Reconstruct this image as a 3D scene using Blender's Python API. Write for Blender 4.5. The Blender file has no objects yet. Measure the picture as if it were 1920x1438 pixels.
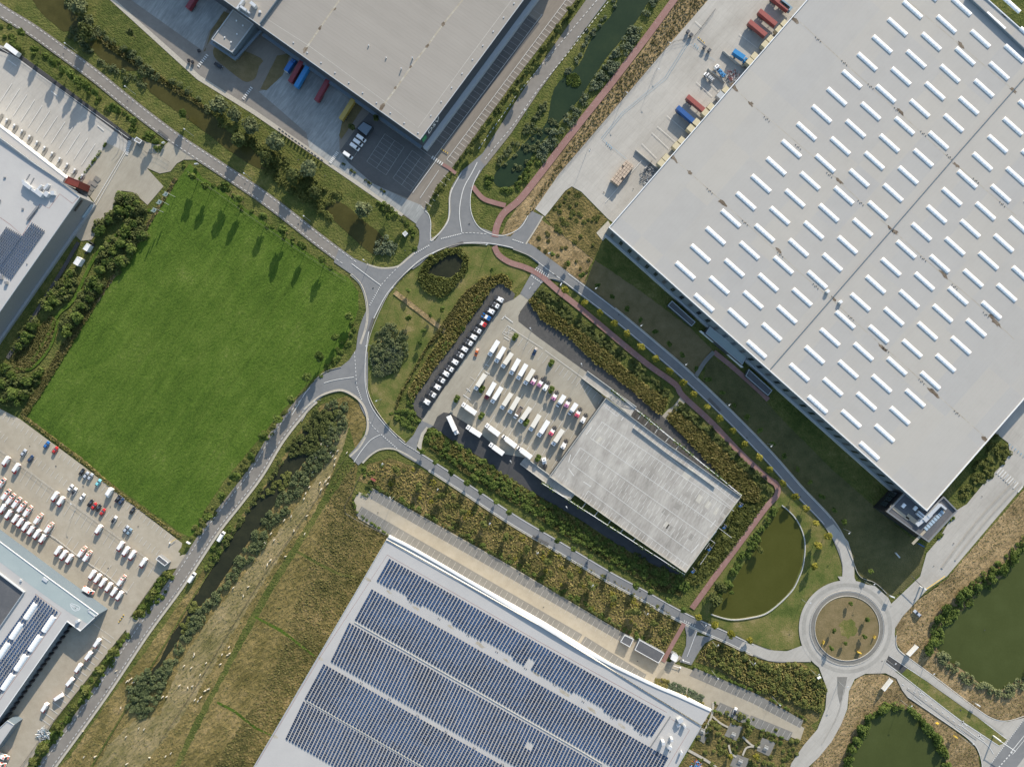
import bpy, math, random
import numpy as np
from mathutils import Vector, Matrix
R = math.radians
S = 0.29            # metres of ground per pixel of the 1920 px wide survey grid
H = 371.0           # flying height
SC = bpy.context.scene
COL = SC.collection

# ---------------- camera, sky, sun, exposure ----------------
cd = bpy.data.cameras.new("camera")
cam = bpy.data.objects.new("camera", cd)
COL.objects.link(cam)
cam.location = (0, 0, H)
cam.rotation_euler = (0, 0, 0)
cd.sensor_width = 36.0
cd.lens = 36.0 * H / (1920 * S)
cd.clip_start = 1.0
cd.clip_end = 8000
SC.camera = cam
SC.render.resolution_x = 1024
SC.render.resolution_y = 766

SUN_EL = R(22)
sdx, sdy = 52.0, 137.0
sl = math.hypot(sdx, sdy)
sunv = Vector((sdx / sl * math.cos(SUN_EL), sdy / sl * math.cos(SUN_EL), math.sin(SUN_EL)))
w = bpy.data.worlds.new("World")
SC.world = w
w.use_nodes = True
nt = w.node_tree
bg = nt.nodes["Background"]
sky = nt.nodes.new("ShaderNodeTexSky")
sky.sky_type = 'NISHITA'
sky.sun_disc = False
sky.sun_elevation = SUN_EL
sky.sun_rotation = math.atan2(sdx, sdy)
sky.air_density = 1.3
sky.dust_density = 1.0
nt.links.new(sky.outputs[0], bg.inputs[0])
bg.inputs[1].default_value = 0.145
sd = bpy.data.lights.new("sun", 'SUN')
sd.energy = 4.6
sd.angle = R(0.5)
sd.color = (1.0, 0.89, 0.74)
so = bpy.data.objects.new("sun", sd)
COL.objects.link(so)
so.location = (100, 250, 300)
so.rotation_euler = (-sunv).to_track_quat('-Z', 'Y').to_euler()
SC.view_settings.view_transform = 'Standard'
SC.view_settings.look = 'None'
SC.view_settings.exposure = 0.55
SC.view_settings.gamma = 1.0
SC.cycles.max_bounces = 4
SC.cycles.diffuse_bounces = 2
SC.cycles.glossy_bounces = 2

# ---------------- helpers ----------------
def P(px, py, z=0.0):
    k = S * (H - z) / H
    return ((px - 960) * k, (719 - py) * k, z)

def pts(s):
    return [tuple(float(v) for v in p.split(',')) for p in s.split()]

def srgb(r, g, b):
    def f(c):
        c /= 255.0
        return c / 12.92 if c <= 0.04045 else ((c + 0.055) / 1.055) ** 2.4
    return (f(r), f(g), f(b), 1)

def tag(o, label=None, cat=None, group=None, kind=None):
    if label: o['label'] = label
    if cat: o['category'] = cat
    if group: o['group'] = group
    if kind: o['kind'] = kind
    return o

def empty(name, loc=(0, 0, 0), rz=0.0):
    o = bpy.data.objects.new(name, None)
    COL.objects.link(o)
    o.location = loc
    o.rotation_euler = (0, 0, rz)
    o.empty_display_size = 0.5
    return o

def link(name, me, parent=None):
    o = bpy.data.objects.new(name, me)
    COL.objects.link(o)
    if parent is not None:
        o.parent = parent
    return o

def copy_tree(o, parent=None):
    c = o.copy()
    COL.objects.link(c)
    c.parent = parent
    for ch in list(o.children):
        copy_tree(ch, c)
    return c

class MB:
    """collects polygons for ONE mesh object"""
    def __init__(s):
        s.v = []; s.f = []; s.m = []; s.mats = []; s.mi = 0
    def use(s, mat):
        if mat not in s.mats: s.mats.append(mat)
        s.mi = s.mats.index(mat); return s
    def add(s, vs, fs):
        b = len(s.v)
        s.v += [tuple(p) for p in vs]
        for f in fs:
            s.f.append([b + i for i in f]); s.m.append(s.mi)
    def box(s, x0, x1, y0, y1, z0, z1, ix0=0, ix1=0, iy=0):
        a, b, c, d = x0 + ix0, x1 - ix1, y0 + iy, y1 - iy
        s.add([(x0, y0, z0), (x1, y0, z0), (x1, y1, z0), (x0, y1, z0), (a, c, z1), (b, c, z1), (b, d, z1), (a, d, z1)],
              [(3, 2, 1, 0), (4, 5, 6, 7), (0, 1, 5, 4), (1, 2, 6, 5), (2, 3, 7, 6), (3, 0, 4, 7)])
    def prism(s, poly, z0, z1):
        n = len(poly)
        a = sum(poly[i][0] * poly[(i + 1) % n][1] - poly[(i + 1) % n][0] * poly[i][1] for i in range(n))
        if a < 0: poly = poly[::-1]
        s.add([(x, y, z0) for x, y in poly] + [(x, y, z1) for x, y in poly],
              [tuple(range(n, 2 * n)), tuple(range(n - 1, -1, -1))] + [(i, (i + 1) % n, n + (i + 1) % n, n + i) for i in range(n)])
    def side(s, prof, y0, y1, iy=None):
        """profile in x-z swept along y; iy = inset in y of each profile point"""
        n = len(prof)
        iy = iy or [0] * n
        s.add([(x, y0 + k, z) for (x, z), k in zip(prof, iy)] + [(x, y1 - k, z) for (x, z), k in zip(prof, iy)],
              [tuple(range(n)), tuple(range(2 * n - 1, n - 1, -1))] + [((i + 1) % n, i, n + i, n + (i + 1) % n) for i in range(n)])
    def cyl(s, c, r, h, n=10, axis='z', r2=None):
        r2 = r if r2 is None else r2
        vs = []
        for k, rr in ((0, r), (1, r2)):
            for i in range(n):
                a = 2 * math.pi * i / n
                u, v = rr * math.cos(a), rr * math.sin(a)
                t = k * h
                if axis == 'z': vs.append((c[0] + u, c[1] + v, c[2] + t))
                elif axis == 'y': vs.append((c[0] + u, c[1] + t, c[2] + v))
                else: vs.append((c[0] + t, c[1] + u, c[2] + v))
        fs = [tuple(range(n)), tuple(range(2 * n - 1, n - 1, -1))] + [(i, (i + 1) % n, n + (i + 1) % n, n + i) for i in range(n)]
        if axis != 'y': fs = [f[::-1] for f in fs[:2]] + fs[2:]
        s.add(vs, fs)
    def rod(s, a, b, r, n=6, r2=None):
        a = Vector(a); b = Vector(b); d = (b - a); L = d.length
        q = d.to_track_quat('Z', 'Y')
        r2 = r if r2 is None else r2
        vs = []
        for k, rr in ((0, r), (L, r2)):
            for i in range(n):
                t = 2 * math.pi * i / n
                vs.append(a + q @ Vector((rr * math.cos(t), rr * math.sin(t), k)))
        s.add(vs, [tuple(range(n - 1, -1, -1)), tuple(range(n, 2 * n))] + [(i, (i + 1) % n, n + (i + 1) % n, n + i) for i in range(n)])
    def mesh(s, name='mesh', smooth=False):
        me = bpy.data.meshes.new(name)
        me.from_pydata(s.v, [], s.f)
        for m in s.mats: me.materials.append(m)
        if len(s.mats) > 1: me.polygons.foreach_set('material_index', s.m)
        if smooth: me.polygons.foreach_set('use_smooth', [True] * len(s.f))
        me.update()
        return me
    def build(s, name, mat=None, parent=None, smooth=False):
        if mat is not None and not s.mats: s.mats = [mat]
        return link(name, s.mesh(name, smooth), parent)

# ---------------- materials ----------------
MC = {}
def newmat(name):
    m = bpy.data.materials.new(name); m.use_nodes = True
    n = m.node_tree
    return m, n, n.nodes["Principled BSDF"]

def plain(name, col, rough=0.6, metal=0.0, spec=0.5, bump=0.0, vary=0.0):
    if name in MC: return MC[name]
    m, n, b = newmat(name)
    col = tuple(col) + ((1,) if len(col) == 3 else ())
    b.inputs['Base Color'].default_value = col
    b.inputs['Roughness'].default_value = rough
    b.inputs['Metallic'].default_value = metal
    b.inputs['Specular IOR Level'].default_value = spec
    if vary:
        t = n.nodes.new('ShaderNodeTexNoise'); t.inputs['Scale'].default_value = 1.3; t.inputs['Detail'].default_value = 4
        g = n.nodes.new('ShaderNodeNewGeometry')
        n.links.new(g.outputs['Position'], t.inputs['Vector'])
        r = n.nodes.new('ShaderNodeMapRange')
        r.inputs[1].default_value = 0.3; r.inputs[2].default_value = 0.7
        r.inputs[3].default_value = 1 - vary; r.inputs[4].default_value = 1 + vary
        n.links.new(t.outputs[0], r.inputs[0])
        v = n.nodes.new('ShaderNodeVectorMath'); v.operation = 'SCALE'
        v.inputs[0].default_value = col[:3]
        n.links.new(r.outputs[0], v.inputs['Scale'])
        n.links.new(v.outputs[0], b.inputs['Base Color'])
    MC[name] = m
    return m

def mottled(name, cols, s_big=0.03, s_mid=0.2, s_fine=1.4, wts=(0.4, 0.35, 0.25), bump=0.5, bdist=0.3, rough=0.95, rot=0.0, stretch=1.0, spec=0.2, contrast=(0.36, 0.64), bscale=None, rnd=0.0, pat=None):
    """ground-like surface: three octaves of noise mixed through a colour ramp, plus bump"""
    if name in MC: return MC[name]
    m, n, b = newmat(name)
    N = n.nodes; L = n.links
    g = N.new('ShaderNodeNewGeometry')
    mp = N.new('ShaderNodeMapping'); mp.vector_type = 'TEXTURE'
    mp.inputs['Rotation'].default_value = (0, 0, rot)
    mp.inputs['Scale'].default_value = (stretch, 1, 1)
    L.new(g.outputs['Position'], mp.inputs['Vector'])
    acc = None
    fine = None
    for sc, wt, st in ((s_big, wts[0], 0), (s_mid, wts[1], 1), (s_fine, wts[2], 1)):
        t = N.new('ShaderNodeTexNoise')
        t.inputs['Scale'].default_value = sc
        t.inputs['Detail'].default_value = 5
        t.inputs['Roughness'].default_value = 0.62
        L.new(mp.outputs[0] if st else g.outputs['Position'], t.inputs['Vector'])
        fine = t
        mm = N.new('ShaderNodeMath'); mm.operation = 'MULTIPLY_ADD'
        L.new(t.outputs[0], mm.inputs[0]); mm.inputs[1].default_value = wt
        if acc is None: mm.inputs[2].default_value = 0
        else: L.new(acc.outputs[0], mm.inputs[2])
        acc = mm
    last = acc
    if rnd:
        mm = N.new('ShaderNodeMath'); mm.operation = 'MULTIPLY_ADD'
        L.new(g.outputs['Random Per Island'], mm.inputs[0]); mm.inputs[1].default_value = rnd
        ad = N.new('ShaderNodeMath'); ad.operation = 'ADD'; L.new(acc.outputs[0], ad.inputs[0]); ad.inputs[1].default_value = -rnd / 2
        L.new(ad.outputs[0], mm.inputs[2]); last = mm
    cr = N.new('ShaderNodeValToRGB')
    e = cr.color_ramp.elements
    lo, hi = contrast
    k = len(cols)
    e[0].position = lo; e[0].color = tuple(cols[0]) + (1,)
    e[1].position = hi; e[1].color = tuple(cols[-1]) + (1,)
    for i in range(1, k - 1):
        x = e.new(lo + (hi - lo) * i / (k - 1)); x.color = tuple(cols[i]) + (1,)
    L.new(last.outputs[0], cr.inputs[0])
    out = cr.outputs[0]
    if pat:
        out = pat(n, g, out)
    L.new(out, b.inputs['Base Color'])
    b.inputs['Roughness'].default_value = rough
    b.inputs['Specular IOR Level'].default_value = spec
    if bump:
        bt = fine
        if bscale:
            bt = N.new('ShaderNodeTexNoise'); bt.inputs['Scale'].default_value = bscale; bt.inputs['Detail'].default_value = 4
            bt.inputs['Roughness'].default_value = 0.65
            L.new(mp.outputs[0], bt.inputs['Vector'])
        bp = N.new('ShaderNodeBump'); bp.inputs['Strength'].default_value = bump; bp.inputs['Distance'].default_value = bdist
        L.new(bt.outputs[0], bp.inputs['Height']); L.new(bp.outputs[0], b.inputs['Normal'])
    MC[name] = m
    return m

def seam_pat(spacing, rot, width=0.05, dark=0.85, spacing2=None):
    """joints between slabs / roof sheets"""
    def f(n, g, col):
        N = n.nodes; L = n.links
        out = col
        for sp, rr in ((spacing, rot), (spacing2, rot + math.pi / 2)):
            if not sp: continue
            mp = N.new('ShaderNodeMapping'); mp.vector_type = 'TEXTURE'
            mp.inputs['Rotation'].default_value = (0, 0, rr)
            L.new(g.outputs['Position'], mp.inputs['Vector'])
            sx = N.new('ShaderNodeSeparateXYZ'); L.new(mp.outputs[0], sx.inputs[0])
            d = N.new('ShaderNodeMath'); d.operation = 'DIVIDE'; L.new(sx.outputs[0], d.inputs[0]); d.inputs[1].default_value = sp
            fr = N.new('ShaderNodeMath'); fr.operation = 'FRACT'; L.new(d.outputs[0], fr.inputs[0])
            lt = N.new('ShaderNodeMath'); lt.operation = 'LESS_THAN'; L.new(fr.outputs[0], lt.inputs[0]); lt.inputs[1].default_value = width
            mx = N.new('ShaderNodeMix'); mx.data_type = 'RGBA'; mx.blend_type = 'MULTIPLY'
            L.new(lt.outputs[0], mx.inputs['Factor']); L.new(out, mx.inputs[6]); mx.inputs[7].default_value = (dark, dark, dark, 1)
            out = mx.outputs[2]
        return out
    return f

NE = math.atan2(339, 299)      # direction of the long warehouse edges, world angle
M = {}
M['verge'] = mottled('verge_grass', [(.035, .052, .012), (.075, .098, .022), (.135, .14, .04), (.25, .215, .085)], bump=1.0, bdist=1.2, s_fine=0.9, contrast=(.34, .66))
def mow_pat(n, g, col):
    N = n.nodes; L = n.links
    mp = N.new('ShaderNodeMapping'); mp.vector_type = 'TEXTURE'; mp.inputs['Rotation'].default_value = (0, 0, R(55)); mp.inputs['Scale'].default_value = (40, 1, 1)
    L.new(g.outputs['Position'], mp.inputs['Vector'])
    t = N.new('ShaderNodeTexNoise'); t.inputs['Scale'].default_value = 0.6; t.inputs['Detail'].default_value = 4
    L.new(mp.outputs[0], t.inputs['Vector'])
    r = N.new('ShaderNodeMapRange'); r.inputs[1].default_value = .35; r.inputs[2].default_value = .65; r.inputs[3].default_value = .91; r.inputs[4].default_value = 1.1
    L.new(t.outputs[0], r.inputs[0])
    v = N.new('ShaderNodeVectorMath'); v.operation = 'SCALE'; L.new(col, v.inputs[0]); L.new(r.outputs[0], v.inputs['Scale'])
    return v.outputs[0]
M['field'] = mottled('field_grass', [(.038, .076, .009), (.062, .112, .013), (.092, .145, .022), (.18, .19, .065)], s_big=0.03, s_mid=.2, s_fine=1.1, wts=(.35,.3,.35), bump=1.0, bdist=.7, contrast=(.36, .68), pat=mow_pat, rot=R(55), stretch=2)
M['lawn'] = mottled('lawn_grass', [(.05, .075, .015), (.09, .115, .027), (.16, .15, .05), (.28, .22, .11)], bump=.6, bdist=.4, s_big=.05, s_mid=.15)
M['meadow'] = mottled('meadow_grass', [(.07, .062, .020), (.15, .125, .042), (.25, .195, .078), (.38, .28, .14)], bump=1.0, bdist=1.8, s_big=.035, s_mid=.16, s_fine=.7, rot=R(52), stretch=2.2, contrast=(.33, .66))
M['trodden'] = mottled('trodden_grass', [(.10, .10, .035), (.19, .165, .07), (.29, .235, .12), (.38, .30, .18)], bump=1.0, bdist=1.2, s_big=.04, s_mid=.22, s_fine=.8, rot=R(52), stretch=3, contrast=(.33, .66))
M['marsh'] = mottled('marsh_grass', [(.055, .058, .019), (.12, .107, .037), (.21, .165, .065), (.32, .24, .115)], bump=1.0, bdist=1.8, s_big=.05, s_mid=.2, s_fine=.8, contrast=(.36, .66))
M['dry'] = mottled('dry_grass', [(0.102, 0.076, 0.037), (0.204, 0.153, 0.076), (0.323, 0.238, 0.128), (0.459, 0.340, 0.187)], bump=1.0, bdist=1.0, s_fine=.8, rot=R(52), stretch=2.0)
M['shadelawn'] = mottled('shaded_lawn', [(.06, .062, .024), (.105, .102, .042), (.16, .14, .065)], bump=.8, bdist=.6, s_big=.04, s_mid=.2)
M['brownlawn'] = mottled('brown_lawn', [(0.103, 0.092, 0.040), (0.172, 0.138, 0.069), (0.230, 0.178, 0.098)], bump=.5, bdist=.3)
M['asphalt'] = mottled('asphalt', [(.15, .158, .165), (.195, .20, .205), (.235, .237, .24)], s_big=.05, s_mid=.3, s_fine=3, bump=.15, bdist=.05, rough=.85, contrast=(.3, .7))
M['asphalt_old'] = mottled('worn_asphalt', [(.17, .155, .14), (.22, .205, .185), (.28, .262, .24)], s_big=.05, s_mid=.3, s_fine=3, bump=.15, bdist=.05, rough=.9, contrast=(.3, .7))
M['asphalt_dark'] = mottled('dark_asphalt', [(.045, .047, .05), (.065, .066, .068), (.095, .093, .09)], s_big=.05, s_mid=.3, s_fine=2, bump=.3, bdist=.06, rough=.85, contrast=(.3, .7))
M['asphalt_mid'] = mottled('medium_asphalt', [(.085, .085, .085), (.12, .118, .115), (.155, .15, .145)], s_big=.05, s_mid=.3, s_fine=2, bump=.3, bdist=.06, rough=.85, contrast=(.3, .7))
M['track'] = mottled('worn_concrete', [(.25, .24, .22), (.33, .32, .295), (.42, .405, .375)], s_big=.05, s_mid=.3, s_fine=1.6, bump=.12, bdist=.04, rough=.85, contrast=(.3, .7))
M['gravel'] = mottled('gravel', [(.06, .06, .06), (.09, .088, .085), (.13, .125, .12)], s_big=.05, s_mid=.5, s_fine=2.2, bump=.8, bdist=.15, rough=.9, contrast=(.3, .7))
M['paver'] = mottled('block_paving', [(.25, .225, .18), (.335, .31, .255), (.42, .395, .33)], s_big=.03, s_mid=.25, s_fine=2.2, bump=.2, bdist=.04, rough=.9, contrast=(.3, .7), pat=seam_pat(2.2, R(-36), .04, .93, 2.2), rot=R(52), stretch=4)
M['paver_tan'] = mottled('tan_paving', [(.29, .255, .20), (.375, .335, .265), (.45, .41, .34)], s_big=.04, s_mid=.25, s_fine=2.2, bump=.2, bdist=.04, rough=.9, contrast=(.3, .7))
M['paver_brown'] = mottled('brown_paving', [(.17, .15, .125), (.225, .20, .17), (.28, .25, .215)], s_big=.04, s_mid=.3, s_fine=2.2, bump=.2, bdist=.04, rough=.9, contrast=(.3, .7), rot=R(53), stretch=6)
M['paver_grey'] = mottled('grey_paving', [(.15, .145, .135), (.2, .195, .18), (.25, .245, .23)], s_big=.04, s_mid=.3, s_fine=2.2, bump=.2, bdist=.04, rough=.9, contrast=(.3, .7))
M['concrete'] = mottled('concrete', [(.31, .295, .265), (.40, .385, .355), (.49, .475, .44)], s_big=.03, s_mid=.16, s_fine=1.6, bump=.12, bdist=.04, rough=.85, contrast=(.3, .7), rot=R(50), stretch=5, pat=seam_pat(4.6, NE, .035, .9, 4.6))
M['concrete_grey'] = mottled('grey_concrete', [(.18, .19, .19), (.28, .29, .285), (.40, .41, .40)], s_big=.05, s_mid=.3, s_fine=1.2, bump=.12, bdist=.04, rough=.85, contrast=(.34, .66), rot=R(54), stretch=6)
M['redpath'] = mottled('red_asphalt', [(.21, .12, .105), (.265, .155, .14), (.33, .21, .19)], s_big=.06, s_mid=.4, s_fine=3, bump=.15, bdist=.04, rough=.85, contrast=(.3, .7))
M['path'] = plain('footpath_slab', (.42, .39, .33), .9, vary=.12)
M['paleslab'] = plain('new_slab', (.45, .43, .38), .85, vary=.05)
M['white'] = plain('road_paint', (.60, .60, .58), .6, vary=.1)
M['paleline'] = plain('worn_paint', (.50, .48, .44), .7, vary=.15)
M['yellow'] = plain('yellow_paint', (.62, .42, .06), .6)
M['blueline'] = plain('blue_paint', (.16, .30, .42), .7)
M['kerb'] = plain('kerb_stone', (.45, .43, .39), .85, vary=.12)
M['roofA'] = mottled('grey_roofing', [(.25, .235, .212), (.305, .287, .262), (.35, .33, .302)], s_big=.02, s_mid=.15, s_fine=1.5, bump=.1, bdist=.05, rough=.8, contrast=(.25, .75), rot=R(-35), stretch=12, pat=seam_pat(1.7, R(-35) + math.pi / 2, .07, .9))
def panel_pat(n, g, col):
    out = seam_pat(2.3, NE + math.pi / 2, .06, .955)(n, g, col)
    N = n.nodes; L = n.links
    mp = N.new('ShaderNodeMapping'); mp.vector_type = 'TEXTURE'; mp.inputs['Rotation'].default_value = (0, 0, NE); mp.inputs['Scale'].default_value = (34, 15, 1)
    L.new(g.outputs['Position'], mp.inputs['Vector'])
    vf = N.new('ShaderNodeVectorMath'); vf.operation = 'FLOOR'; L.new(mp.outputs[0], vf.inputs[0])
    sx = N.new('ShaderNodeSeparateXYZ'); L.new(vf.outputs[0], sx.inputs[0])
    cb = N.new('ShaderNodeCombineXYZ'); L.new(sx.outputs[0], cb.inputs[0]); L.new(sx.outputs[1], cb.inputs[1])
    wn = N.new('ShaderNodeTexWhiteNoise'); wn.noise_dimensions = '2D'; L.new(cb.outputs[0], wn.inputs['Vector'])
    mx = N.new('ShaderNodeMix'); mx.data_type = 'RGBA'; mx.blend_type = 'MULTIPLY'; mx.inputs['Factor'].default_value = 1
    cr = N.new('ShaderNodeValToRGB'); cr.color_ramp.elements[0].color = (.93, .945, .97, 1); cr.color_ramp.elements[1].color = (1.0, .99, .965, 1)
    L.new(wn.outputs['Value'], cr.inputs[0]); L.new(out, mx.inputs[6]); L.new(cr.outputs[0], mx.inputs[7])
    return mx.outputs[2]
M['roofB'] = mottled('light_roofing', [(.372, .360, .342), (.405, .395, .376), (.432, .422, .402)], s_big=.015, s_mid=.12, s_fine=1.5, bump=.06, bdist=.05, rough=.75, contrast=(.25, .75), pat=panel_pat)
M['roofE'] = mottled('pale_roofing', [(.38, .378, .378), (.44, .435, .43), (.49, .485, .475)], s_big=.03, s_mid=.15, s_fine=1.5, bump=.06, bdist=.05, rough=.7, contrast=(.25, .75))
M['roofD'] = mottled('grey_green_roofing', [(.29, .35, .36), (.34, .40, .405), (.40, .455, .45)], s_big=.04, s_mid=.2, s_fine=1.5, bump=.06, bdist=.05, rough=.7, contrast=(.25, .75))
M['roofG'] = mottled('dark_roofing', [(.085, .09, .10), (.11, .115, .125), (.15, .15, .155)], s_fine=1.5, bump=.06, bdist=.05, rough=.8)
M['deck'] = mottled('deck_concrete', [(.20, .19, .172), (.34, .325, .30), (.48, .465, .43)], s_big=.025, s_mid=.14, s_fine=1.1, wts=(.35, .4, .25), bump=.1, bdist=.04, rough=.8, contrast=(.36, .64), rot=R(60), stretch=3.5)
M['wall_dark'] = plain('dark_cladding', (.055, .065, .08), .5, vary=.1)
M['wall_grey'] = plain('grey_cladding', (.20, .21, .225), .5, vary=.06)
M['wall_mid'] = plain('blue_grey_cladding', (.13, .17, .21), .5, vary=.06)
M['wall_white'] = plain('white_cladding', (.75, .75, .74), .5, vary=.04)
M['wall_black'] = plain('black_cladding', (.022, .022, .027), .5)
M['trim'] = plain('white_trim', (.70, .72, .74), .4)
M['trimgrey'] = plain('grey_trim', (.40, .43, .46), .5)
M['glass'] = plain('window_glass', (.02, .03, .045), .08, spec=.8)
M['concwall'] = plain('concrete_wall', (.42, .42, .40), .85, vary=.12)
M['steel'] = plain('galvanised_steel', (.45, .47, .49), .4, metal=.4)
M['duct'] = plain('duct_metal', (.62, .64, .66), .35, metal=.3)
M['darkmetal'] = plain('dark_metal', (.05, .052, .058), .5)
M['tyre'] = plain('rubber', (.02, .02, .02), .85)
M['stain'] = mottled('dirt_stain', [(.05, .04, .03), (.15, .12, .09), (.28, .245, .20)], s_big=.2, s_mid=.6, s_fine=2, bump=0)
M['stain_light'] = mottled('faint_stain', [(.28, .24, .18), (.38, .35, .29), (.50, .48, .44)], s_big=.2, s_mid=.6, s_fine=2, bump=0)
M['red_wall'] = plain('rust_red_cladding', (.16, .032, .022), .6)
M['skylight'] = plain('skylight_dome', (.86, .88, .90), .3)
M['water_green'] = mottled('pond_water', [(.054, .058, .012), (.062, .066, .014), (.072, .076, .018)], s_big=.02, s_mid=.1, s_fine=1, bump=.04, bdist=.02, rough=.3, spec=.14)
M['water_moss'] = mottled('moss_water', [(.048, .060, .018), (.056, .070, .021), (.066, .082, .027)], s_big=.02, s_mid=.1, s_fine=1, bump=.04, bdist=.02, rough=.3, spec=.14)
M['water_teal'] = mottled('canal_water', [(.015, .030, .016), (.020, .037, .019), (.030, .047, .022)], s_big=.03, s_mid=.1, s_fine=1, bump=.04, bdist=.02, rough=.3, spec=.14)
M['water_brown'] = mottled('ditch_water', [(.042, .040, .012), (.058, .054, .016), (.078, .072, .024)], s_big=.06, s_mid=.2, s_fine=1, bump=.04, bdist=.02, rough=.3, spec=.14)
M['water_dark'] = mottled('dark_water', [(.018, .021, .013), (.026, .029, .017), (.038, .040, .022)], s_big=.06, s_mid=.2, s_fine=1, bump=.04, bdist=.02, rough=.3, spec=.14)
def foliage(name, cols, rnd=.25):
    m = mottled(name, cols, s_big=.05, s_mid=.25, s_fine=1.0, wts=(.4, .35, .25), bump=0, rough=.7, rnd=rnd, spec=.15, contrast=(.34, .66))
    n = m.node_tree; b = n.nodes['Principled BSDF']; out = n.nodes['Material Output']
    tr = n.nodes.new('ShaderNodeBsdfTranslucent'); mx = n.nodes.new('ShaderNodeMixShader'); mx.inputs[0].default_value = .35
    n.links.new(b.inputs['Base Color'].links[0].from_socket, tr.inputs[0])
    n.links.new(b.outputs[0], mx.inputs[1]); n.links.new(tr.outputs[0], mx.inputs[2]); n.links.new(mx.outputs[0], out.inputs[0])
    return m
M['f_dark'] = foliage('dark_foliage', [(.048, .062, .022), (.09, .112, .036), (.155, .18, .06)])
M['f_mid'] = foliage('green_foliage', [(0.048, 0.080, 0.019), (0.096, 0.144, 0.032), (0.176, 0.224, 0.056)])
M['f_yel'] = foliage('yellow_green_foliage', [(0.126, 0.140, 0.021), (0.238, 0.231, 0.035), (0.364, 0.322, 0.070)])
M['f_olive'] = foliage('olive_foliage', [(.065, .082, .024), (.12, .142, .04), (.20, .215, .07)])
M['f_pale'] = foliage('willow_foliage', [(0.098, 0.119, 0.056), (0.168, 0.196, 0.098), (0.252, 0.280, 0.140)])
M['f_grey'] = foliage('grey_green_foliage', [(0.077, 0.105, 0.063), (0.133, 0.168, 0.105), (0.196, 0.238, 0.154)])
M['f_gold'] = foliage('golden_reed', [(.10, .11, .034), (.20, .19, .062), (.36, .305, .125)])
M['f_tan'] = foliage('tan_reed', [(.08, .088, .028), (.15, .148, .052), (.25, .22, .095)])
M['f_reed'] = foliage('green_reed', [(.055, .078, .035), (.105, .135, .062), (.165, .19, .095)])
M['bark'] = plain('bark', (.10, .075, .05), .9)
# ---------------- ground, roads, water ----------------
ZC = [0.0]
def nz(step=0.004):
    ZC[0] += step
    return ZC[0]

def crom(p, closed=False, n=6):
    out = []
    L = len(p)
    rng = range(L) if closed else range(L - 1)
    for i in rng:
        if closed:
            a, b, c, d = p[(i - 1) % L], p[i], p[(i + 1) % L], p[(i + 2) % L]
        else:
            a, b, c, d = p[max(i - 1, 0)], p[i], p[i + 1], p[min(i + 2, L - 1)]
        for k in range(n):
            t = k / n
            out.append(tuple(0.5 * (2 * b[j] + (c[j] - a[j]) * t + (2 * a[j] - 5 * b[j] + 4 * c[j] - d[j]) * t * t + (3 * b[j] - a[j] - 3 * c[j] + d[j]) * t ** 3) for j in (0, 1)))
    if not closed: out.append(p[-1])
    return out

def jitter(p, amp, step=5.0, seed=1):
    rr = random.Random(seed)
    out = []
    L = len(p)
    for i in range(L):
        a, b = p[i], p[(i + 1) % L]
        d = math.hypot(b[0] - a[0], b[1] - a[1])
        k = max(1, int(d / step))
        for j in range(k):
            t = j / k
            out.append((a[0] + (b[0] - a[0]) * t + rr.uniform(-amp, amp), a[1] + (b[1] - a[1]) * t + rr.uniform(-amp, amp)))
    return out

def sheet(name, s, mat, smooth=0, jit=0, kind='structure', z=None, dz=0.004, thick=0.0, holes=None):
    p = pts(s) if isinstance(s, str) else s
    if smooth: p = crom(p, True, smooth)
    if jit: p = jitter(p, jit, seed=len(p))
    z = nz(dz) if z is None else z
    a = sum(p[i][0] * p[(i + 1) % len(p)][1] - p[(i + 1) % len(p)][0] * p[i][1] for i in range(len(p)))
    if a > 0: p = p[::-1]
    from mathutils.geometry import tessellate_polygon
    v = [Vector(P(x, y, 0)) for x, y in p]
    tr = tessellate_polygon([v])
    mb = MB()
    mb.v = [(q.x, q.y, z) for q in v]
    for t in tr:
        aa, bb, cc = (v[i] for i in t)
        cr = (bb - aa).cross(cc - aa).z
        mb.f.append(list(t) if cr > 0 else list(t)[::-1]); mb.m.append(0)
    o = mb.build(name, mat)
    if kind: o['kind'] = kind
    return o

def offs(p, d):
    out = []
    n = len(p)
    for i in range(n):
        a = p[max(i - 1, 0)]; b = p[min(i + 1, n - 1)]
        dx, dy = b[0] - a[0], b[1] - a[1]
        l = math.hypot(dx, dy) or 1
        out.append((p[i][0] - dy / l * d, p[i][1] + dx / l * d))
    return out

def strip(mb, p, w, z, z1=None, off=0.0):
    """ribbon along pixel polyline p, width w px; a raised solid if z1 is given"""
    l = offs(p, off - w / 2); r = offs(p, off + w / 2)
    n = len(p)
    zz = z if z1 is None else z1
    vs = [P(x, y)[:2] + (zz,) for x, y in l] + [P(x, y)[:2] + (zz,) for x, y in r]
    fs = [(i, n + i, n + i + 1, i + 1) for i in range(n - 1)]
    if z1 is not None:
        vs += [P(x, y)[:2] + (z,) for x, y in l] + [P(x, y)[:2] + (z,) for x, y in r]
        for i in range(n - 1):
            fs.append((2 * n + i, i, i + 1, 2 * n + i + 1))
            fs.append((n + i, 3 * n + i, 3 * n + i + 1, n + i + 1))
        fs.append((0, 2 * n, 3 * n, n)); fs.append((n - 1, 2 * n - 1, 4 * n - 1, 3 * n - 1))
    mb.add(vs, fs)

def resample(p, step):
    out = [p[0]]; acc = 0
    for i in range(len(p) - 1):
        a, b = p[i], p[i + 1]
        d = math.hypot(b[0] - a[0], b[1] - a[1])
        t = step - acc
        while t <= d:
            out.append((a[0] + (b[0] - a[0]) * t / d, a[1] + (b[1] - a[1]) * t / d)); t += step
        acc = (acc + d) % step
    return out

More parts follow.
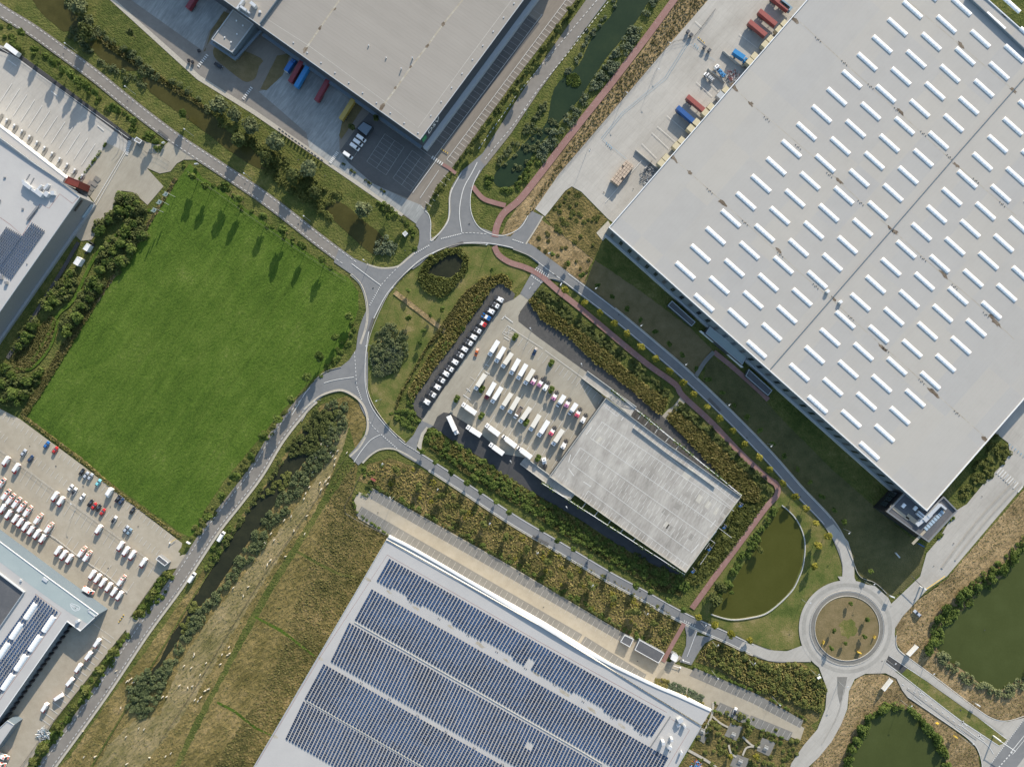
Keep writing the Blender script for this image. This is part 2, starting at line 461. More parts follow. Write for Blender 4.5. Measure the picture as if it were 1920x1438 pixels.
def dash(mb, p, w, z, on, gap, off=0.0):
    q = resample(offs(p, off) if off else p, 1.0)
    i = 0
    while i + on < len(q):
        strip(mb, [q[i], q[int(i + on)]], w, z)
        i += int(on + gap)

def road(name, s, w, mat, smooth=6):
    p = pts(s) if isinstance(s, str) else s
    if smooth: p = crom(p, False, smooth)
    mb = MB(); z = nz(); strip(mb, p, w, z)
    o = mb.build(name, mat); o['kind'] = 'structure'
    return p

# base terrain, far larger than the view
mb = MB(); mb.add([(-2500, -2500, 0), (2500, -2500, 0), (2500, 2500, 0), (-2500, 2500, 0)], [(0, 1, 2, 3)])
tag(mb.build('ground', M['verge']), kind='structure')

sheet('meadow', "660,850 672,870 660,935 670,965 728,1004 600,1230 478,1438 470,1460 80,1460 130,1420 200,1318 290,1198 350,1112 440,985 500,905 560,812 600,760 650,742 680,760 690,790 676,825", M['meadow'], jit=1.2)
sheet('marsh', "622,905 640,870 668,868 660,935 670,965 728,1004 600,1230 478,1440 400,1440 470,1330 520,1240 560,1120 600,1000", M['marsh'], jit=3)
sheet('trodden_slope', "632,812 655,800 640,850 600,930 560,990 520,1052 470,1130 420,1215 370,1300 330,1360 280,1420 250,1460 170,1460 200,1400 250,1352 300,1340 340,1240 400,1150 470,1060 520,1000 575,925 610,870", M['trodden'], jit=2)
sheet('green_track', "655,800 672,860 640,905 600,965 560,1030 510,1110 460,1200 410,1290 370,1370 330,1450 320,1450 365,1350 405,1280 450,1190 500,1100 545,1030 590,960 620,900 640,850", M['verge'], jit=1.2)
sheet('grass_track', "478,1154 530,1180 590,1228 590,1232 528,1186 478,1158", M['field'], jit=.3)
sheet('grass_track', "408,1314 440,1330 480,1362 512,1378 512,1381 478,1366 438,1335 406,1318", M['field'], jit=.3)
sheet('grass_track', "555,1030 600,1055 640,1075 668,1080 668,1084 638,1080 598,1060 553,1034", M['verge'], jit=.3)
sheet('field', "347,318 356,306 380,333 430,368 480,405 560,462 620,503 655,522 672,548 672,580 660,612 645,650 610,690 565,732 520,782 470,842 420,902 388,950 372,990 357,1008 338,998 250,935 160,870 45,783 60,750 130,640 200,538 260,450 300,385", M['field'], jit=.8)
sheet('dry_bank', "1275,-20 1350,-20 1257,82 1121,242 1048,327 1005,390 980,425 958,443 938,444 948,420 985,366 1100,222 1207,92", M['dry'], jit=1.2)
sheet('dry_bank', "1012,412 1040,428 1112,485 1092,538 1060,515 1030,484 985,460", M['dry'], jit=1.5)
sheet('lawn', "1094,538 1116,488 1200,545 1290,612 1335,655 1300,706 1230,650 1150,580", M['brownlawn'], jit=.8)
sheet('lawn', "690,700 690,640 705,590 740,540 790,495 850,468 915,458 935,478 985,508 990,520 960,545 900,530 860,570 800,650 750,730 745,790 775,812 758,825 720,790 700,755", M['lawn'], jit=.5)
sheet('lawn', "1462,880 1500,930 1540,985 1582,1045 1584,1080 1515,1120 1498,1175 1500,1215 1450,1220 1380,1190 1300,1150 1330,1110 1400,1010 1455,940", M['lawn'], jit=.6)
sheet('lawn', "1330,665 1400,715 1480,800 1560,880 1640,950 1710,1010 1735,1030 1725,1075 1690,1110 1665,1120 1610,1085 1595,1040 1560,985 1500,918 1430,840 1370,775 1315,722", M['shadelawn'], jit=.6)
sheet('dry_bank', "1680,1160 1690,1150 1775,1085 1925,912 1945,912 1945,1345 1890,1351 1850,1345 1760,1275 1695,1227 1680,1203", M['dry'], jit=1)
sheet('dry_bank', "1590,1330 1592,1295 1605,1272 1640,1258 1680,1272 1692,1295 1830,1400 1843,1460 1500,1460 1558,1390", M['dry'], jit=1)
sheet('lawn', "1180,1288 1320,1340 1345,1318 1480,1385 1520,1360 1530,1372 1505,1398 1480,1460 1260,1460 1300,1400 1320,1350", M['marsh'], jit=.8)
sheet('lawn', "670,900 690,870 730,858 790,880 960,985 1160,1092 1262,1150 1275,1172 1246,1228 1170,1186 960,1060 760,950 700,912", M['marsh'], jit=.8)
sheet('lawn', "1303,1240 1325,1205 1345,1200 1440,1240 1500,1240 1535,1262 1550,1300 1535,1350 1510,1365 1420,1305 1345,1255", M['marsh'], jit=.6)

sheet('rough_margin', offs(pts('40,778 80,808 160,868 225,926 340,1008'), -3.5) + offs(pts('40,778 80,808 160,868 225,926 340,1008'), 2.5)[::-1], M['dry'], jit=1.0)
sheet('rough_margin', offs(pts('330,335 300,384 262,446 200,536 130,638 70,745'), -4) + offs(pts('330,335 300,384 262,446 200,536 130,638 70,745'), 3)[::-1], M['dry'], jit=1.4)
# water bodies
WATERS = []
def water(s, mat, name='pond', smooth=4, jit=.6):
    WATERS.append(crom(pts(s), True, smooth) if smooth else pts(s))
    return sheet(name, s, mat, smooth=smooth, jit=jit)
water("1172,-25 1147,28 1110,72 1085,122 1040,165 1024,232 990,262 960,295 932,320 925,340 940,352 965,345 988,310 1005,280 1040,240 1062,215 1090,180 1135,112 1172,67 1200,30 1226,-25", M['water_teal'], 'canal')
water("50,-30 75,22 105,48 122,60 148,50 150,35 125,12 105,-30", M['water_brown'], 'ditch')
water("168,82 187,108 225,131 262,131 246,106 214,84 190,76", M['water_brown'], 'ditch')
water("268,146 282,173 325,205 390,252 437,288 485,316 510,312 462,272 420,240 396,214 354,178 312,154", M['water_brown'], 'ditch')
water("610,392 628,415 655,440 672,456 702,478 718,470 722,452 705,432 675,410 655,390 630,378", M['water_brown'], 'ditch')
water("800,512 811,496 838,478 857,474 869,488 867,505 846,522 818,518", M['water_dark'], 'pond')
water("1464,950 1485,967 1500,992 1506,1020 1503,1057 1495,1080 1480,1108 1442,1143 1410,1154 1370,1158 1334,1150 1334,1136 1352,1116 1378,1085 1408,1032 1436,978", M['water_green'], 'pond')
water("1945,1002 1885,1075 1840,1105 1812,1138 1766,1175 1758,1220 1802,1253 1860,1293 1902,1278 1945,1240", M['water_moss'], 'pond')
water("1660,1328 1690,1325 1722,1350 1760,1385 1775,1440 1778,1480 1580,1480 1587,1438 1610,1392 1626,1350", M['water_moss'], 'pond')
water("604,768 640,768 612,812 566,872 520,938 485,990 452,1035 412,1095 402,1112 370,1140 362,1150 345,1185 303,1245 262,1306 250,1312 272,1272 300,1238 322,1190 352,1150 350,1135 372,1112 385,1080 430,1015 475,945 528,872 566,812", M['water_dark'], 'ditch', smooth=0)

# yards and car parks
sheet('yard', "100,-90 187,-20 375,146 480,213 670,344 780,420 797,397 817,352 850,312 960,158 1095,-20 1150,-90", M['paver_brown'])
sheet('footpath', "178,-25 188,-25 376,143 481,209 671,340 757,402 753,406 665,345 475,215 370,150", M['path'])
sheet('yard_road', "200,-25 215,-25 245,0 380,97 400,97 485,172 575,250 640,290 655,305 700,345 765,378 757,398 671,340 481,209 376,143 188,-25", M['asphalt_old'])
sheet('loading_apron', "205,-25 245,0 380,96 392,60 425,20 470,-25", M['concrete_grey'])
sheet('loading_apron', "485,172 500,168 530,142 548,100 680,195 650,225 636,252 637,285 622,308 580,278 575,250", M['concrete_grey'])
ZP = {}
sheet('car_park', "638,283 672,235 700,205 800,270 985,25 1012,45 812,302 765,372 700,347 655,307", M['asphalt_mid'])
sheet('access_road', "622,308 637,284 655,307 700,345 765,375 790,385 797,397 780,420 757,402 671,340", M['concrete_grey'])
sheet('grass_island', "385,96 395,60 420,22 440,30 402,60 382,98", M['brownlawn'], jit=.3)
sheet('grass_island', "402,90 425,85 490,110 486,125 480,145 470,153 455,152 420,125 402,108", M['brownlawn'], smooth=3)
sheet('grass_island', "488,168 520,105 545,100 530,142 500,170", M['brownlawn'], jit=.3)
sheet('grass_island', "642,227 660,190 685,195 672,215 640,262 636,255", M['brownlawn'], jit=.3)

sheet('yard', "1350,-25 1257,82 1121,242 1048,327 1003,392 1022,406 1060,358 1072,350 1090,360 1140,411 1180,440 1400,190 1560,-25", M['concrete'])
sheet('grass_block', "1022,408 1060,360 1072,352 1088,362 1138,412 1118,437 1128,452 1113,487 1040,429", M['marsh'], jit=.5)
sheet('footpath', "1118,437 1140,414 1150,432 1130,452", M['path'])
sheet('yard', "1668,1134 1725,1080 1737,1037 1760,1010 1792,957 1812,945 1845,905 1882,868 1893,850 1890,830 1866,812 1945,720 1945,880 1775,1080 1737,1106 1692,1155 1676,1180", M['concrete'])
sheet('yard', "-40,55 0,85 32,100 245,258 262,262 268,272 240,292 200,268 150,345 178,385 160,420 130,400 -40,300", M['concrete'])
sheet('service_lane', "-5,88 32,98 248,258 246,270 236,262 32,108 -5,95", M['asphalt_dark'])
sheet('yard', "240,291 275,315 307,350 277,385 250,361 228,358 210,395 172,450 152,452 140,440 178,380 155,352 150,345 200,268 225,280", M['paver'])
sheet('access_road', "245,262 262,262 290,272 310,272 322,262 350,283 378,305 365,300 345,300 332,307 320,322 300,326 275,315 240,292", M['paver'])
sheet('car_park', "-40,735 0,766 37,785 160,876 225,928 342,1018 337,1042 366,1030 345,1062 312,1068 300,1079 245,1156 268,1158 262,1172 241,1192 236,1180 100,1354 40,1455 -60,1455", M['paver_tan'])
sheet('grass_island', "334,1034 345,1020 362,1012 368,1018 360,1030 346,1040", M['verge'], jit=.3)
sheet('car_park', "697,914 960,1062 1170,1187 1205,1205 1246,1238 1272,1246 1300,1256 1420,1308 1508,1364 1500,1388 1340,1318 1322,1352 1215,1282 855,1083 727,1004 672,972 664,938 672,922 688,927", M['paver_tan'])
sheet('bay_paving', "697,915 960,1064 1170,1188 1163,1202 950,1080 690,932", M['paver_grey'])
sheet('bay_paving', "678,949 1092,1189 1084,1202 668,966", M['paver_grey'])
sheet('bay_paving', "1097,1192 1212,1264 1205,1276 1088,1206", M['paver_grey'])
sheet('bay_paving', "1302,1251 1420,1301 1506,1350 1500,1364 1412,1318 1292,1266", M['paver_grey'])
sheet('bay_paving', "1350,1316 1404,1340 1396,1356 1341,1330", M['paver_grey'])
sheet('bay_paving', "1408,1340 1486,1372 1479,1388 1400,1357", M['paver_grey'])
sheet('terrace', "1370,1354 1392,1362 1381,1388 1358,1378", M['paver_grey'])
sheet('terrace', "1429,1382 1454,1391 1442,1417 1418,1406", M['paver_grey'])
sheet('terrace', "1378,1412 1406,1422 1394,1445 1368,1435", M['paver_grey'])
sheet('terrace', "1312,1364 1330,1368 1320,1393 1304,1382", M['paver_grey'])
ZP['lot'] = ZC[0]
sheet('truck_park', "975,552 993,560 975,585 972,602 1007,631 1100,698 1091,711 1136,747 1030,894 985,860 945,852 887,802 842,776 825,780 812,799 790,789 800,772 825,735 938,572 950,566 962,562", M['paver'])
sheet('truck_park', "1222,800 1252,768 1262,762 1277,742 1290,748 1262,778 1240,800", M['paver'])
sheet('gravel_strip', "972,603 972,592 980,578 992,562 1015,598 1066,630 1115,678 1180,727 1235,774 1250,788 1335,872 1391,932 1380,945 1190,800 1150,735 1100,698 1007,631", M['gravel'], smooth=0)
sheet('gravel_strip', "924,538 940,532 956,542 966,552 962,562 950,567 944,570 936,580 800,775 792,787 780,777 772,752 800,716 820,684 852,645 880,602 905,568", M['gravel'])
sheet('asphalt_strip', "812,799 820,781 832,773 845,775 887,801 945,851 985,858 1018,906 1284,1078 1283,1082 1235,1064 1160,1022 1085,972 1017,934 960,899 930,882 900,857 857,832 820,806", M['asphalt_dark'])

# roads
R1 = road('road', "-40,-12 0,20 60,57 116,97 175,140 233,187 285,228 338,267 410,314 485,364 540,405 592,446 640,482 672,505", 24, M['asphalt_old'])
R4 = road('road', "585,742 566,760 520,818 480,884 440,937 397,992 331,1092 268,1178 186,1300 93,1428 60,1475", 29, M['asphalt_old'])
sheet('road', "1145,-8 1065,98 1012,170 959,250 905,317 888,345 881,372 883,400 895,425 925,436 930,446 860,458 808,462 828,435 840,410 843,360 850,345 865,322 905,288 955,210 1010,128 1110,-8", M['asphalt'])
sheet('road', "1145,-12 1065,98 1012,170 959,250 910,312 900,300 955,209 1010,127 1108,-12", M['asphalt_old'])
sheet('road', "797,396 780,420 786,432 785,457 776,474 760,490 775,505 812,472 822,450 810,450 807,415 801,400", M['asphalt'], smooth=3)
sheet('road', "636,466 662,484 690,496 715,503 740,503 760,492 770,500 722,560 695,600 688,560 678,535 664,518 626,492", M['asphalt'])
sheet('road', "560,752 582,722 604,702 640,687 655,675 668,655 690,660 690,735 700,790 686,762 665,744 640,733 612,739 590,754 575,775 562,768", M['asphalt'])
sheet('road', "690,740 691,785 684,815 668,838 654,853 672,872 692,856 712,844 735,841 760,850 700,770", M['asphalt'])
sheet('road', "997,396 1018,406 990,452 985,462 950,452 975,425", M['asphalt'])
sheet('road', "760,832 775,816 790,788 812,798 795,812 783,830 780,850", M['asphalt'])
sheet('road', "1008,500 995,515 975,551 992,563 1015,532 1028,522 1058,532 1050,510 1020,484", M['asphalt'])
RING = road('road', "1590,1090 1586,1045 1557,985 1497,920 1440,855 1372,785 1290,707 1222,648 1147,586 1060,520 1016,487 990,468 960,456 917,448 880,447 850,452 816,463 775,487 725,538 700,580 685,615 679,650 676,690 678,730 690,768 718,805 751,837 788,860 855,903 959,972 1050,1026 1142,1081 1200,1112 1260,1146 1310,1171 1360,1193 1400,1212 1440,1227 1475,1230 1515,1220", 21, M['asphalt'], 8)
sheet('road', "1282,1165 1302,1160 1312,1172 1305,1190 1340,1195 1322,1205 1312,1218 1296,1246 1274,1240 1286,1210 1287,1190", M['asphalt'])
sheet('road', "1548,990 1562,982 1590,1015 1600,1050 1602,1090 1578,1090 1580,1060 1574,1030", M['concrete'])
sheet('road', "1392,1203 1400,1202 1440,1218 1475,1220 1515,1205 1520,1240 1480,1240 1440,1238 1385,1214", M['concrete'])
# entrance concrete kerb lane strips beside the ring road
def slab_line(s, w, off, mat, smooth=6, name='kerb_strip'):
    p = crom(pts(s), False, smooth) if isinstance(s, str) else s
    mb = MB(); z = nz(); strip(mb, p, w, z, off=off)
    o = mb.build(name, mat); o['kind'] = 'structure'
def seg(p, a, b):
    return p[int(len(p) * a):int(len(p) * b)]
slab_line(seg(RING, .70, .935), 3.6, 10, M['path'])
slab_line(seg(RING, .0, .21), 2.2, 10.5, M['path'])
slab_line("658,515 676,533 686,560 689,590 686,615 676,645", 4, 0, M['path'])
slab_line("688,496 715,503 745,500 765,485 778,474", 3, 0, M['path'])
slab_line("848,352 843,372 843,400 838,418 824,438 806,452", 3, 0, M['path'])
slab_line("570,768 590,750 612,737 640,731 665,742 682,760 690,785 688,812 674,838 656,856", 3.5, 0, M['path'])
slab_line("680,868 694,854 712,843 735,841 757,849 785,866", 3, 0, M['path'])
slab_line("1018,406 1004,430 986,458", 2.5, 0, M['path'])
slab_line(R4, 4, -15, M['path'])
sheet('kerb_strip', "782,836 790,812 800,800 804,803 795,815 791,832 790,846", M['path'])

# concrete roundabout and its arms
C0 = (1587.5, 1177)
def circ(r, n=64, a0=0, a1=360):
    return [(C0[0] + r * math.cos(R(a0 + (a1 - a0) * i / n)), C0[1] + r * math.sin(R(a0 + (a1 - a0) * i / n))) for i in range(n)]
sheet('roundabout', circ(90, 96), M['concrete'])
sheet('road', "1640,1240 1676,1185 1680,1203 1683,1215 1695,1227 1759,1275 1825,1325 1859,1347 1888,1352 1945,1338 1945,1420 1900,1460 1843,1460 1839,1418 1829,1399 1809,1380 1701,1306 1691,1293 1680,1271 1660,1261 1620,1262", M['concrete'])
sheet('road', "1535,1250 1550,1290 1547,1328 1532,1366 1507,1395 1483,1430 1475,1460 1490,1460 1535,1418 1558,1390 1576,1358 1588,1328 1591,1295 1602,1272 1630,1258 1600,1262", M['concrete'])
sheet('road', "1578,1092 1570,1080 1600,1080 1606,1092 1640,1098 1665,1120 1672,1135 1655,1140 1600,1100", M['concrete'])
sheet('highway', "1945,1332 1920,1346 1858,1430 1835,1470 1880,1470 1945,1385", M['asphalt'])
tk = MB(); q = circ(81, 96); z = nz(); strip(tk, q + [q[0]], 7, z); tag(tk.build('tyre_track', M['track']), kind='structure')
sheet('truck_apron', circ(70, 96), M['paver_grey'])
sheet('roundabout_island', circ(60.5, 96), M['brownlawn'])
sheet('grass_patch', [(C0[0] + 2 + (17 + 3 * math.sin(t)) * math.cos(t * .262), C0[1] + (17 + 3 * math.cos(t * 2)) * math.sin(t * .262)) for t in range(24)], M['lawn'], jit=1.2)
sheet('median', "1700,1250 1792,1312 1887,1385 1880,1393 1872,1396 1800,1348 1678,1258", M['lawn'])
sheet('median', "1666,1227 1690,1243 1702,1250 1690,1262 1660,1240", M['asphalt_dark'])
sheet('median', "1569,1268 1588,1268 1582,1300 1574,1318 1570,1300", M['paver_grey'])
# red cycle paths
P1 = road('cycle_path', "1275,-15 1235,40 1200,87 1140,165 1077,244 1015,324 975,374 945,400 932,424 928,445", 12.5, M['redpath'])
road('cycle_path', "855,326 842,316 830,309", 6, M['redpath'], 0)
road('cycle_path', "886,350 905,372 925,380 948,386", 9, M['redpath'])
P2 = road('cycle_path', "927,462 935,478 955,492 985,502 1012,516 1047,546 1080,572 1122,607 1210,680 1265,720 1280,742 1335,793 1385,846 1435,893 1455,908 1456,928 1435,952 1385,1020 1342,1078 1297,1140", 10.5, M['redpath'])
road('cycle_path', "1282,1168 1277,1178 1260,1208 1243,1240", 8, M['redpath'])
road('cycle_path', "1338,660 1375,690 1420,730 1440,750", 9, M['redpath'])
road('footpath', "1338,660 1320,680 1303,708", 8, M['paver_grey'])
road('footpath', "740,548 775,575 810,602 835,622", 9, M['dry'])
road('footpath', "1276,1230 1244,1256 1225,1285", 7, M['paver'])
road('footpath', "1337,1315 1334,1340 1318,1375", 4, M['path'])
road('footpath', "1336,1342 1350,1354 1365,1362", 3.5, M['path'])
road('footpath', "1366,1395 1370,1410 1380,1418", 3.5, M['path'])
road('footpath', "1392,1380 1410,1396 1425,1400", 3.5, M['path'])
road('footpath', "1392,1415 1400,1400 1420,1398", 3.5, M['path'])
road('footpath', "1290,1405 1330,1428 1350,1445", 5, M['path'])
road('dirt_path', "15,672 60,600 110,520 148,455", 7, M['gravel'])
road('dirt_path', "448,985 400,1060 350,1140 290,1240 230,1340 170,1440", 3, M['verge'])
road('mown_path', "60,678 90,630 110,590 140,560 180,480 225,435 250,398 290,395", 6, M['field'])
road('mown_path', "110,600 95,650 60,690 30,690", 5, M['field'])

M['fadedline'] = plain('faded_paint', (.36, .36, .35), .7)
# ---------------- painted markings ----------------
ZC[0] += .004
zm = nz()
mk = MB()
strip(mk, seg(R1, 0, .97), 1.0, zm, off=-8.5) if 0 else None
dash(mk, seg(R1, 0, .99), 1.0, zm, 5, 4, -8.6); dash(mk, seg(R1, 0, .95), 1.0, zm, 5, 4, 8.6)
dash(mk, seg(R4, .08, 1), 1.0, zm, 5, 4, -9.5); dash(mk, seg(R4, .08, 1), 1.0, zm, 5, 4, 8.5)
strip(mk, crom(pts("582,726 572,738 560,758 548,778")), 1.2, zm)
dash(mk, crom(pts("1140,5 1065,100 1012,165 985,203 959,240 925,280 905,306")), 1.0, zm, 5, 4)
dash(mk, crom(pts("1119,2 1010,130 967,182 955,200 908,265 893,288")), 1.0, zm, 5, 4)
strip(mk, crom(pts("895,305 885,325 872,348 866,366 862,390 862,410 866,436")), 1.4, zm)
strip(mk, crom(pts("900,320 888,345 882,372 884,400 896,424 917,438 945,442 975,428 990,405")), 1.2, zm)
strip(mk, crom(pts("865,325 847,358 843,380 842,405 838,420 822,440 810,452 807,446 808,420 804,403 797,396")), 1.2, zm)
strip(mk, crom(pts("660,495 700,525 714,535")), 1.4, zm)
strip(mk, seg(RING, .055, .27), 1.1, zm, off=-8.3)
strip(mk, seg(RING, .055, .235), 1.1, zm, off=8.3)
strip(mk, seg(RING, .31, .93), 1.1, zm, off=-8.6) if 0 else None
strip(mk, seg(RING, .305, .66), 1.2, zm, off=-8.6)
strip(mk, seg(RING, .70, .93), .9, zm, off=7.8)
strip(mk, seg(RING, .66, .93), 1.1, zm, off=-8.8)
strip(mk, seg(RING, .70, .93), 1.0, zm, off=7.6) if 0 else None
def dots(a, b, n, w=2.0):
    for i in range(n):
        t = i / max(1, n - 1)
        x, y = a[0] + (b[0] - a[0]) * t, a[1] + (b[1] - a[1]) * t
        dx, dy = b[0] - a[0], b[1] - a[1]; l = math.hypot(dx, dy)
        strip(mk, [(x - dx / l * w / 2, y - dy / l * w / 2), (x + dx / l * w / 2, y + dy / l * w / 2)], w, zm)
dots((828, 448), (864, 439), 12); dots((778, 476), (804, 461), 9); dots((694, 572), (714, 536), 11)
dots((716, 815), (744, 840), 9); dots((670, 726), (678, 748), 7); dots((762, 834), (778, 843), 5)
dots((962, 450), (980, 456), 6); dots((997, 518), (1014, 530), 6); dots((1004, 506), (1027, 519), 7); dots((1006,503),(1028,516),7)
dots((1310, 1180), (1338, 1195), 10); dots((1283, 1163), (1302, 1172), 6)
dash(mk, crom(pts("716,534 728,520 740,508 748,500")), 1, zm, 4, 3)
dash(mk, crom(pts("665,660 667,690 669,722")), 1, zm, 4, 3)
dash(mk, crom(pts("690,785 700,800 714,813")), 1, zm, 4, 3)
dash(mk, crom(pts("866,438 885,437 917,440")), 1, zm, 4, 3)
strip(mk, crom(pts("608,718 630,712 664,707")), 1.2, zm)
strip(mk, crom(pts("713,815 695,825 678,845 664,866")), 1.2, zm)
strip(mk, pts("1306,1183 1288,1230"), 1.3, zm)
dash(mk, pts("1022,503 1048,521"), 1, zm, 6, 4)
dash(mk, pts("1000,531 990,546"), 1, zm, 5, 4)
strip(mk, crom(circ(68.8, 48, 60, 420) + [circ(68.8, 48, 60, 420)[0]], False, 1), .6, zm)
strip(mk, pts("1666,1228 1792,1312 1886,1384"), 1.2, zm); strip(mk, pts("1660,1241 1800,1350 1872,1397"), 1.2, zm)
strip(mk, crom(pts("1683,1214 1695,1226 1759,1273 1825,1323 1859,1345 1888,1350 1925,1339")), 1.0, zm)
strip(mk, crom(pts("1701,1305 1760,1345 1809,1379 1829,1398 1838,1420 1841,1440")), 1.0, zm)
dash(mk, pts("1690,1281 1712,1295 1770,1337 1800,1360"), 1.3, zm, 5, 8)
strip(mk, crom(pts("1800,1358 1825,1377 1850,1395 1862,1412")), 1.2, zm)
strip(mk, pts("1790,1360 1808,1374"), 1, zm)
strip(mk, pts("1713,1305 1728,1318"), 1, zm)
for c in ((1727, 1298), (1806, 1355), (1838, 1381)):
    strip(mk, [(c[0] - 6, c[1] - 4.5), (c[0] + 6, c[1] + 4.5)], 1.5, zm); strip(mk, [(c[0] - 2, c[1] - 3), (c[0] - 3, c[1] + 2)], 1.5, zm); strip(mk, [(c[0] - 5, c[1] - 1), (c[0] + 0, c[1] - 5)], 1.5, zm)
dash(mk, pts("1920,1346 1856,1431"), 1.6, zm, 2, 2)
strip(mk, pts("1935,1358 1893,1410"), 1.4, zm); strip(mk, pts("1939,1362 1897,1413"), 1.0, zm)
dash(mk, pts("1897,1408 1860,1450"), 2.2, zm, 4, 3)
dash(mk, pts("1925,1405 1895,1440"), 1.4, zm, 200, 3)
for pth in (P1, P2): dash(mk, pth, .55, zm, 1, 14, 2.2)
mk.build('road_markings', M['white'])['kind'] = 'structure'

# pedestrian crossings (bars laid along a line)
zc = nz()
cb = MB()
def zebra(a, b, n, L, w=2.0):
    dx, dy = b[0] - a[0], b[1] - a[1]; l = math.hypot(dx, dy); nx, ny = -dy / l, dx / l
    for i in range(n):
        t = i / (n - 1); x, y = a[0] + dx * t, a[1] + dy * t
        strip(cb, [(x - nx * L / 2, y - ny * L / 2), (x + nx * L / 2, y + ny * L / 2)], w, zc)
zebra((373, 125), (389, 105), 7, 5.5); zebra((457, 186), (472, 166), 7, 5.5); zebra((620, 305), (633, 287), 8, 6)
zebra((811, 296), (829, 308), 6, 6); zebra((239, 290), (244, 266), 8, 5)
zebra((1872, 882), (1885, 893), 4, 14, 2.2); zebra((1886, 894), (1898, 905), 4, 14, 2.2); zebra((1899, 906), (1912, 917), 4, 14, 2.2)
cb.build('crossing_markings', M['white'])['kind'] = 'structure'

# parking bays
zb = nz()
bb = MB(); bp = MB(); bq = MB()
def bays(mb, a, b, n, d, w=.5, base=False, z=None):
    """n lines from a to b; each line runs by vector d (px)"""
    z = zb if z is None else z
    for i in range(n):
        t = i / max(1, n - 1); x, y = a[0] + (b[0] - a[0]) * t, a[1] + (b[1] - a[1]) * t
        strip(mb, [(x, y), (x + d[0], y + d[1])], w, z)
    if base: strip(mb, [a, b], w, z)
# small cars, left car park
bays(bb, (4, 770), (80, 823), 10, (-6, 9)); bays(bb, (93, 832), (150, 872), 8, (-6, 9)); bays(bb, (190, 905), (330, 1010), 19, (-6, 9))
bays(bb, (3, 808), (16, 819), 3, (-7, 9)); bays(bb, (40, 834), (300, 1030), 34, (-7, 10))
bays(bb, (41, 875), (120, 935), 9, (-12, 20)); bays(bb, (133, 946), (290, 1060), 16, (-12, 20))
bays(bb, (66, 952), (106, 985), 4, (-10, 16)); bays(bb, (137, 1005), (160, 1024), 3, (-12, 18)); bays(bb, (178, 1035), (252, 1090), 8, (-13, 20))
bays(bb, (195, 1182), (215, 1196), 2, (-19, -14)); bays(bb, (209, 1204), (95, 1358), 16, (-17, -12), .9)
# employee strip near the solar warehouse
bays(bq, (704, 920), (1163, 1190), 49, (-9, 15)); bays(bq, (680, 952), (1088, 1190), 43, (-8, 13)); bays(bq, (1100, 1195), (1208, 1264), 12, (-8, 12))
bays(bq, (1325, 1262), (1500, 1350), 18, (-7, 12)); bays(bq, (1352, 1320), (1402, 1342), 6, (-8, 14)); bays(bq, (1412, 1343), (1482, 1372), 8, (-8, 14))
# north yard
bays(bb, (1110, -20), (855, 340), 1, (0, 0)) if 0 else None
bays(bb, (1062, 0), (838, 300), 39, (11, 8)); strip(bb, pts("1062,0 838,300"), .8, zb)
bays(bb, (832, 330), (790, 388), 7, (12, 9)); strip(bb, pts("823,320 788,372"), .8, zb)
bays(bp, (1000, 20), (818, 262), 30, (15, 10)); strip(bb, pts("1017,28 812,300"), .8, zb)
for (a, b, n, d) in (((722, 252), (688, 304), 8, (36, 25)), ((773, 283), (737, 335), 8, (33, 25))):
    bays(bp, a, b, n, d, .35); strip(bp, [a, b], .6, zb); strip(bp, [(a[0] + d[0], a[1] + d[1]), (b[0] + d[0], b[1] + d[1])], .6, zb); strip(bp, [(a[0] + d[0] / 2, a[1] + d[1] / 2), (b[0] + d[0] / 2, b[1] + d[1] / 2)], .6, zb)
strip(bp, pts("713,227 810,296"), .6, zb)
bays(bb, (661, 297), (702, 242), 2, (0, 0)) if 0 else None
strip(bp, pts("661,299 701,241"), .7, zb)
strip(bb, pts("817,303 774,362"), 1.0, zb)
# truck park
bays(bb, (981, 634), (1000, 648), 3, (-10, 14)); bays(bb, (1018, 661), (1027, 667), 2, (-10, 14)); bays(bb, (1050, 684), (1104, 722), 8, (-9, 13))
bays(bb, (1110, 726), (1130, 744), 3, (-9, 13))
strip(bb, pts("953,612 1018,654"), .7, zb); strip(bb, pts("1022,657 1092,708"), .7, zb)
bays(bb, (930, 672), (1080, 785), 1, (0, 0)) if 0 else None
for (a, b, n) in (((905, 690), (1080, 805), 15), ((880, 745), (1045, 860), 15)):
    bays(bb, a, b, n, (-11, 18), .6)
strip(bb, pts("925,664 872,740"), .6, zb); strip(bb, pts("882,707 893,714"), .6, zb)
for a, b in (((952, 610), (942, 625)), ((942, 625), (960, 636)), ((952, 610), (968, 621)), ((945, 622), (962, 626)), ((955, 611), (952, 632)), ((963, 616), (945, 627))):
    strip(bb, [a, b], .6, zb)
for a, b in (((948, 591), (941, 599)), ((946, 593), (962, 605)), ((955, 638), (945, 632)), ((916, 686), (909, 683)), ((918, 702), (910, 697)), ((882, 734), (875, 728)), ((883, 750), (869, 740))):
    strip(bb, [a, b], 1.4, zb)
# left yard
bays(bb, (24, 157), (180, 270), 12, (-26, 40), .9)
strip(bb, pts("0,90 32,110 140,187 245,262"), .9, zb); strip(bb, pts("245,268 178,380"), 1, zb); strip(bb, pts("248,268 182,384"), .8, zb)
for a, b in (((17, 114), (32, 125)), ((97, 172), (110, 182)), ((184, 236), (196, 246))):
    strip(bb, [a, b], 1.8, zb)
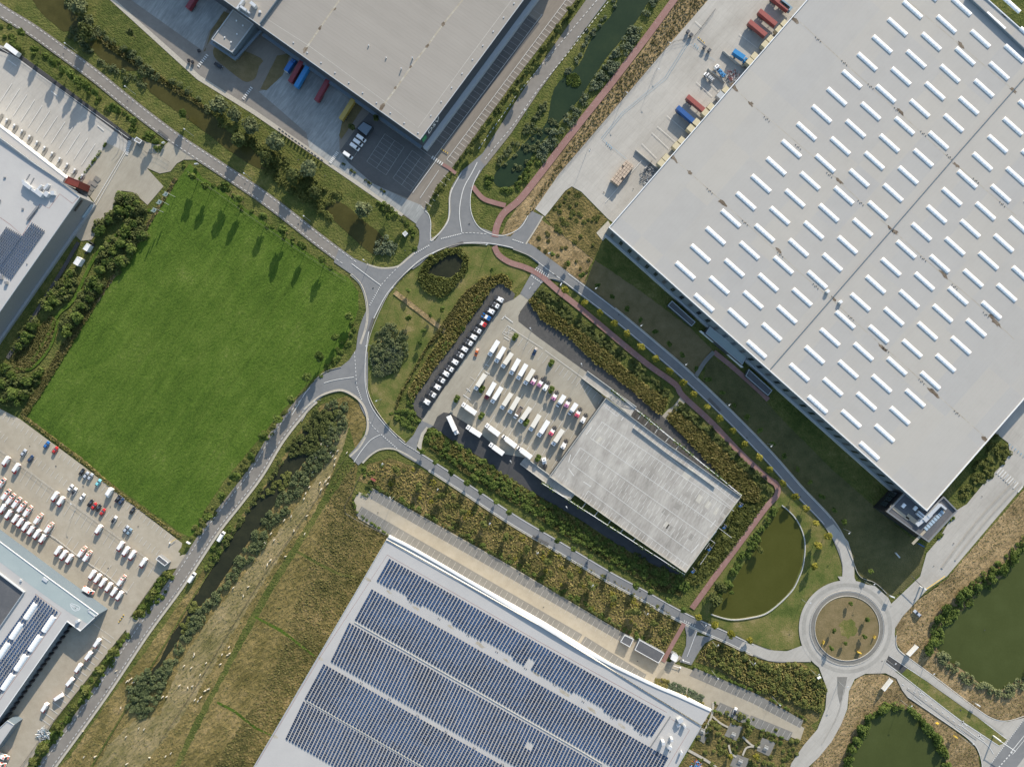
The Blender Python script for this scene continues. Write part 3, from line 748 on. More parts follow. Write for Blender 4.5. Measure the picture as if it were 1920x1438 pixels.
# right loading yard
for a, b in (((1203, 270), (1231, 298)), ((1222, 250), (1254, 280)), ((1232, 238), (1266, 267)), ((1250, 218), (1290, 252)), ((1305, 155), (1335, 182)), ((1325, 150), (1348, 174)), ((1385, 65), (1420, 92)), ((1316, 53), (1303, 41)), ((1204, 301), (1135, 380))):
    strip(bb, [a, b], .9, zb)
bq.build('parking_markings', M['paleline'])['kind'] = 'structure'
bb.build('parking_markings', M['white'])['kind'] = 'structure'
bp.build('parking_markings', M['fadedline'])['kind'] = 'structure'
bl = MB(); z = nz()
for a in ("1292,80 1250,148 1168,215 1130,262", "1291,75 1247,145 1165,213 1127,260", "1130,262 1175,300", "1295,85 1340,115"):
    strip(bl, pts(a), .5, z)
zebra_save = cb
for (x, y) in ((1138, 268), (1141, 271), (1144, 274), (1147, 277), (1303, 83), (1306, 86), (1309, 89)):
    strip(bl, [(x, y), (x - 1.5, y + 3)], 1.6, z)
bays(bl, (1893, 832), (1925, 858), 7, (-2, 3), 1.6, z=z)
bl.build('blue_markings', M['blueline'])['kind'] = 'structure'
# tyre tracks, drain covers and repairs
tt = MB(); z = nz()
for s_, w_ in (("210,300 222,285 226,262 215,240", .7), ("216,304 228,288 232,262 220,238", .7), ("1700,1290 1780,1350 1830,1385", 3), ("1690,1240 1780,1305 1880,1375", 3), ("1765,1065 1830,980 1900,905", 4), ("1790,1050 1850,975 1915,905", 3), ("1540,1395 1570,1340 1582,1290", 2)):
    strip(tt, crom(pts(s_)), w_, z)
tt.build('tyre_tracks', M['track'])['kind'] = 'structure'
dr = MB(); z = nz()
rr = random.Random(21)
for x, y in pts("57,836 106,873 157,911 208,949 260,986 222,1138 193,1140 204,1064 1019,1137 709,960 1204,1342 1195,1238 1106,281 1187,355 1132,361 1845,1180 1714,1122 1653,1238 1800,1330 1700,985 1768,1000 1787,1018 1750,1060 1840,930 560,300 610,330 880,420 760,470 712,650 700,540 812,800 1160,590 1250,690 1400,820 1500,930 520,835 440,950 330,1110 200,1290 460,345 350,262 240,190 120,102 560,420 1100,1055 1200,1107 900,935"):
    s2 = rr.uniform(.8, 1.4); strip(dr, [(x - s2, y), (x + s2, y + s2 * .7)], 1.7, z)
dr.build('drain_covers', M['darkmetal'])['kind'] = 'structure'
rp = MB(); z = nz()
for s_ in ("300,243 318,258 314,262 296,248", "840,462 868,452 869,458 842,468", "1330,745 1352,768 1348,772 1326,749", "1000,1002 1030,1018 1027,1023 997,1007", "690,620 698,596 703,598 695,622"):
    q = pts(s_); strip(rp, [((q[0][0] + q[3][0]) / 2, (q[0][1] + q[3][1]) / 2), ((q[1][0] + q[2][0]) / 2, (q[1][1] + q[2][1]) / 2)], 5, z)
rp.build('asphalt_repairs', M['asphalt_mid'])['kind'] = 'structure'
# patches in the paving
pm = MB(); z = nz()
for s in ("181,330 191,337 185,343 176,336", "175,339 185,346 180,352 170,345", "169,347 179,354 174,360 164,353", "164,355 174,361 169,368 159,361"):
    q = pts(s); pm.add([P(x, y)[:2] + (z,) for x, y in q[::-1]], [(0, 1, 2, 3)])
pm.build('paving_patches', M['paver_grey'])['kind'] = 'structure'
# dirt stains and wheel tracks on the loading lane beside the left building
st = MB(); z = nz()
rr = random.Random(3)
for i in range(13):
    x, y = 4 + i * 13.8, 214 + i * 10.4
    q = jitter([(x, y), (x + 5, y + 3), (x - 8, y + 24), (x - 13, y + 21)], .6, 3, i)
    st.add([P(a, b)[:2] + (z,) for a, b in q[::-1]], [tuple(range(len(q)))])
st.build('dirt_stains', M['paver_grey'])['kind'] = 'structure'
# kerbs: real 0.12 m steps
kb = MB()
zk = ZC[0] + .001
for s in ("660,514 677,533 687,560 690,590 686,617", "640,688 618,694 603,702 590,714", "566,790 590,752 612,739 640,733 664,744 680,761 688,786 686,812 672,838",
          "760,829 730,801 703,764 690,733 686,700 689,650 705,600 735,541 775,500 812,476 850,460 880,457 915,459", "1057,529 1040,523 1028,523", "1010,492 990,479 962,468",
          "1586,1020 1598,1050 1612,1080 1640,1092 1662,1112", "1680,1190 1679,1205 1684,1217 1697,1229"):
    strip(kb, crom(pts(s)), .7, 0, zk + .11)
kb.build('kerb', M['kerb'])['kind'] = 'structure'
ik = MB(); q = circ(60.6, 96); strip(ik, q + [q[0]], 1.0, 0, zk + .13); ik.build('kerb', M['kerb'])['kind'] = 'structure'
ik = MB(); q = circ(70.2, 96); strip(ik, q + [q[0]], .6, 0, zk + .05); ik.build('kerb', M['kerb'])['kind'] = 'structure'
# pond retaining edge
pe = MB(); strip(pe, crom(pts("1466,947 1487,966 1502,991 1509,1020 1506,1057 1498,1081 1482,1110 1442,1146 1410,1157 1370,1161 1333,1151")), 1.8, 0, .6)
tag(pe.build('retaining_wall', M['concwall']), 'thin curved concrete edge along the half-moon pond', 'retaining wall')
GZ = ZC[0] + .002
# ---------------- buildings ----------------
def W2(s, z):
    return [P(x, y, z)[:2] for x, y in (pts(s) if isinstance(s, str) else s)]

def ccw(p):
    a = sum(p[i][0] * p[(i + 1) % len(p)][1] - p[(i + 1) % len(p)][0] * p[i][1] for i in range(len(p)))
    return p if a > 0 else p[::-1]

def inset(p, d):
    """inset a ccw polygon by d metres"""
    n = len(p); out = []
    for i in range(n):
        a, b, c = Vector(p[i - 1]), Vector(p[i]), Vector(p[(i + 1) % n])
        e1 = (b - a).normalized(); e2 = (c - b).normalized()
        n1 = Vector((-e1.y, e1.x)); n2 = Vector((-e2.y, e2.x))
        k = 1 + n1.dot(n2)
        m = (n1 + n2) / (k if abs(k) > .2 else .2)
        out.append((b.x + m.x * d, b.y + m.y * d))
    return out

class Bld:
    def __init__(s, name, label, cat, poly, z, roof, wall, par=.55, trim=None, parw=.35, group=None, z0=0.0):
        s.z = z
        s.p = ccw(W2(poly, z))
        cx = sum(q[0] for q in s.p) / len(s.p); cy = sum(q[1] for q in s.p) / len(s.p)
        s.root = empty(name, (cx, cy, 0)); tag(s.root, label, cat, group)
        s.o = (-cx, -cy, 0)
        ip = inset(s.p, .12)
        mb = MB(); mb.prism(inset(s.p, .3), z - .5, z)
        s.part('roof', mb, roof)
        mb = MB(); n = len(s.p)
        mb.add([(x, y, z0) for x, y in s.p] + [(x, y, z - .1) for x, y in s.p], [(i, (i + 1) % n, n + (i + 1) % n, n + i) for i in range(n)])
        s.part('wall', mb, wall)
        if par:
            s.ring('parapet', s.p, z - .35, z + par, parw, trim or M['trim'])
    def part(s, name, mb, mat=None, parent=None):
        o = mb.build(name, mat, parent or s.root)
        if parent is None: o.location = s.o
        return o
    def ring(s, name, p, z0, z1, wd, mat, parent=None):
        a = p; b = inset(p, wd); n = len(a); mb = MB()
        v = [(x, y, z1) for x, y in a] + [(x, y, z1) for x, y in b] + [(x, y, z0) for x, y in a] + [(x, y, z0) for x, y in b]
        f = []
        for i in range(n):
            j = (i + 1) % n
            f += [(i, j, n + j, n + i), (2 * n + i, 2 * n + j, j, i), (n + i, n + j, 3 * n + j, 3 * n + i)]
        mb.add(v, f)
        return s.part(name, mb, mat, parent)
    def flat(s, name, polys, mat, h=.02, z=None):
        """thin marks lying on the roof"""
        z = s.z if z is None else z
        for q in polys:
            mb = MB(); w = ccw(W2(q, z)); n = len(w)
            mb.add([(x, y, z + h) for x, y in w], [tuple(range(n))])
            o = s.part(name, mb, mat)
        return o
    def line(s, name, segs, wpx, mat, h=.02, hz=None):
        if len(segs) <= 12:
            for q in segs[:-1]: s.line(name, [q], wpx, mat, h, hz)
            segs = segs[-1:]
        mb = MB()
        for q in segs:
            q = pts(q) if isinstance(q, str) else q
            l = offs(q, -wpx / 2); r = offs(q, wpx / 2); n = len(q)
            lo = [P(x, y, s.z)[:2] for x, y in l]; ro = [P(x, y, s.z)[:2] for x, y in r]
            for i in range(n - 1):
                quad = ccw([lo[i], lo[i + 1], ro[i + 1], ro[i]])
                if hz: mb.prism(quad, s.z + .01, s.z + hz)
                else: mb.add([(x, y, s.z + h) for x, y in quad], [(0, 1, 2, 3)])
        return s.part(name, mb, mat)
    def boxes(s, name, lst, mat, h0=.0):
        """boxes on the roof: (cx,cy,len_m,wid_m,h,angle_deg)"""
        for cx, cy, L, Wd, hh, an in lst:
            mb = MB()
            x, y, _ = P(cx, cy, s.z + hh)
            a = R(an); c, d = math.cos(a), math.sin(a)
            q = [(x + u * c - v * d, y + u * d + v * c) for u, v in ((-L / 2, -Wd / 2), (L / 2, -Wd / 2), (L / 2, Wd / 2), (-L / 2, Wd / 2))]
            mb.prism(q, s.z + .01 + h0, s.z + hh)
            o = s.part(name, mb, mat)
        return o

def blob(cx, cy, L, Wd, ang, seed, n=14, amp=.3):
    rr = random.Random(seed); a = R(ang); out = []
    for i in range(n):
        t = 2 * math.pi * i / n; k = 1 + rr.uniform(-amp, amp)
        u, v = L / 2 * math.cos(t) * k, Wd / 2 * math.sin(t) * k
        out.append((cx + u * math.cos(a) - v * math.sin(a), cy + u * math.sin(a) + v * math.cos(a)))
    return out

# --- A: grey-roofed warehouse, top of the view
A = Bld('warehouse', 'warehouse with flat brown-grey roof and dark walls above the row of parked trailers', 'warehouse',
        "788,263 1062,-107 754,-326 480,44 412,-5 250,-120 80,-240 -20,-200 203,-153 420,1 480,44", 13.4, M['roofA'], M['wall_dark']) if 0 else \
    Bld('warehouse', 'warehouse with flat brown-grey roof and dark walls above the row of parked trailers', 'warehouse',
        "788,263 1062,-107 477,-523 203,-153", 13.4, M['roofA'], M['wall_dark'], par=.35, trim=M['trimgrey'])
A.line('roof_marking', ["497,34 580,87 715,186 784,240 872,119 960,0 990,-40"], .6, M['paleline'])
A.line('fire_wall', ["489,48 560,-48"], 1.2, M['wall_mid'], hz=1.9)
A.flat('roof_stain', [blob(572, 94, 13, 7, -60, 1), blob(600, 53, 9, 5, -60, 2), blob(628, 18, 8, 3, -50, 3), blob(717, 200, 17, 9, -58, 4),
                      blob(741, 165, 7, 4, -60, 5), blob(770, 126, 6, 4, -50, 6), blob(801, 87, 10, 6, -40, 7), blob(831, 46, 9, 7, -60, 8)], M['stain'])
A.line('roof_gutter', ["572,94 600,53 640,-4", "717,200 745,163 770,127 801,87 831,46 868,0"], 3, M['stain_light'], h=.012)
A.boxes('roof_vent', [(487, 22, 1.2, 1.2, .8, 0), (691, 85, .5, .5, .8, 0), (724, 108, .5, .5, .8, 0), (773, 108, .5, .5, 1.5, 0), (752, 128, .5, .5, 1.5, 0)] +
        [(550 + i * 26, 80 + i * 18.8, .7, .5, .35, -35) for i in range(10)] + [(808 + i * 19.5, 217 - i * 26.3, .7, .5, .35, 55) for i in range(9)], M['duct'])
A.boxes('ventilation_duct', [(450, 8, 6, 1.1, 2.2, 55), (455, 15, 1.2, 4.2, 2.2, 55), (474, 8, 3.4, 1.6, 2.4, -40), (462, 20, 4.4, .8, 1.2, -40)], M['duct'])
# lettering on the dark side wall, and the green panel next to it
def wall_text(bld, txt, a, b, zc, size, mat, off=.15, name='wall_lettering', flip=False):
    (ax, ay, _), (bx, by, _) = P(a[0], a[1], bld.z), P(b[0], b[1], bld.z)
    d = Vector((bx - ax, by - ay, 0)).normalized(); nrm = Vector((d.y, -d.x, 0))
    cu = bpy.data.curves.new('lettering', 'FONT'); cu.body = txt; cu.size = size; cu.extrude = .04
    cu.align_x = 'CENTER'; cu.align_y = 'CENTER'; cu.materials.append(mat); cu.space_character = 1.05
    tmp = bpy.data.objects.new('tmp_text', cu); COL.objects.link(tmp)
    bpy.context.view_layer.update()
    dg = bpy.context.evaluated_depsgraph_get()
    me = bpy.data.meshes.new_from_object(tmp.evaluated_get(dg))
    bpy.data.objects.remove(tmp)
    mid = Vector(((ax + bx) / 2, (ay + by) / 2, zc)) + nrm * off
    mt = Matrix((( d.x, 0, nrm.x, mid.x), (d.y, 0, nrm.y, mid.y), (0, 1, 0, mid.z), (0, 0, 0, 1)))
    me.transform(mt)
    me.materials.clear(); me.materials.append(mat)
    o = link(name, me, bld.root); o.location = bld.o
    return o
wall_text(A, "DSV", (799, 248), (823, 215), 10.2, 5.4, plain("white_letters", (.9, .9, .9), .4), off=.25)
def wall_panel(bld, a, b, z0, z1, d, mat, name, d0=0.02):
    (ax, ay, _), (bx, by, _) = P(a[0], a[1], bld.z), P(b[0], b[1], bld.z)
    dv = Vector((bx - ax, by - ay)).normalized(); n = Vector((dv.y, -dv.x))
    q = [(ax + n.x * d0, ay + n.y * d0), (bx + n.x * d0, by + n.y * d0), (bx + n.x * d, by + n.y * d), (ax + n.x * d, ay + n.y * d)]
    mb = MB(); mb.prism(q, z0, z1)
    return bld.part(name, mb, mat)
wall_panel(A, (790, 260), (797, 251), 8, 12, .4, plain('green_panel', (.05, .28, .12), .5), 'sign_panel')
wall_panel(A, (788, 263), (1062, -107), .01, 3.2, 2.6, M['trimgrey'], 'plinth_canopy')
wall_panel(A, (785, 261), (482, 45), 3.4, 4.0, -1.6 if 0 else 1.8, M['wall_mid'], 'dock_canopy') if 0 else None
def canopyline(bld, a, b, z0, z1, d, mat, name):
    return wall_panel(bld, a, b, z0, z1, d, mat, name)
canopyline(A, (482, 45), (787, 262), 3.6, 4.1, 1.7, M['wall_mid'], 'dock_canopy')
for k in range(9):
    x, y = 583 + k * 13.5, 111 + k * 9.6
    if k in (0, 1, 3, 4): pass
    wall_panel(A, (x, y), (x + 7, y + 5), .1, 3.5, .5, M['wall_black'], 'dock_door')
A2 = Bld('office_block', 'small flat-roofed office joined to the dark-walled warehouse, half in shade', 'building',
         "397,75 436,100 476,46 438,18", 7.6, M['roofA'], M['wall_mid'], par=.5, trim=M['trimgrey'])
A2.ring('balcony', ccw(W2("393,82 441,114 495,55 440,18", 4.6)), 4.2, 4.8, 1.2, M['wall_mid'])
A2.boxes('roof_vent', [(421, 70, .6, .6, .5, 0), (433, 79, .6, .6, .5, 0), (444, 64, .6, .6, .5, 0), (455, 48, .6, .6, .5, 0), (443, 39, .6, .6, .5, 0)], M['trim'])
SH = Bld('storage_shed', 'square dark blue-roofed shed in the shade above four white vans', 'shed', "668,241 681,228 699,238 687,256", 3.4, M['wall_mid'], M['wall_dark'], par=0)

# --- B: big light warehouse
B = Bld('warehouse', 'huge pale-roofed warehouse with rows of white barrel skylights', 'warehouse',
        "1141,427 1737,958 2257,361 1661,-170", 16.8, M['roofB'], M['wall_mid'], par=.5, trim=M['trim'], parw=.45)
B.line('roof_ridge', ["1445,691 1560,559 1675,427 1800,283 1919,148 1960,101"], 1.0, M['wall_mid'], hz=.5)
B.line('fire_wall', ["1811,-5 1925,102"], 1.3, M['wall_mid'], hz=1.6)
SK = []
a_, b_ = (-28.4, 32.6), (63.5, 27.4)
for c, lo, hi in ((0, -2, 14), (1, -3, 15), (2, -4, 15), (3, -4, 16)):
    SK += [(1682.5 + b_[0] * c + a_[0] * i, 51.2 + b_[1] * c + a_[1] * i) for i in range(lo, hi + 1)]
b2 = (62.8, 27)
for c, lo, hi in ((0, -6, 9), (1, -4, 10), (2, -2, 10), (3, 1, 11)):
    SK += [(1756 + b2[0] * c - 28.6 * i, 402 + b2[1] * c + 32.9 * i) for i in range(lo, hi + 1)]
SK = [q for q in SK if -25 < q[1] < 1438 and q[0] < 1945]
def barrel(mb, cx, cy, L, Wd, ang, h, z, n=8):
    a = R(ang); c, d = math.cos(a), math.sin(a)
    x, y, _ = P(cx, cy, z)
    T = lambda u, v, w: (x + u * c - v * d, y + u * d + v * c, z + w)
    mb.add([T(u, v, w) for w in (0, .18) for u, v in ((-L / 2, -Wd / 2), (L / 2, -Wd / 2), (L / 2, Wd / 2), (-L / 2, Wd / 2))],
           [(0, 1, 5, 4), (1, 2, 6, 5), (2, 3, 7, 6), (3, 0, 4, 7), (4, 5, 6, 7)])
    for sg in range(6):
        u0 = -L / 2 + sg * L / 6 + .06; u1 = u0 + L / 6 - .12
        vs = []
        for u in (u0, u1):
            for i in range(n + 1):
                t = math.pi * i / n
                vs.append(T(u, -math.cos(t) * Wd * .47, .185 + math.sin(t) * h))
        fs = [(i, n + 1 + i, n + 2 + i, i + 1) for i in range(n)] + [tuple(range(n + 1)), tuple(range(2 * n + 1, n, -1))]
        mb.add(vs, fs)
SK.sort(key=lambda q: abs(q[0] - 1640) + abs(q[1] - 470))
first = None
for q in SK[:100]:
    if first is None:
        mb = MB(); barrel(mb, q[0], q[1], 12.7, 2.3, -42, .42, B.z); first = B.part('skylight', mb, M['skylight']); fx, fy, _ = P(q[0], q[1], B.z)
    else:
        o = first.copy(); COL.objects.link(o); o.parent = B.root
        x, y, _ = P(q[0], q[1], B.z)
        o.location = (B.o[0] + x - fx, B.o[1] + y - fy, 0)
mb = MB()
for q in SK[100:]: barrel(mb, q[0], q[1], 12.7, 2.3, -42, .42, B.z)
o = B.part('skylights', mb, M['skylight']); o['kind'] = 'stuff'
stn = [(1375, 163, 20, 8, 48), (1408, 195, 12, 7, 45), (1263, 297, 18, 7, 50), (1293, 324, 12, 6, 42), (1492, 40, 20, 9, 42), (1802, 85, 16, 6, 45), (1688, 210, 16, 6, 48), (1573, 339, 20, 7, 45), (1900, 170, 14, 8, 42),
       (1793, 310, 16, 6, 40), (1678, 435, 14, 7, 45), (1668, 427, 10, 5, 40), (1460, 470, 14, 6, 40), (1563, 560, 14, 5, 40), (1770, 515, 24, 6, 45), (1866, 603, 30, 8, 48), (1655, 652, 24, 6, 45), (1750, 735, 30, 7, 42), (1846, 823, 16, 8, 46), (1355, 380, 20, 8, 40), (1883, 30, 10, 4, 40)]
B.flat('roof_stain', [blob(x, y, L, wd, an, i, amp=.4) for i, (x, y, L, wd, an) in enumerate(stn)], M['stain'])
B.line('roof_gutter', ["1375,163 1407,195 1450,230 1520,290 1575,342 1645,407 1672,430 1730,482 1770,517 1830,567 1902,637", "1500,42 1587,122 1687,212 1785,302 1905,405", "1263,297 1347,372 1430,447 1495,507 1560,562 1622,620 1685,675 1740,725 1850,822", "1700,0 1800,85 1895,165"], 1.1, M['stain_light'], h=.012)
mbv = []
rr = random.Random(5)
for (x0, y0, x1, y1) in ((1410, 198, 1880, 617), (1510, 52, 1905, 405), (1300, 330, 1830, 806)):
    for k in range(8):
        t = (k + .4) / 8; x, y = x0 + (x1 - x0) * t, y0 + (y1 - y0) * t
        mbv += [(x + j * 3, y + j * 2.2 + (2 if j % 2 else 0), .35, .35, .3, 0) for j in range(4)]
B.boxes('roof_vent', mbv, M['darkmetal'])
B.boxes('roof_hatch', [(1553, 546, 1.6, 1.4, 1.6, 40), (1577, 566, 1.6, 1.4, 1.6, 40)], M['trim'])
wall_panel(B, (1142, 428), (1736, 957), .01, 3.0, .8, M['trimgrey'], 'plinth')
for k in range(36):
    t = (k + .5) / 36; x, y = 1141 + 596 * t, 427 + 531 * t
    wall_panel(B, (x, y), (x + 5, y + 4.5), 6.5, 13.5, .12, M['glass'] if k % 3 else M['wall_dark'], 'window')
for i, (x, y) in enumerate(((1446, 74), (1436, 84), (1416, 106), (1407, 116), (1362, 169), (1352, 179), (1334, 201), (1324, 212), (1307, 230), (1296, 241), (1279, 264), (1269, 274), (1250, 296), (1241, 306), (1472, 45), (1462, 56))):
    gx, gy, _ = P(x, y, 4.6)
    a = R(-41.6); c, d = math.cos(a), math.sin(a)
    q = [(gx + u * c - v * d, gy + u * d + v * c) for u, v in ((-1.9, -1.75), (6.0, -1.75), (6.0, 1.75), (-1.9, 1.75))]
    mb = MB(); mb.prism(q, 1.2, 4.6)
    B.part('dock_house', mb, plain('cream_roofing', (.52, .47, .33), .8, vary=.08) if i != 5 else M['trimgrey'])
    mb = MB(); mb.prism([(gx + u * c - v * d, gy + u * d + v * c) for u, v in ((-2.05, -1.5), (-1.95, -1.5), (-1.95, 1.5), (-2.05, 1.5))], 1.3, 4.2)
    B.part('dock_door', mb, M['wall_black'])
B2 = Bld('office_block', 'dark-walled office block at the tip of the huge pale warehouse, pipes on roof', 'building',
         "1661,959 1740,1016 1794,957 1768,930 1737,956 1698,920", 13.0, M['roofG'], M['wall_black'], par=.9, trim=M['wall_grey'], parw=.6)
B2.boxes('skylight', [(1695, 948, 2.2, 1.6, .8, 50), (1717, 953, 2.2, 1.6, .8, 50)], M['skylight'])
B2.boxes('roof_walkway', [(1687, 961, 12, 1.6, .2, -38), (1741, 989, 24, 1.3, .25, 46), (1712, 975, 8, 2.5, .2, -38)], M['paver_tan'])
B2.boxes('ventilation_duct', [(1752, 957, 9, 1.8, 2.2, 46), (1740, 970, 5, 2.2, 2.0, 46), (1727, 969, 5.5, 1.0, 1.4, -40), (1730, 965, 5.5, 1.0, 1.4, -40), (1725, 980, 4, 2, 1.6, 40), (1769, 950, 4, 1.0, 2.0, -40)], M['duct'])
B2.boxes('solar_row', [(1737 + i * 4.3, 991 - i * 4.4, 1.3, 1.9, .5, 46) for i in range(8)], plain('pale_panel', (.35, .45, .55), .3))
wall_panel(B2, (1661, 959), (1738, 1015), 1, 5, .1, M['glass'], 'window')
for k in range(3):
    (ax, ay) = (1666 + k * 8, 948 - k * 9)
    wall_panel(B2, (ax - 2, ay + 3), (ax + 4, ay - 5), 5, 11, -.0 if 0 else .12, M['glass'], 'window')
for nm, lb, pl, z, m in (('bicycle_shelter', 'long dark flat shelter at the shaded foot of the pale warehouse, upper one', "1260,564 1304,604 1297,612 1252,573", 3, M['roofG']),
                         ('entrance_building', 'low grey-roofed entrance building against the shaded warehouse wall', "1331,612 1400,667 1392,684 1323,625", 6, M['roofD']),
                         ('bicycle_shelter', 'dark flat shelter at the warehouse foot beside the red path bend', "1404,692 1448,732 1440,742 1398,705", 3, M['roofG'])):
    Bld(nm, lb, 'shelter' if 'shelter' in nm else 'building', pl, z, m, M['wall_dark'], par=.2, trim=M['trimgrey'])
def freewall(name, label, s, w, h, mat, cat='wall', z0=0):
    p = pts(s); mb = MB(); strip(mb, p, w, z0, h)
    return tag(mb.build(name, mat), label, cat)
freewall('screen_wall', 'thin white screen wall in front of the low entrance building', "1311,621 1352,655 1390,689", 1.4, 3, M['trim'])

# --- C: left warehouse with the long dock canopy
Cb = Bld('warehouse', 'light-roofed warehouse with a blue solar patch and long grey side wall', 'warehouse',
         "-420,-35 0,258 151,370 -90,715 -660,310", 13.0, M['roofE'], M['wall_grey'], par=.4, trim=M['trimgrey'])
Cb.line('roof_step', ["-5,260 60,305 147,362"], 1.0, M['wall_mid'], hz=.8)
Cb.line('roof_marking', ["0,408 20,422 42,442 75,383 92,391 112,364 136,382 146,371"], .7, plain('red_line', (.25, .08, .06), .7))
def solar(bld, quad, nu, nv, fu=.66, fv=.84, tilt=.28, name='solar_array', skip=None, h=.25):
    """quad px: origin, end of u, far, end of v.  nu columns, nv modules each; tilted slabs"""
    q = [Vector(P(x, y, bld.z + .3)[:2]) for x, y in pts(quad)]
    mb = MB(); mb.use(M['solar']); mb.use(M['solar_side']); z = bld.z
    for i in range(nu):
        for j in range(nv):
            if skip and skip(i / nu, j / nv): continue
            u0, u1 = i / nu, (i + fu) / nu; v0, v1 = j / nv, (j + fv) / nv
            c = []
            for u, v in ((u0, v0), (u1, v0), (u1, v1), (u0, v1)):
                p = q[0] * (1 - u) * (1 - v) + q[1] * u * (1 - v) + q[2] * u * v + q[3] * (1 - u) * v
                c.append(p)
            zz = (z + h, z + h + tilt, z + h + tilt, z + h)
            top = [(c[k].x, c[k].y, zz[k]) for k in range(4)]; bot = [(c[k].x, c[k].y, zz[k] - .06) for k in range(4)]
            ar = (c[1] - c[0]).cross(c[2] - c[0])
            mb.use(M['solar'])
            b = len(mb.v); mb.v += top + bot
            fs = [(0, 1, 2, 3), (4, 7, 6, 5), (0, 4, 5, 1), (1, 5, 6, 2), (2, 6, 7, 3), (3, 7, 4, 0)]
            for kf, f in enumerate(fs):
                f = list(f) if ar > 0 else list(f)[::-1]
                mb.f.append([b + t for t in f]); mb.m.append(0 if kf == 0 else 1)
    return bld.part(name, mb)
def solmat():
    m, n, b = newmat('solar_glass')
    g = n.nodes.new('ShaderNodeNewGeometry'); t = n.nodes.new('ShaderNodeTexNoise'); t.inputs['Scale'].default_value = .05; t.inputs['Detail'].default_value = 2
    n.links.new(g.outputs['Position'], t.inputs['Vector'])
    ad = n.nodes.new('ShaderNodeMath'); ad.operation = 'MULTIPLY_ADD'; n.links.new(g.outputs['Random Per Island'], ad.inputs[0]); ad.inputs[1].default_value = .25; n.links.new(t.outputs[0], ad.inputs[2])
    cr = n.nodes.new('ShaderNodeValToRGB'); cr.color_ramp.elements[0].position = .42; cr.color_ramp.elements[0].color = (.012, .026, .062, 1)
    cr.color_ramp.elements[1].position = .85; cr.color_ramp.elements[1].color = (.024, .066, .165, 1)
    n.links.new(ad.outputs[0], cr.inputs[0]); n.links.new(cr.outputs[0], b.inputs['Base Color'])
    b.inputs['Roughness'].default_value = .3; b.inputs['Specular IOR Level'].default_value = .3
    return m
M['solar'] = solmat(); M['solar_side'] = plain('panel_frame', (.5, .52, .54), .4)
solar(Cb, "-32,470 15,426 42,443 -60,590", 8, 1) if 0 else None
solar(Cb, "12,425 44,443 -22,540 -54,522", 10, 22, fu=.62, fv=.85)
solar(Cb, "60,417 86,434 21,526 -6,508", 8, 22, fu=.62, fv=.85)
solar(Cb, "-8,372 4,376 0,384 -14,382", 3, 3)
Cb.boxes('ventilation_duct', [(43, 340, 1.4, 1.4, 2.2, 0), (50, 348, 5.0, 1.8, 2.4, -38), (60, 356, 3.5, 1.2, 2, -38), (72, 362, 4.4, 2.4, 2.4, -38), (73, 352, 3.6, 1.0, 2.2, 50), (86, 364, 2.4, 2.4, 2, -38), (98, 362, 2.0, 2.0, 1.6, 0), (86, 350, 3.6, 1.2, 1.6, 50)], M['duct'])
Cb.boxes('roof_vent', [(60, 400, 9, .9, 1.0, 52), (52, 333, .5, 4, .2, -30), (60, 340, .5, 4, .2, -30), (8, 333, 1.2, .5, .6, 0), (0, 520, 2, 2, 1.2, 0), (10, 530, 1.4, 1.4, 1.4, 0), (42, 392, 1, 1, .5, 0), (50, 495, .5, .5, .4, 0)], M['wall_grey'])
wall_panel(Cb, (-90, 715), (150, 371), .01, 1.6, 1.2, M['steel'], 'plinth')
for k in range(9):
    x, y = 149 - k * 1.6, 374 + k * 2.3
    wall_panel(Cb, (x - .9, y + 1.3), (x, y), 10.2, 11.8, .25, M['wall_black'], 'wall_lettering')
wall_panel(Cb, (131, 399), (149, 374), .8, 3.2, .3, plain('pale_glass', (.3, .4, .48), .2), 'window')
C2 = Bld('dock_canopy', 'long pale loading canopy along the left warehouse above the row of truck bays', 'canopy',
         "-330,5 0,238 122,333 114,350 -5,258 -420,-35", 9.0, M['roofE'], M['wall_white'], par=.15, trim=M['trimgrey'])
C3 = Bld('stair_tower', 'small rust-red roofed stair block at the end of the pale loading canopy', 'building', "128,331 150,340 146,352 121,343", 9.5, M['red_wall'], M['red_wall'], par=.15, trim=M['red_wall'])
for k in range(11):
    x, y = 18 + k * 14.1 - 2, 226 + k * 10.4
    root = empty('dock_barrier', P(x, y)); tag(root, 'white-capped grey divider post between truck bays, %s from the red stair block' % (['eleventh', 'tenth', 'ninth', 'eighth', 'seventh', 'sixth', 'fifth', 'fourth', 'third', 'second', 'first'][k]), 'divider', 'dividers between the loading bays')
    root.location.z = 0
    mb = MB(); mb.box(-2.1, .2, -.3, .3, 0, 1.1); o = mb.build('divider_rail', M['steel'], root)
    mb = MB(); mb.box(-.3, .5, -.45, .45, 1.11, 1.5); o = mb.build('cap', M['trim'], root)
    root.rotation_euler.z = R(53)

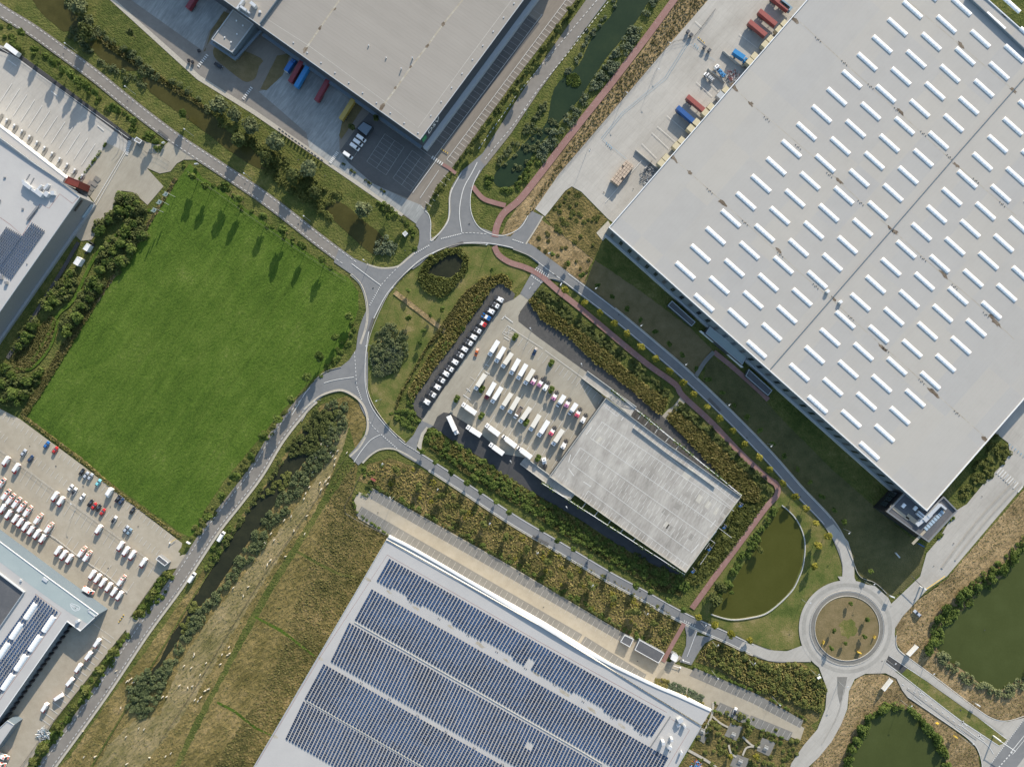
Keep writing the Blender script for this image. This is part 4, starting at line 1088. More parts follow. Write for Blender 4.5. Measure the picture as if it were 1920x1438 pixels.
# --- D: parcel depot bottom left
D = Bld('depot', 'parcel depot with grey-green roof edge, solar rows and white skylights', 'depot',
        "-80,955 96,1086 185,1151 151,1183 126,1165 -40,1402 -300,1220", 8.5, M['roofE'], M['wall_mid'], par=.3, trim=M['trim'])
D.flat('roof_band', ["-75,962 96,1089 183,1152 166,1170 130,1148 104,1130 62,1100 -80,993"], M['roofD'], h=.03)
D.flat('shaded_courtyard_roof', ["-60,1030 46,1110 0,1175 -100,1110"], M['roofG'], h=.02)  # dark colour holds the shade over a lower roof, laid flat here
D.line('courtyard_wall', ["-60,1028 47,1109 0,1177 -90,1118"], 1.6, M['trimgrey'], hz=1.2)
D.line('roof_marking', ["66,1113 115,1148 20,1283 -40,1368"], .6, plain('red_line', (.25, .08, .06), .7))
skyD = [(58, 1145), (31, 1182), (7, 1219), (92, 1169), (66, 1205), (40, 1241), (15, 1277)]
def skp(u, v):
    a, b, c, d = (67, 1115), (111, 1148), (-55, 1382), (-99, 1349)
    x = a[0] + (b[0] - a[0]) * u + (d[0] - a[0]) * v; y = a[1] + (b[1] - a[1]) * u + (d[1] - a[1]) * v
    for sx, sy in skyD:
        dx, dy = x - sx, y - sy
        al = dx * .56 - dy * .83; ac = dx * .83 + dy * .56
        if abs(al) < 17 and abs(ac + 1) < 7: return True
    return False
solar(D, "67,1115 111,1148 -55,1382 -99,1349", 9, 56, fu=.62, fv=.86, skip=skp)
for q in skyD:
    mb = MB(); barrel(mb, q[0], q[1], 9.6, 3.1, 56, .9, D.z); D.part('skylight', mb, M['skylight'])
D.line('emblem', [[(131.5, 1133), (134, 1131), (141, 1133), (148, 1136.5), (150.5, 1139), (148, 1143), (141, 1145), (136, 1142), (131.5, 1133)]], 1.0, M['trim'], h=.05)
D.line('emblem', [[(134, 1134), (138, 1137), (142, 1140), (147, 1141)], [(137, 1135), (141, 1138), (143, 1142)]], 1.6, M['trim'], h=.05)
D.boxes('roof_vent', [(38, 1088, 1, 1, .8, 0), (144, 1165, 1.6, 1.4, 1.6, 30), (172, 1151, 5, .7, .3, -38), (84, 1087, 3, 1.6, .5, -35), (166, 1143, 1, .5, .4, 0)], M['duct'])
for k in range(22):
    t = k / 22; x, y = 124 - 160 * t, 1169 + 230 * t
    wall_panel(D, (x - 2.6, y + 3.8), (x, y), .6, 3.6, 1.1, M['wall_black'], 'dock_door')
D2 = Bld('depot_annex', 'low grey annex at the lower end of the parcel depot', 'building', "-40,1400 14,1350 27,1358 -10,1410 -60,1440", 6.5, M['roofE'], M['wall_mid'], par=.3, trim=M['trimgrey'])
freewall('ramp_wall', 'short slanting concrete wall beside the depot annex in the yard', "28,1366 43,1347", .9, 2.5, M['wall_dark'])

# --- E: solar-covered warehouse, bottom
E = Bld('warehouse', 'warehouse with roof covered in blue solar panels and a white curved front canopy', 'warehouse',
        "724,1012 1020,1178 1315,1361 1085,1755 380,1600", 12.0, M['roofE'], M['wall_white'], par=.3, trim=M['trimgrey'])
solar(E, "730,1047 1249,1343 1222,1385 706,1089", 91, 11, skip=lambda u, v: (v > .9 and random.Random(int(u * 91) // 5).random() < .4) or (.53 < u < .55 and v > .6))
solar(E, "697,1104 1255,1421 1222,1479 665,1162", 98, 15)
solar(E, "655,1167 1213,1484 1178,1557 620,1240", 98, 18, skip=lambda u, v: .62 < u < .635 and .3 < v < .45)
solar(E, "607,1244 1160,1558 1124,1624 571,1310", 97, 17)
solar(E, "569,1314 1120,1627 1086,1698 535,1385", 97, 18)
E.line('roof_marking', ["480,1434 600,1232 726,1040 1010,1202 1250,1335", "1258,1347 1293,1368 1240,1456"], .5, plain('red_line', (.25, .08, .06), .7))
E.line('roof_gutter', ["665,1166 880,1288 1090,1408 1130,1432", "575,1313 700,1384 800,1441"], 1.3, M['concwall'], hz=.3)
E.line('fire_wall', ["1257,1342 1219,1400"], 1.2, M['wall_grey'], hz=.6)
E.flat('roof_stain', [blob(x, y, L, wd, an, i + 60, amp=.35) for i, (x, y, L, wd, an) in enumerate(((730, 1110, 10, 4, 35), (780, 1140, 16, 5, 35), (845, 1175, 14, 4, 35), (899, 1208, 22, 6, 35), (950, 1238, 12, 4, 35), (1005, 1263, 16, 4, 35), (1060, 1300, 24, 7, 35), (1110, 1330, 20, 6, 35), (1165, 1360, 16, 5, 35), (690, 1086, 14, 5, 35), (602, 1235, 10, 6, 35), (516, 1380, 12, 6, 35)))], M['stain_light'])
E.boxes('ventilation_unit', [(1276, 1351, 2.6, 2.4, 2.4, 30), (1272, 1360, 1.6, 1.4, 1.6, 30), (1284, 1362, 2, .8, 2.4, -50), (1244, 1394, 1.6, 1.6, 3.4, 0), (1256, 1402, 2.2, 1.6, 3, -30), (1260, 1388, 1.4, 1.4, 3, 0), (1278, 1413, 1.4, .9, 2.5, 60)], M['duct'])
vrow = [(768 + i * 54, 1128 + i * 31, .35, .35, .3, 0) for i in range(10)] + [(676 + i * 53, 1279 + i * 30.5, .35, .35, .3, 0) for i in range(6)]
E.boxes('roof_vent', vrow + [(x + 3, y + 2, a, b, c, d) for x, y, a, b, c, d in vrow], M['darkmetal'])
# curved white canopy along the front: wedge widening to the right
can = MB()
zc1, zc2 = 12.6, 12.9
o_ = W2(crom(pts("728,1007 780,1034 900,1104 1082,1214 1210,1279 1270,1305 1332,1333"), False, 4), 12.8)
i_ = W2(crom(pts("724,1010 800,1051 925,1122 1082,1213 1180,1276 1250,1319 1316,1359"), False, 4), 12.8)
n = len(o_)
vs = [(x, y, 12.9) for x, y in o_] + [(x, y, 12.75) for x, y in i_] + [(x, y, 12.45) for x, y in o_] + [(x, y, 12.35) for x, y in i_]
can.add(vs, [(i, n + i, n + i + 1, i + 1) for i in range(n - 1)] + [(2 * n + i, 2 * n + i + 1, 3 * n + i + 1, 3 * n + i) for i in range(n - 1)] + [(2 * n + i, i, i + 1, 2 * n + i + 1) for i in range(n - 1)] + [(n + i, 3 * n + i, 3 * n + i + 1, n + i + 1) for i in range(n - 1)] + [(n - 1, 2 * n - 1, 4 * n - 1, 3 * n - 1)])
E.part('front_canopy', can, M['roofE'])
rim = MB()
for i in range(n - 1):
    a, b = Vector(o_[i]), Vector(o_[i + 1]); d = (b - a).normalized(); nn = Vector((-d.y, d.x)) * 1.3
    rim.prism([tuple(a), tuple(b), tuple(b + nn), tuple(a + nn)], 12.3, 13.3)
E.part('canopy_rim', rim, M['wall_white'])
for a, b, off in (((1252, 1292), (1288, 1307), 0), ((1292, 1308), (1326, 1326), 0)):
    mb = MB()
    q = ccw(W2([a, b, (b[0] - 3, b[1] + 5), (a[0] - 3, a[1] + 5)], 8)); mb.prism(q, 7.6, 8)
    q = ccw(W2([a, b, (b[0] - 1, b[1] + 2), (a[0] - 1, a[1] + 2)], 9)); mb.prism(q, 8.01, 8.8)
    E.part('balcony', mb, M['wall_white'])

M['trackc'] = plain('damp_concrete', (.27, .258, .235), .8, vary=.1)
# --- F: parking deck
F = Bld('parking_deck', 'raised concrete parking deck with empty marked bays next to the truck park', 'parking deck',
        "1136,746 1183,781 1240,824 1300,866 1389,930 1285,1073 1180,1000 1078,927 1030,893", 6.5, M['deck'], M['wall_dark'], par=.9, trim=M['concwall'], parw=.25)
def drift(s, e, n, dvec):
    out = []
    for i in range(n):
        t = i / (n - 1); x, y = s[0] + (e[0] - s[0]) * t, s[1] + (e[1] - s[1]) * t
        out.append([(x, y), (x + dvec[0], y + dvec[1])])
    return out
dl = [pts("1129,791 1376,958"), pts("1129,791 1107,821"), pts("1107,821 1325,972 1372,1008"), pts("1088,839 1070,868"), pts("1088,839 1341,1018 1313,1058"), pts("1070,868 1293,1033"), pts("1103,920 1290,1060"), pts("1103,920 1094,935"),
      pts("1194,790 1378,942"), pts("1194,790 1187,802"), pts("1187,802 1370,950"), pts("1132,760 1157,781"), pts("1157,781 1165,770"), pts("1341,1018 1293,1033")]
F.line('bay_marking', dl[:-1], .75, M['white'])
F.line('bay_marking', drift((1135, 795), (1360, 950), 30, (-10, 14.5)) + drift((1120, 812), (1325, 960), 28, (-9, 13)) + drift((1088, 842), (1330, 1018), 30, (-8, 12)) + drift((1150, 905), (1290, 1010), 18, (-8, 12)) + drift((1200, 798), (1386, 932), 26, (-7, 10)) + drift((1088, 935), (1286, 1070), 27, (7, -10)) + drift((1040, 890), (1060, 903), 4, (5, -7)) + drift((1140, 758), (1160, 772), 5, (-5, 8)), .55, M['white'])
arw = [[(1169, 782), (1165, 788)], [(1109, 801), (1099, 815)], [(1070, 852), (1066, 866)], [(1066, 878), (1076, 892)], [(1094, 903), (1108, 912)], [(1342, 975), (1332, 988)], [(1310, 1020), (1296, 1036)]]
F.line('arrow_marking', arw, 1.3, M['white'], h=.03)
F.flat('new_slab', ["1278,892 1290,875 1303,884 1288,902", "1304,938 1311,926 1319,932 1311,944", "1321,949 1328,938 1335,944 1327,955", "1337,962 1344,950 1349,955 1342,967", "1116,828 1124,818 1130,822 1120,833", "1243,985 1250,977 1256,982 1250,991"], M['paleslab'], h=.012)
F.flat('wet_slab', ["1262,950 1268,942 1278,948 1272,957", "1240,960 1246,952 1254,958 1248,967", "1248,990 1254,982 1262,988 1256,997", "1362,948 1372,954 1364,968 1356,962", "1290,1010 1296,1000 1303,1005 1297,1014", "1345,978 1352,968 1360,974 1352,986"], M['trackc'], h=.012)
F.line('guard_rail', ["1187,802 1250,850 1310,892 1340,914"], .25, M['steel'], hz=1.0)
def ramp(label, quad, zlo, zhi):
    """quad px: low-left, low-right, high-right, high-left"""
    q = pts(quad); zs = (zlo, zlo, zhi, zhi)
    w = [P(x, y, z) for (x, y), z in zip(q, zs)]
    cx, cy = sum(p[0] for p in w) / 4, sum(p[1] for p in w) / 4
    root = empty('ramp', (cx, cy, 0)); tag(root, label, 'ramp', 'ramps up to the parking deck')
    mb = MB()
    a = sum(w[i][0] * w[(i + 1) % 4][1] - w[(i + 1) % 4][0] * w[i][1] for i in range(4))
    if a < 0: w = [w[1], w[0], w[3], w[2]]
    mb.add([(x, y, z) for x, y, z in w] + [(x, y, max(z - .6, 0)) for x, y, z in w], [(0, 1, 2, 3), (7, 6, 5, 4), (0, 4, 5, 1), (1, 5, 6, 2), (2, 6, 7, 3), (3, 7, 4, 0)])
    o = mb.build('ramp_slab', M['deck'], root); o.location = (-cx, -cy, 0)
    for e0, e1 in ((0, 3), (1, 2)):
        mb = MB(); A0, B0 = Vector(w[e0]), Vector(w[e1]); d = (B0 - A0); nn = Vector((-d.y, d.x, 0)).normalized() * .18
        up = Vector((0, 0, 1.0)); dn = Vector((0, 0, .05))
        v = [A0 - nn - dn, B0 - nn - dn, B0 + nn - dn, A0 + nn - dn, A0 - nn + up, B0 - nn + up, B0 + nn + up, A0 + nn + up]
        mb.add(v, [(3, 2, 1, 0), (4, 5, 6, 7), (0, 1, 5, 4), (1, 2, 6, 5), (2, 3, 7, 6), (3, 0, 4, 7)])
        o = mb.build('ramp_wall', M['concwall'], root); o.location = (-cx, -cy, 0)
    return root
ramp('concrete ramp climbing to the parking deck beside the gravel strip and gold reeds', "1091,709 1101,696 1193,763 1183,779", .3, 6.45)
ramp('concrete ramp climbing to the parking deck beside the dark asphalt strip', "985,857 975,869 1066,937 1077,925", .3, 6.45)

def trellis(label, a, b, n, z, seed):
    A0 = Vector(P(a[0], a[1], z)); B0 = Vector(P(b[0], b[1], z))
    root = empty('green_trellis', (A0.x, A0.y, 0)); tag(root, label, 'trellis', 'climber-covered steel trellises along the deck')
    d = (B0 - A0) / n; of = (-A0.x, -A0.y, 0)
    for nm, dz, rd in (('top_rail', 0, .13), ('middle_rail', 3, .1)):
        mb = MB()
        for k in range(n): mb.rod(A0 + d * k - Vector((0, 0, dz)), A0 + d * (k + 1) - Vector((0, 0, dz)), rd, 4)
        o = mb.build(nm, M['trim'], root); o.location = of
    for k in range(n + 1):
        mb = MB(); p = A0 + d * k; mb.rod((p.x, p.y, 0), (p.x, p.y, z), .12, 5)
        o = mb.build('post', M['steel'], root); o.location = of
    rr = random.Random(seed); lv = MB()
    for k in range(n * 26):
        p = A0 + d * (n * rr.random()); s = .35
        if math.sin(p.x * .35 + seed) + rr.uniform(-.6, .6) < -.1: continue
        c = Vector((p.x + rr.gauss(0, .35), p.y + rr.gauss(0, .35), z - abs(rr.gauss(0, 1.6)) + .2))
        u = Vector((rr.gauss(0, 1), rr.gauss(0, 1), rr.gauss(0, .5))).normalized() * s; v = u.cross(Vector((rr.gauss(0, 1), rr.gauss(0, 1), 1))).normalized() * s
        lv.add([c - u - v, c + u - v, c + u + v, c - u + v], [(0, 1, 2, 3)])
    o = lv.build('climbing_plants', M['f_mid'], root); o.location = of; o['kind'] = 'stuff'
    return root
trellis('white steel trellis with climbing green plants on the gravel strip side of the deck', (1148, 731), (1391, 929), 34, 6.8, 1)
trellis('white steel trellis with climbing green plants on the dark asphalt side of the deck', (1017, 906), (1284, 1077), 34, 6.8, 2)
# spreader beams between deck and trellis
for i, (a, b) in enumerate((((1190, 762), (1181, 776)), ((1204, 774), (1196, 786)), ((1219, 785), (1209, 798)), ((1236, 800), (1228, 812)), ((1256, 818), (1248, 828)), ((1275, 833), (1267, 843)), ((1068, 937), (1077, 927)), ((1091, 953), (1098, 943)), ((1114, 968), (1122, 958)), ((1139, 984), (1146, 974)), ((1163, 999), (1170, 990)), ((1187, 1014), (1194, 1006)))):
    mb = MB(); mb.rod(P(a[0], a[1], 6.2), P(b[0], b[1], 6.2), .22, 5); F.part('support_beam', mb, M['concwall'])

# --- small buildings by the solar warehouse
for lb, pl in (('small dark-roofed bicycle shelter standing nearer the middle of the tan strip', "1171,1190 1188,1198 1181,1213 1163,1203"), ('long dark-roofed bicycle shelter beside the end of the red path', "1199,1199 1246,1225 1235,1243 1190,1218")):
    Bld('bicycle_shelter', lb, 'shelter', pl, 3.2, M['roofG'], M['wall_grey'], par=.12, trim=M['trim'], parw=.3, group='shelters beside the tan parking strip')
Bld('gate_lodge', 'small rounded white gate lodge between the red path and barriers', 'kiosk', "1260,1226 1263,1224 1271,1228 1272,1232 1268,1240 1265,1240 1257,1235", 3.5, M['wall_white'], M['wall_grey'], par=.1, trim=M['trim'])
Bld('gatehouse', 'dark-roofed gatehouse with white edge at the car park exit', 'kiosk', "298,1041 316,1055 309,1061 292,1048", 3.2, M['roofG'], M['wall_grey'], par=.12, trim=M['trim'], parw=.3)
Bld('gatehouse', 'small square grey gatehouse by the hedge end near the field', 'kiosk', "256,257 267,264 262,270 251,264", 3.0, M['paver_grey'], M['wall_grey'], par=.1)
Bld('utility_kiosk', 'square grey utility hut on the verge beside the pond near the ring road', 'utility hut', "760,433 765,438 759,444 754,438", 2.6, M['concwall'], M['wall_grey'], par=.05)
Bld('transformer_hut', 'white boxy container with roof grilles beside a dark screen', 'container', "163,456 170,460 163,472 155,467", 3.0, M['wall_white'], M['wall_white'], par=.1)
Bld('transformer_hut', 'plain white container on grass, the lower of two by the grey wall', 'container', "145,481 154,486 146,499 137,494", 3.0, M['wall_white'], M['wall_white'], par=.1)
freewall('screen_wall', 'dark screen fence around the white container with roof grilles', "168,452 179,459 163,477", .5, 2.4, M['darkmetal'])
freewall('ramp_wall', 'pale concrete retaining wall by the stacked crates', "1191,283 1215,303 1232,318", 1.2, 1.6, M['concwall'])
freewall('ramp_wall', 'grey concrete retaining wall between the two blue truck bays', "1354,98 1384,124", 1.2, 1.8, M['concwall'])
freewall('ramp_wall', 'grey concrete retaining wall beside the small white truck', "1326,131 1358,157", 1.2, 1.8, M['concwall'])
freewall('ramp_wall', 'bent dark concrete wall near the heap of scrap metal', "1222,302 1212,316 1207,325", .5, 2.0, M['wall_dark'])
# ---------------- vegetation ----------------
def inpoly(x, y, p):
    c = False; n = len(p); j = n - 1
    for i in range(n):
        if (p[i][1] > y) != (p[j][1] > y) and x < (p[j][0] - p[i][0]) * (y - p[i][1]) / (p[j][1] - p[i][1]) + p[i][0]: c = not c
        j = i
    return c

def quads_mesh(name, C, U, V, mat):
    n = len(C)
    v = np.empty((n, 4, 3), dtype=np.float32)
    v[:, 0] = C - U - V; v[:, 1] = C + U - V; v[:, 2] = C + U + V; v[:, 3] = C - U + V
    me = bpy.data.meshes.new(name)
    me.vertices.add(4 * n); me.vertices.foreach_set('co', v.reshape(-1))
    me.loops.add(4 * n); me.loops.foreach_set('vertex_index', np.arange(4 * n, dtype=np.int32))
    me.polygons.add(n); me.polygons.foreach_set('loop_start', np.arange(0, 4 * n, 4, dtype=np.int32)); me.polygons.foreach_set('loop_total', np.full(n, 4, dtype=np.int32))
    me.materials.append(mat)
    me.update(calc_edges=True)
    return me

def leafcloud(rng, centers, radii, zsc, per, leaf, up=.5):
    """leaf quads over the upper surface of ellipsoid clumps; returns C,U,V"""
    cs = np.repeat(centers, per, axis=0); rs = np.repeat(radii, per); zs = np.repeat(zsc, per)
    n = len(cs)
    d = rng.normal(size=(n, 3)); d[:, 2] = np.abs(d[:, 2]) * 1.0 - .25
    d /= np.linalg.norm(d, axis=1)[:, None]
    k = rng.uniform(.72, 1.08, n)[:, None]
    C = cs + d * k * np.stack([rs, rs, zs], 1)
    N = d + rng.normal(size=(n, 3)) * .5 + np.array([.25, .65, 0]); N[:, 2] += up + .4
    N /= np.linalg.norm(N, axis=1)[:, None]
    t = rng.normal(size=(n, 3)); U = np.cross(N, t); U /= np.linalg.norm(U, axis=1)[:, None]; V = np.cross(N, U)
    s = (leaf * rng.uniform(.6, 1.3, n))[:, None]
    return C, U * s, V * s * .8

def scrub(name, s, mat, h=(1.2, 2.4), r=(1.1, 2.2), area=5.0, leaf=.28, per=56, seed=1, holes=(), smooth=0, label=None, cat=None, kind='stuff', group=None, fill=1.0):
    p = pts(s) if isinstance(s, str) else s
    if smooth: p = crom(p, True, smooth)
    holes = [pts(q) if isinstance(q, str) else q for q in holes]
    xs = [q[0] for q in p]; ys = [q[1] for q in p]
    rng = np.random.default_rng(seed)
    A = (max(xs) - min(xs)) * (max(ys) - min(ys)) * S * S
    out = []
    for _ in range(int(A / area * fill)):
        x, y = rng.uniform(min(xs), max(xs)), rng.uniform(min(ys), max(ys))
        if x < -40 or x > 1960 or y < -40 or y > 1480: continue
        if not inpoly(x, y, p) or any(inpoly(x, y, q) for q in holes): continue
        out.append((x, y))
    if not out: return None
    n = len(out)
    R_ = rng.uniform(r[0], r[1], n); H_ = rng.uniform(h[0], h[1], n)
    C = np.array([P(x, y, 0)[:2] + (hh * .35,) for (x, y), hh in zip(out, H_)])
    c, u, v = leafcloud(rng, C, R_, H_ * .65, per, leaf)
    c[:, 2] = np.maximum(c[:, 2], .25)
    me = quads_mesh(name, c, u, v, mat)
    o = link(name, me)
    tag(o, label, cat, group, kind)
    return o

def reeds(name, s, mat, h=2.2, dens=2.2, lean=.8, wd=.2, seed=1, holes=(), smooth=0, label=None, cat=None):
    """upright leaning blades, tapering clumps"""
    p = pts(s) if isinstance(s, str) else s
    if smooth: p = crom(p, True, smooth)
    holes = [pts(q) if isinstance(q, str) else q for q in holes]
    xs = [q[0] for q in p]; ys = [q[1] for q in p]
    rng = np.random.default_rng(seed)
    A = (max(xs) - min(xs)) * (max(ys) - min(ys)) * S * S
    n = int(A * dens * 1.5)
    X = rng.uniform(min(xs), max(xs), n); Y = rng.uniform(min(ys), max(ys), n)
    ok = np.array([(-30 < a < 1950 and -30 < b < 1470 and inpoly(a, b, p) and not any(inpoly(a, b, q) for q in holes)) for a, b in zip(X, Y)], dtype=bool)
    X, Y = X[ok], Y[ok]; n = len(X)
    if not n: return None
    wx = (X - 960) * S; wy = (719 - Y) * S
    lump = .75 + .14 * np.sin(wx * .9 + 2 * np.sin(wy * .35)) * np.sin(wy * .8 + 1.7 * np.sin(wx * .3)) + .14 * np.sin(wx * 2.1 + 3 * np.sin(wy * .7)) * np.sin(wy * 2.4 + wx)
    hh = .5 * h * (.6 + .45 * lump) * rng.uniform(.75, 1.2, n)
    ang = rng.normal(-2.0, .9, n); le = lean * rng.uniform(.4, 1.4, n)
    base = np.stack([wx, wy, np.zeros(n)], 1)
    top = base + np.stack([np.cos(ang) * le * hh, np.sin(ang) * le * hh, hh], 1)
    C = (base + top) / 2; C[:, 2] += .05
    V = (top - base) / 2
    side = np.cross(V, rng.normal(size=(n, 3)) * .35 + np.array([0, 0, 1.0])); side /= np.linalg.norm(side, axis=1)[:, None]
    U = side * (wd * rng.uniform(.6, 1.5, n))[:, None] * 1.6
    me = quads_mesh(name, C, U, V, mat)
    o = link(name, me); tag(o, label, cat, None, 'stuff')
    return o

def blobp(x, y, r): return [(x + r * math.cos(t * .5236), y + r * math.sin(t * .5236)) for t in range(12)]
# hedge banks round the truck park
reeds('reeds', "905,520 945,512 962,528 958,542 938,530 922,540 905,566 850,643 818,684 795,718 772,752 765,735 790,690 840,615 872,560", M['f_gold'], 2.6, 4, seed=1)
scrub('undergrowth', "925,536 915,552 880,600 848,645 816,684 795,716 772,755 778,776 790,790 772,806 748,803 740,775 760,755 790,700 850,620 885,565 905,545", M['f_mid'], (.7, 1.5), (.8, 1.4), 4, seed=2)
reeds('reeds', "870,548 905,522 850,600 800,655 757,730 742,770 748,740 800,650", M['f_tan'], 2.0, 5, seed=3)
reeds('reeds', "992,564 1003,555 1060,600 1130,650 1190,705 1252,748 1246,766 1234,774 1180,726 1115,678 1065,629 1015,597", M['f_gold'], 2.8, 6, seed=4)
scrub('undergrowth', "998,558 1015,542 1028,546 1090,595 1150,645 1215,700 1263,740 1250,748 1190,706 1130,652 1060,602", M['f_dark'], (.8, 1.8), (.8, 1.5), 3.5, seed=5)
scrub('undergrowth', "1010,560 1070,612 1135,662 1190,712 1235,760 1225,762 1180,722 1120,670 1065,622 1010,585", M['f_olive'], (.8, 1.6), (.7, 1.3), 9, seed=6)
reeds('reeds', "1250,783 1262,767 1300,792 1350,836 1400,886 1425,916 1420,940 1395,935 1335,871", M['f_gold'], 2.8, 6, seed=7)
scrub('undergrowth', "1264,764 1276,753 1330,800 1390,858 1442,907 1446,926 1430,922 1400,886 1350,836 1300,792", M['f_dark'], (1, 2.3), (.9, 1.8), 4, seed=8)
reeds('reeds', "1393,932 1420,930 1440,930 1430,950 1395,1000 1345,1065 1300,1100 1286,1082 1292,1076 1390,940", M['f_olive'], 1.3, 4, seed=9)
scrub('undergrowth', "1400,940 1436,932 1420,965 1370,1030 1310,1100 1290,1085", M['f_olive'], (.6, 1.3), (.7, 1.4), 9, seed=10)
scrub('undergrowth', "803,803 816,806 858,832 903,858 960,902 1017,937 1085,975 1160,1025 1235,1067 1283,1084 1296,1098 1270,1112 1240,1106 1160,1060 1070,1008 980,950 900,903 840,860 812,838 798,826", M['f_mid'], (.9, 2.0), (.9, 1.8), 4, seed=11)
scrub('undergrowth', "960,900 1160,1023 1283,1082 1290,1090 1240,1080 1100,1000 960,915 870,850 905,860", M['f_olive'], (.8, 1.8), (.8, 1.5), 6, seed=12)
reeds('reeds', "803,806 830,815 900,858 960,900 1085,974 1160,1025 1280,1085 1270,1095 1160,1035 1060,980 960,920 880,870 805,830", M['f_gold'], 2.2, 3, seed=13)
reeds('reeds', "800,835 900,905 980,952 1070,1010 1160,1062 1240,1108 1280,1116 1275,1100 1160,1050 1070,998 980,940 900,893 830,850", M['f_tan'], 1.5, 4, seed=14)
# scrub bank south of the ring road
for i, (mt, h, d, kind) in enumerate(((M['f_gold'], 1.6, 1.1, 'r'), (M['f_olive'], (.4, 1.1), 60, 's'), (M['f_yel'], (.3, .8), 90, 's'))):
    poly = "688,880 715,864 760,872 790,886 860,927 960,987 1060,1040 1160,1092 1258,1150 1270,1172 1245,1224 1180,1184 960,1055 860,998 760,943 702,908"
    if kind == 'r': reeds('reeds', poly, mt, 1.1, .7, seed=20)
    else: scrub('undergrowth', poly, mt, h, (.8, 2.0), d, seed=20 + i, per=34)
scrub('undergrowth', "700,908 760,938 860,992 960,1048 1180,1178 1243,1216 1246,1226 1180,1190 960,1060 860,1002 760,948 700,914", M['f_mid'], (.5, 1.2), (.7, 1.3), 8, seed=24, per=34)
for i in range(11):
    x, y = 1010 + i * 25, 1010 + i * 15.5
# scrub mound by the small roundabout
scrub('undergrowth', "1308,1228 1325,1208 1345,1203 1440,1242 1500,1243 1533,1263 1548,1292 1538,1335 1500,1320 1420,1290 1350,1250", M['f_olive'], (.8, 2.2), (.9, 1.8), 6, seed=30)
reeds('reeds', "1308,1228 1325,1208 1345,1203 1440,1242 1500,1243 1533,1263 1548,1292 1538,1335 1500,1320 1420,1290 1350,1250", M['f_gold'], 2.2, 1.6, seed=31)
scrub('undergrowth', "1350,1320 1500,1385 1525,1370 1510,1395 1470,1440 1290,1440 1300,1395 1325,1345", M['f_olive'], (.4, 1.1), (.7, 1.4), 14, seed=32, holes=("1370,1354 1392,1362 1381,1388 1358,1378", "1429,1382 1454,1391 1442,1417 1418,1406", "1378,1412 1406,1422 1394,1445 1368,1435"))
scrub('flower_bed', "1226,1280 1232,1268 1255,1276 1250,1290 1300,1308 1330,1322 1328,1335", M['f_gold'], (.4, .9), (.5, .9), .9, seed=33)
scrub('flower_bed', "1255,1276 1287,1288 1284,1302 1252,1290", M['f_grey'], (.4, .7), (.4, .7), .5, seed=34, leaf=.25)
scrub('flower_bed', "1292,1291 1320,1303 1314,1315 1289,1304", M['f_grey'], (.4, .7), (.4, .7), .5, seed=35, leaf=.25)
# ring-lawn ponds
W3 = "800,512 811,496 838,478 857,474 869,488 867,505 846,522 818,518"
reeds('reeds', "785,522 792,500 808,482 840,467 862,466 877,482 876,505 862,525 846,545 830,556 812,552 795,542", M['f_olive'], 2.4, 6, seed=40, holes=(W3,), smooth=4)
scrub('undergrowth', "785,522 792,500 808,482 840,467 862,466 877,482 876,505 862,525 846,545 830,556 812,552 795,542", M['f_olive'], (.8, 1.8), (.7, 1.4), 8, seed=41, holes=(W3,), smooth=4)
scrub('undergrowth', "700,645 712,616 732,608 752,618 765,640 762,665 740,698 712,706 698,690", M['f_reed'], (1.2, 2.6), (.9, 1.8), 4, seed=42, smooth=4)
reeds('reeds', "702,662 745,650 758,670 735,700 710,704 700,690", M['f_grey'], 2.4, 6, seed=43, smooth=4)
# grass block and banks near the big warehouse
scrub('undergrowth', "1024,408 1062,362 1074,354 1088,364 1136,411 1117,436 1126,452 1112,480 1040,428", M['f_olive'], (.3, 1.0), (.6, 1.5), 16, seed=50)
scrub('undergrowth', "1000,440 1030,430 1110,487 1093,530 1060,512 1010,470", M['f_tan'], (.3, .7), (.5, 1.2), 30, seed=51)
reeds('reeds', "1270,0 1345,-20 1255,80 1120,240 1046,325 1003,388 985,420 985,400 1100,225 1207,95", M['f_tan'], .7, 1.2, seed=52)
scrub('undergrowth', "1795,930 1812,944 1845,904 1882,868 1893,850 1890,832 1868,812 1845,840", M['f_olive'], (.6, 1.6), (.8, 1.6), 5, seed=53)
scrub('undergrowth', "1752,1008 1760,1012 1795,960 1788,955", M['f_mid'], (.6, 1.2), (.6, 1), 4, seed=54)
# canal edges
scrub('undergrowth', "925,318 960,288 985,262 1012,235 1030,195 1022,190 960,270 930,300 918,330", M['f_reed'], (.8, 1.8), (.8, 1.6), 5, seed=60, holes=WATERS)
scrub('undergrowth', "905,350 925,355 960,365 990,340 1010,305 1000,285 985,315 960,345 930,348 920,320 908,335", M['f_mid'], (.6, 1.6), (.7, 1.5), 5, seed=61, holes=WATERS)
scrub('undergrowth', "1005,282 1042,242 1062,216 1092,182 1136,114 1172,68 1200,32 1226,-20 1240,-20 1205,60 1150,135 1090,215 1050,262 1015,308", M['f_grey'], (1.0, 2.6), (1.0, 2.0), 6, seed=62, holes=WATERS)
scrub('undergrowth', "1085,120 1110,72 1147,28 1170,-20 1160,-22 1140,20 1100,70 1075,115 1035,165 1042,170", M['f_grey'], (.6, 1.4), (.8, 1.5), 8, seed=63, holes=WATERS)
scrub('undergrowth', "940,310 1000,250 1035,225 1050,235 1010,275 985,310 960,330", M['f_reed'], (.5, 1.2), (.7, 1.5), 9, seed=64)
scrub('water_plants', blobp(1075, 151, 13), M['f_mid'], (.3, .7), (.6, 1.1), 1.6, seed=66)
scrub('water_plants', blobp(1100, 60, 6), M['f_grey'], (.2, .4), (.6, 1), 3, seed=67)
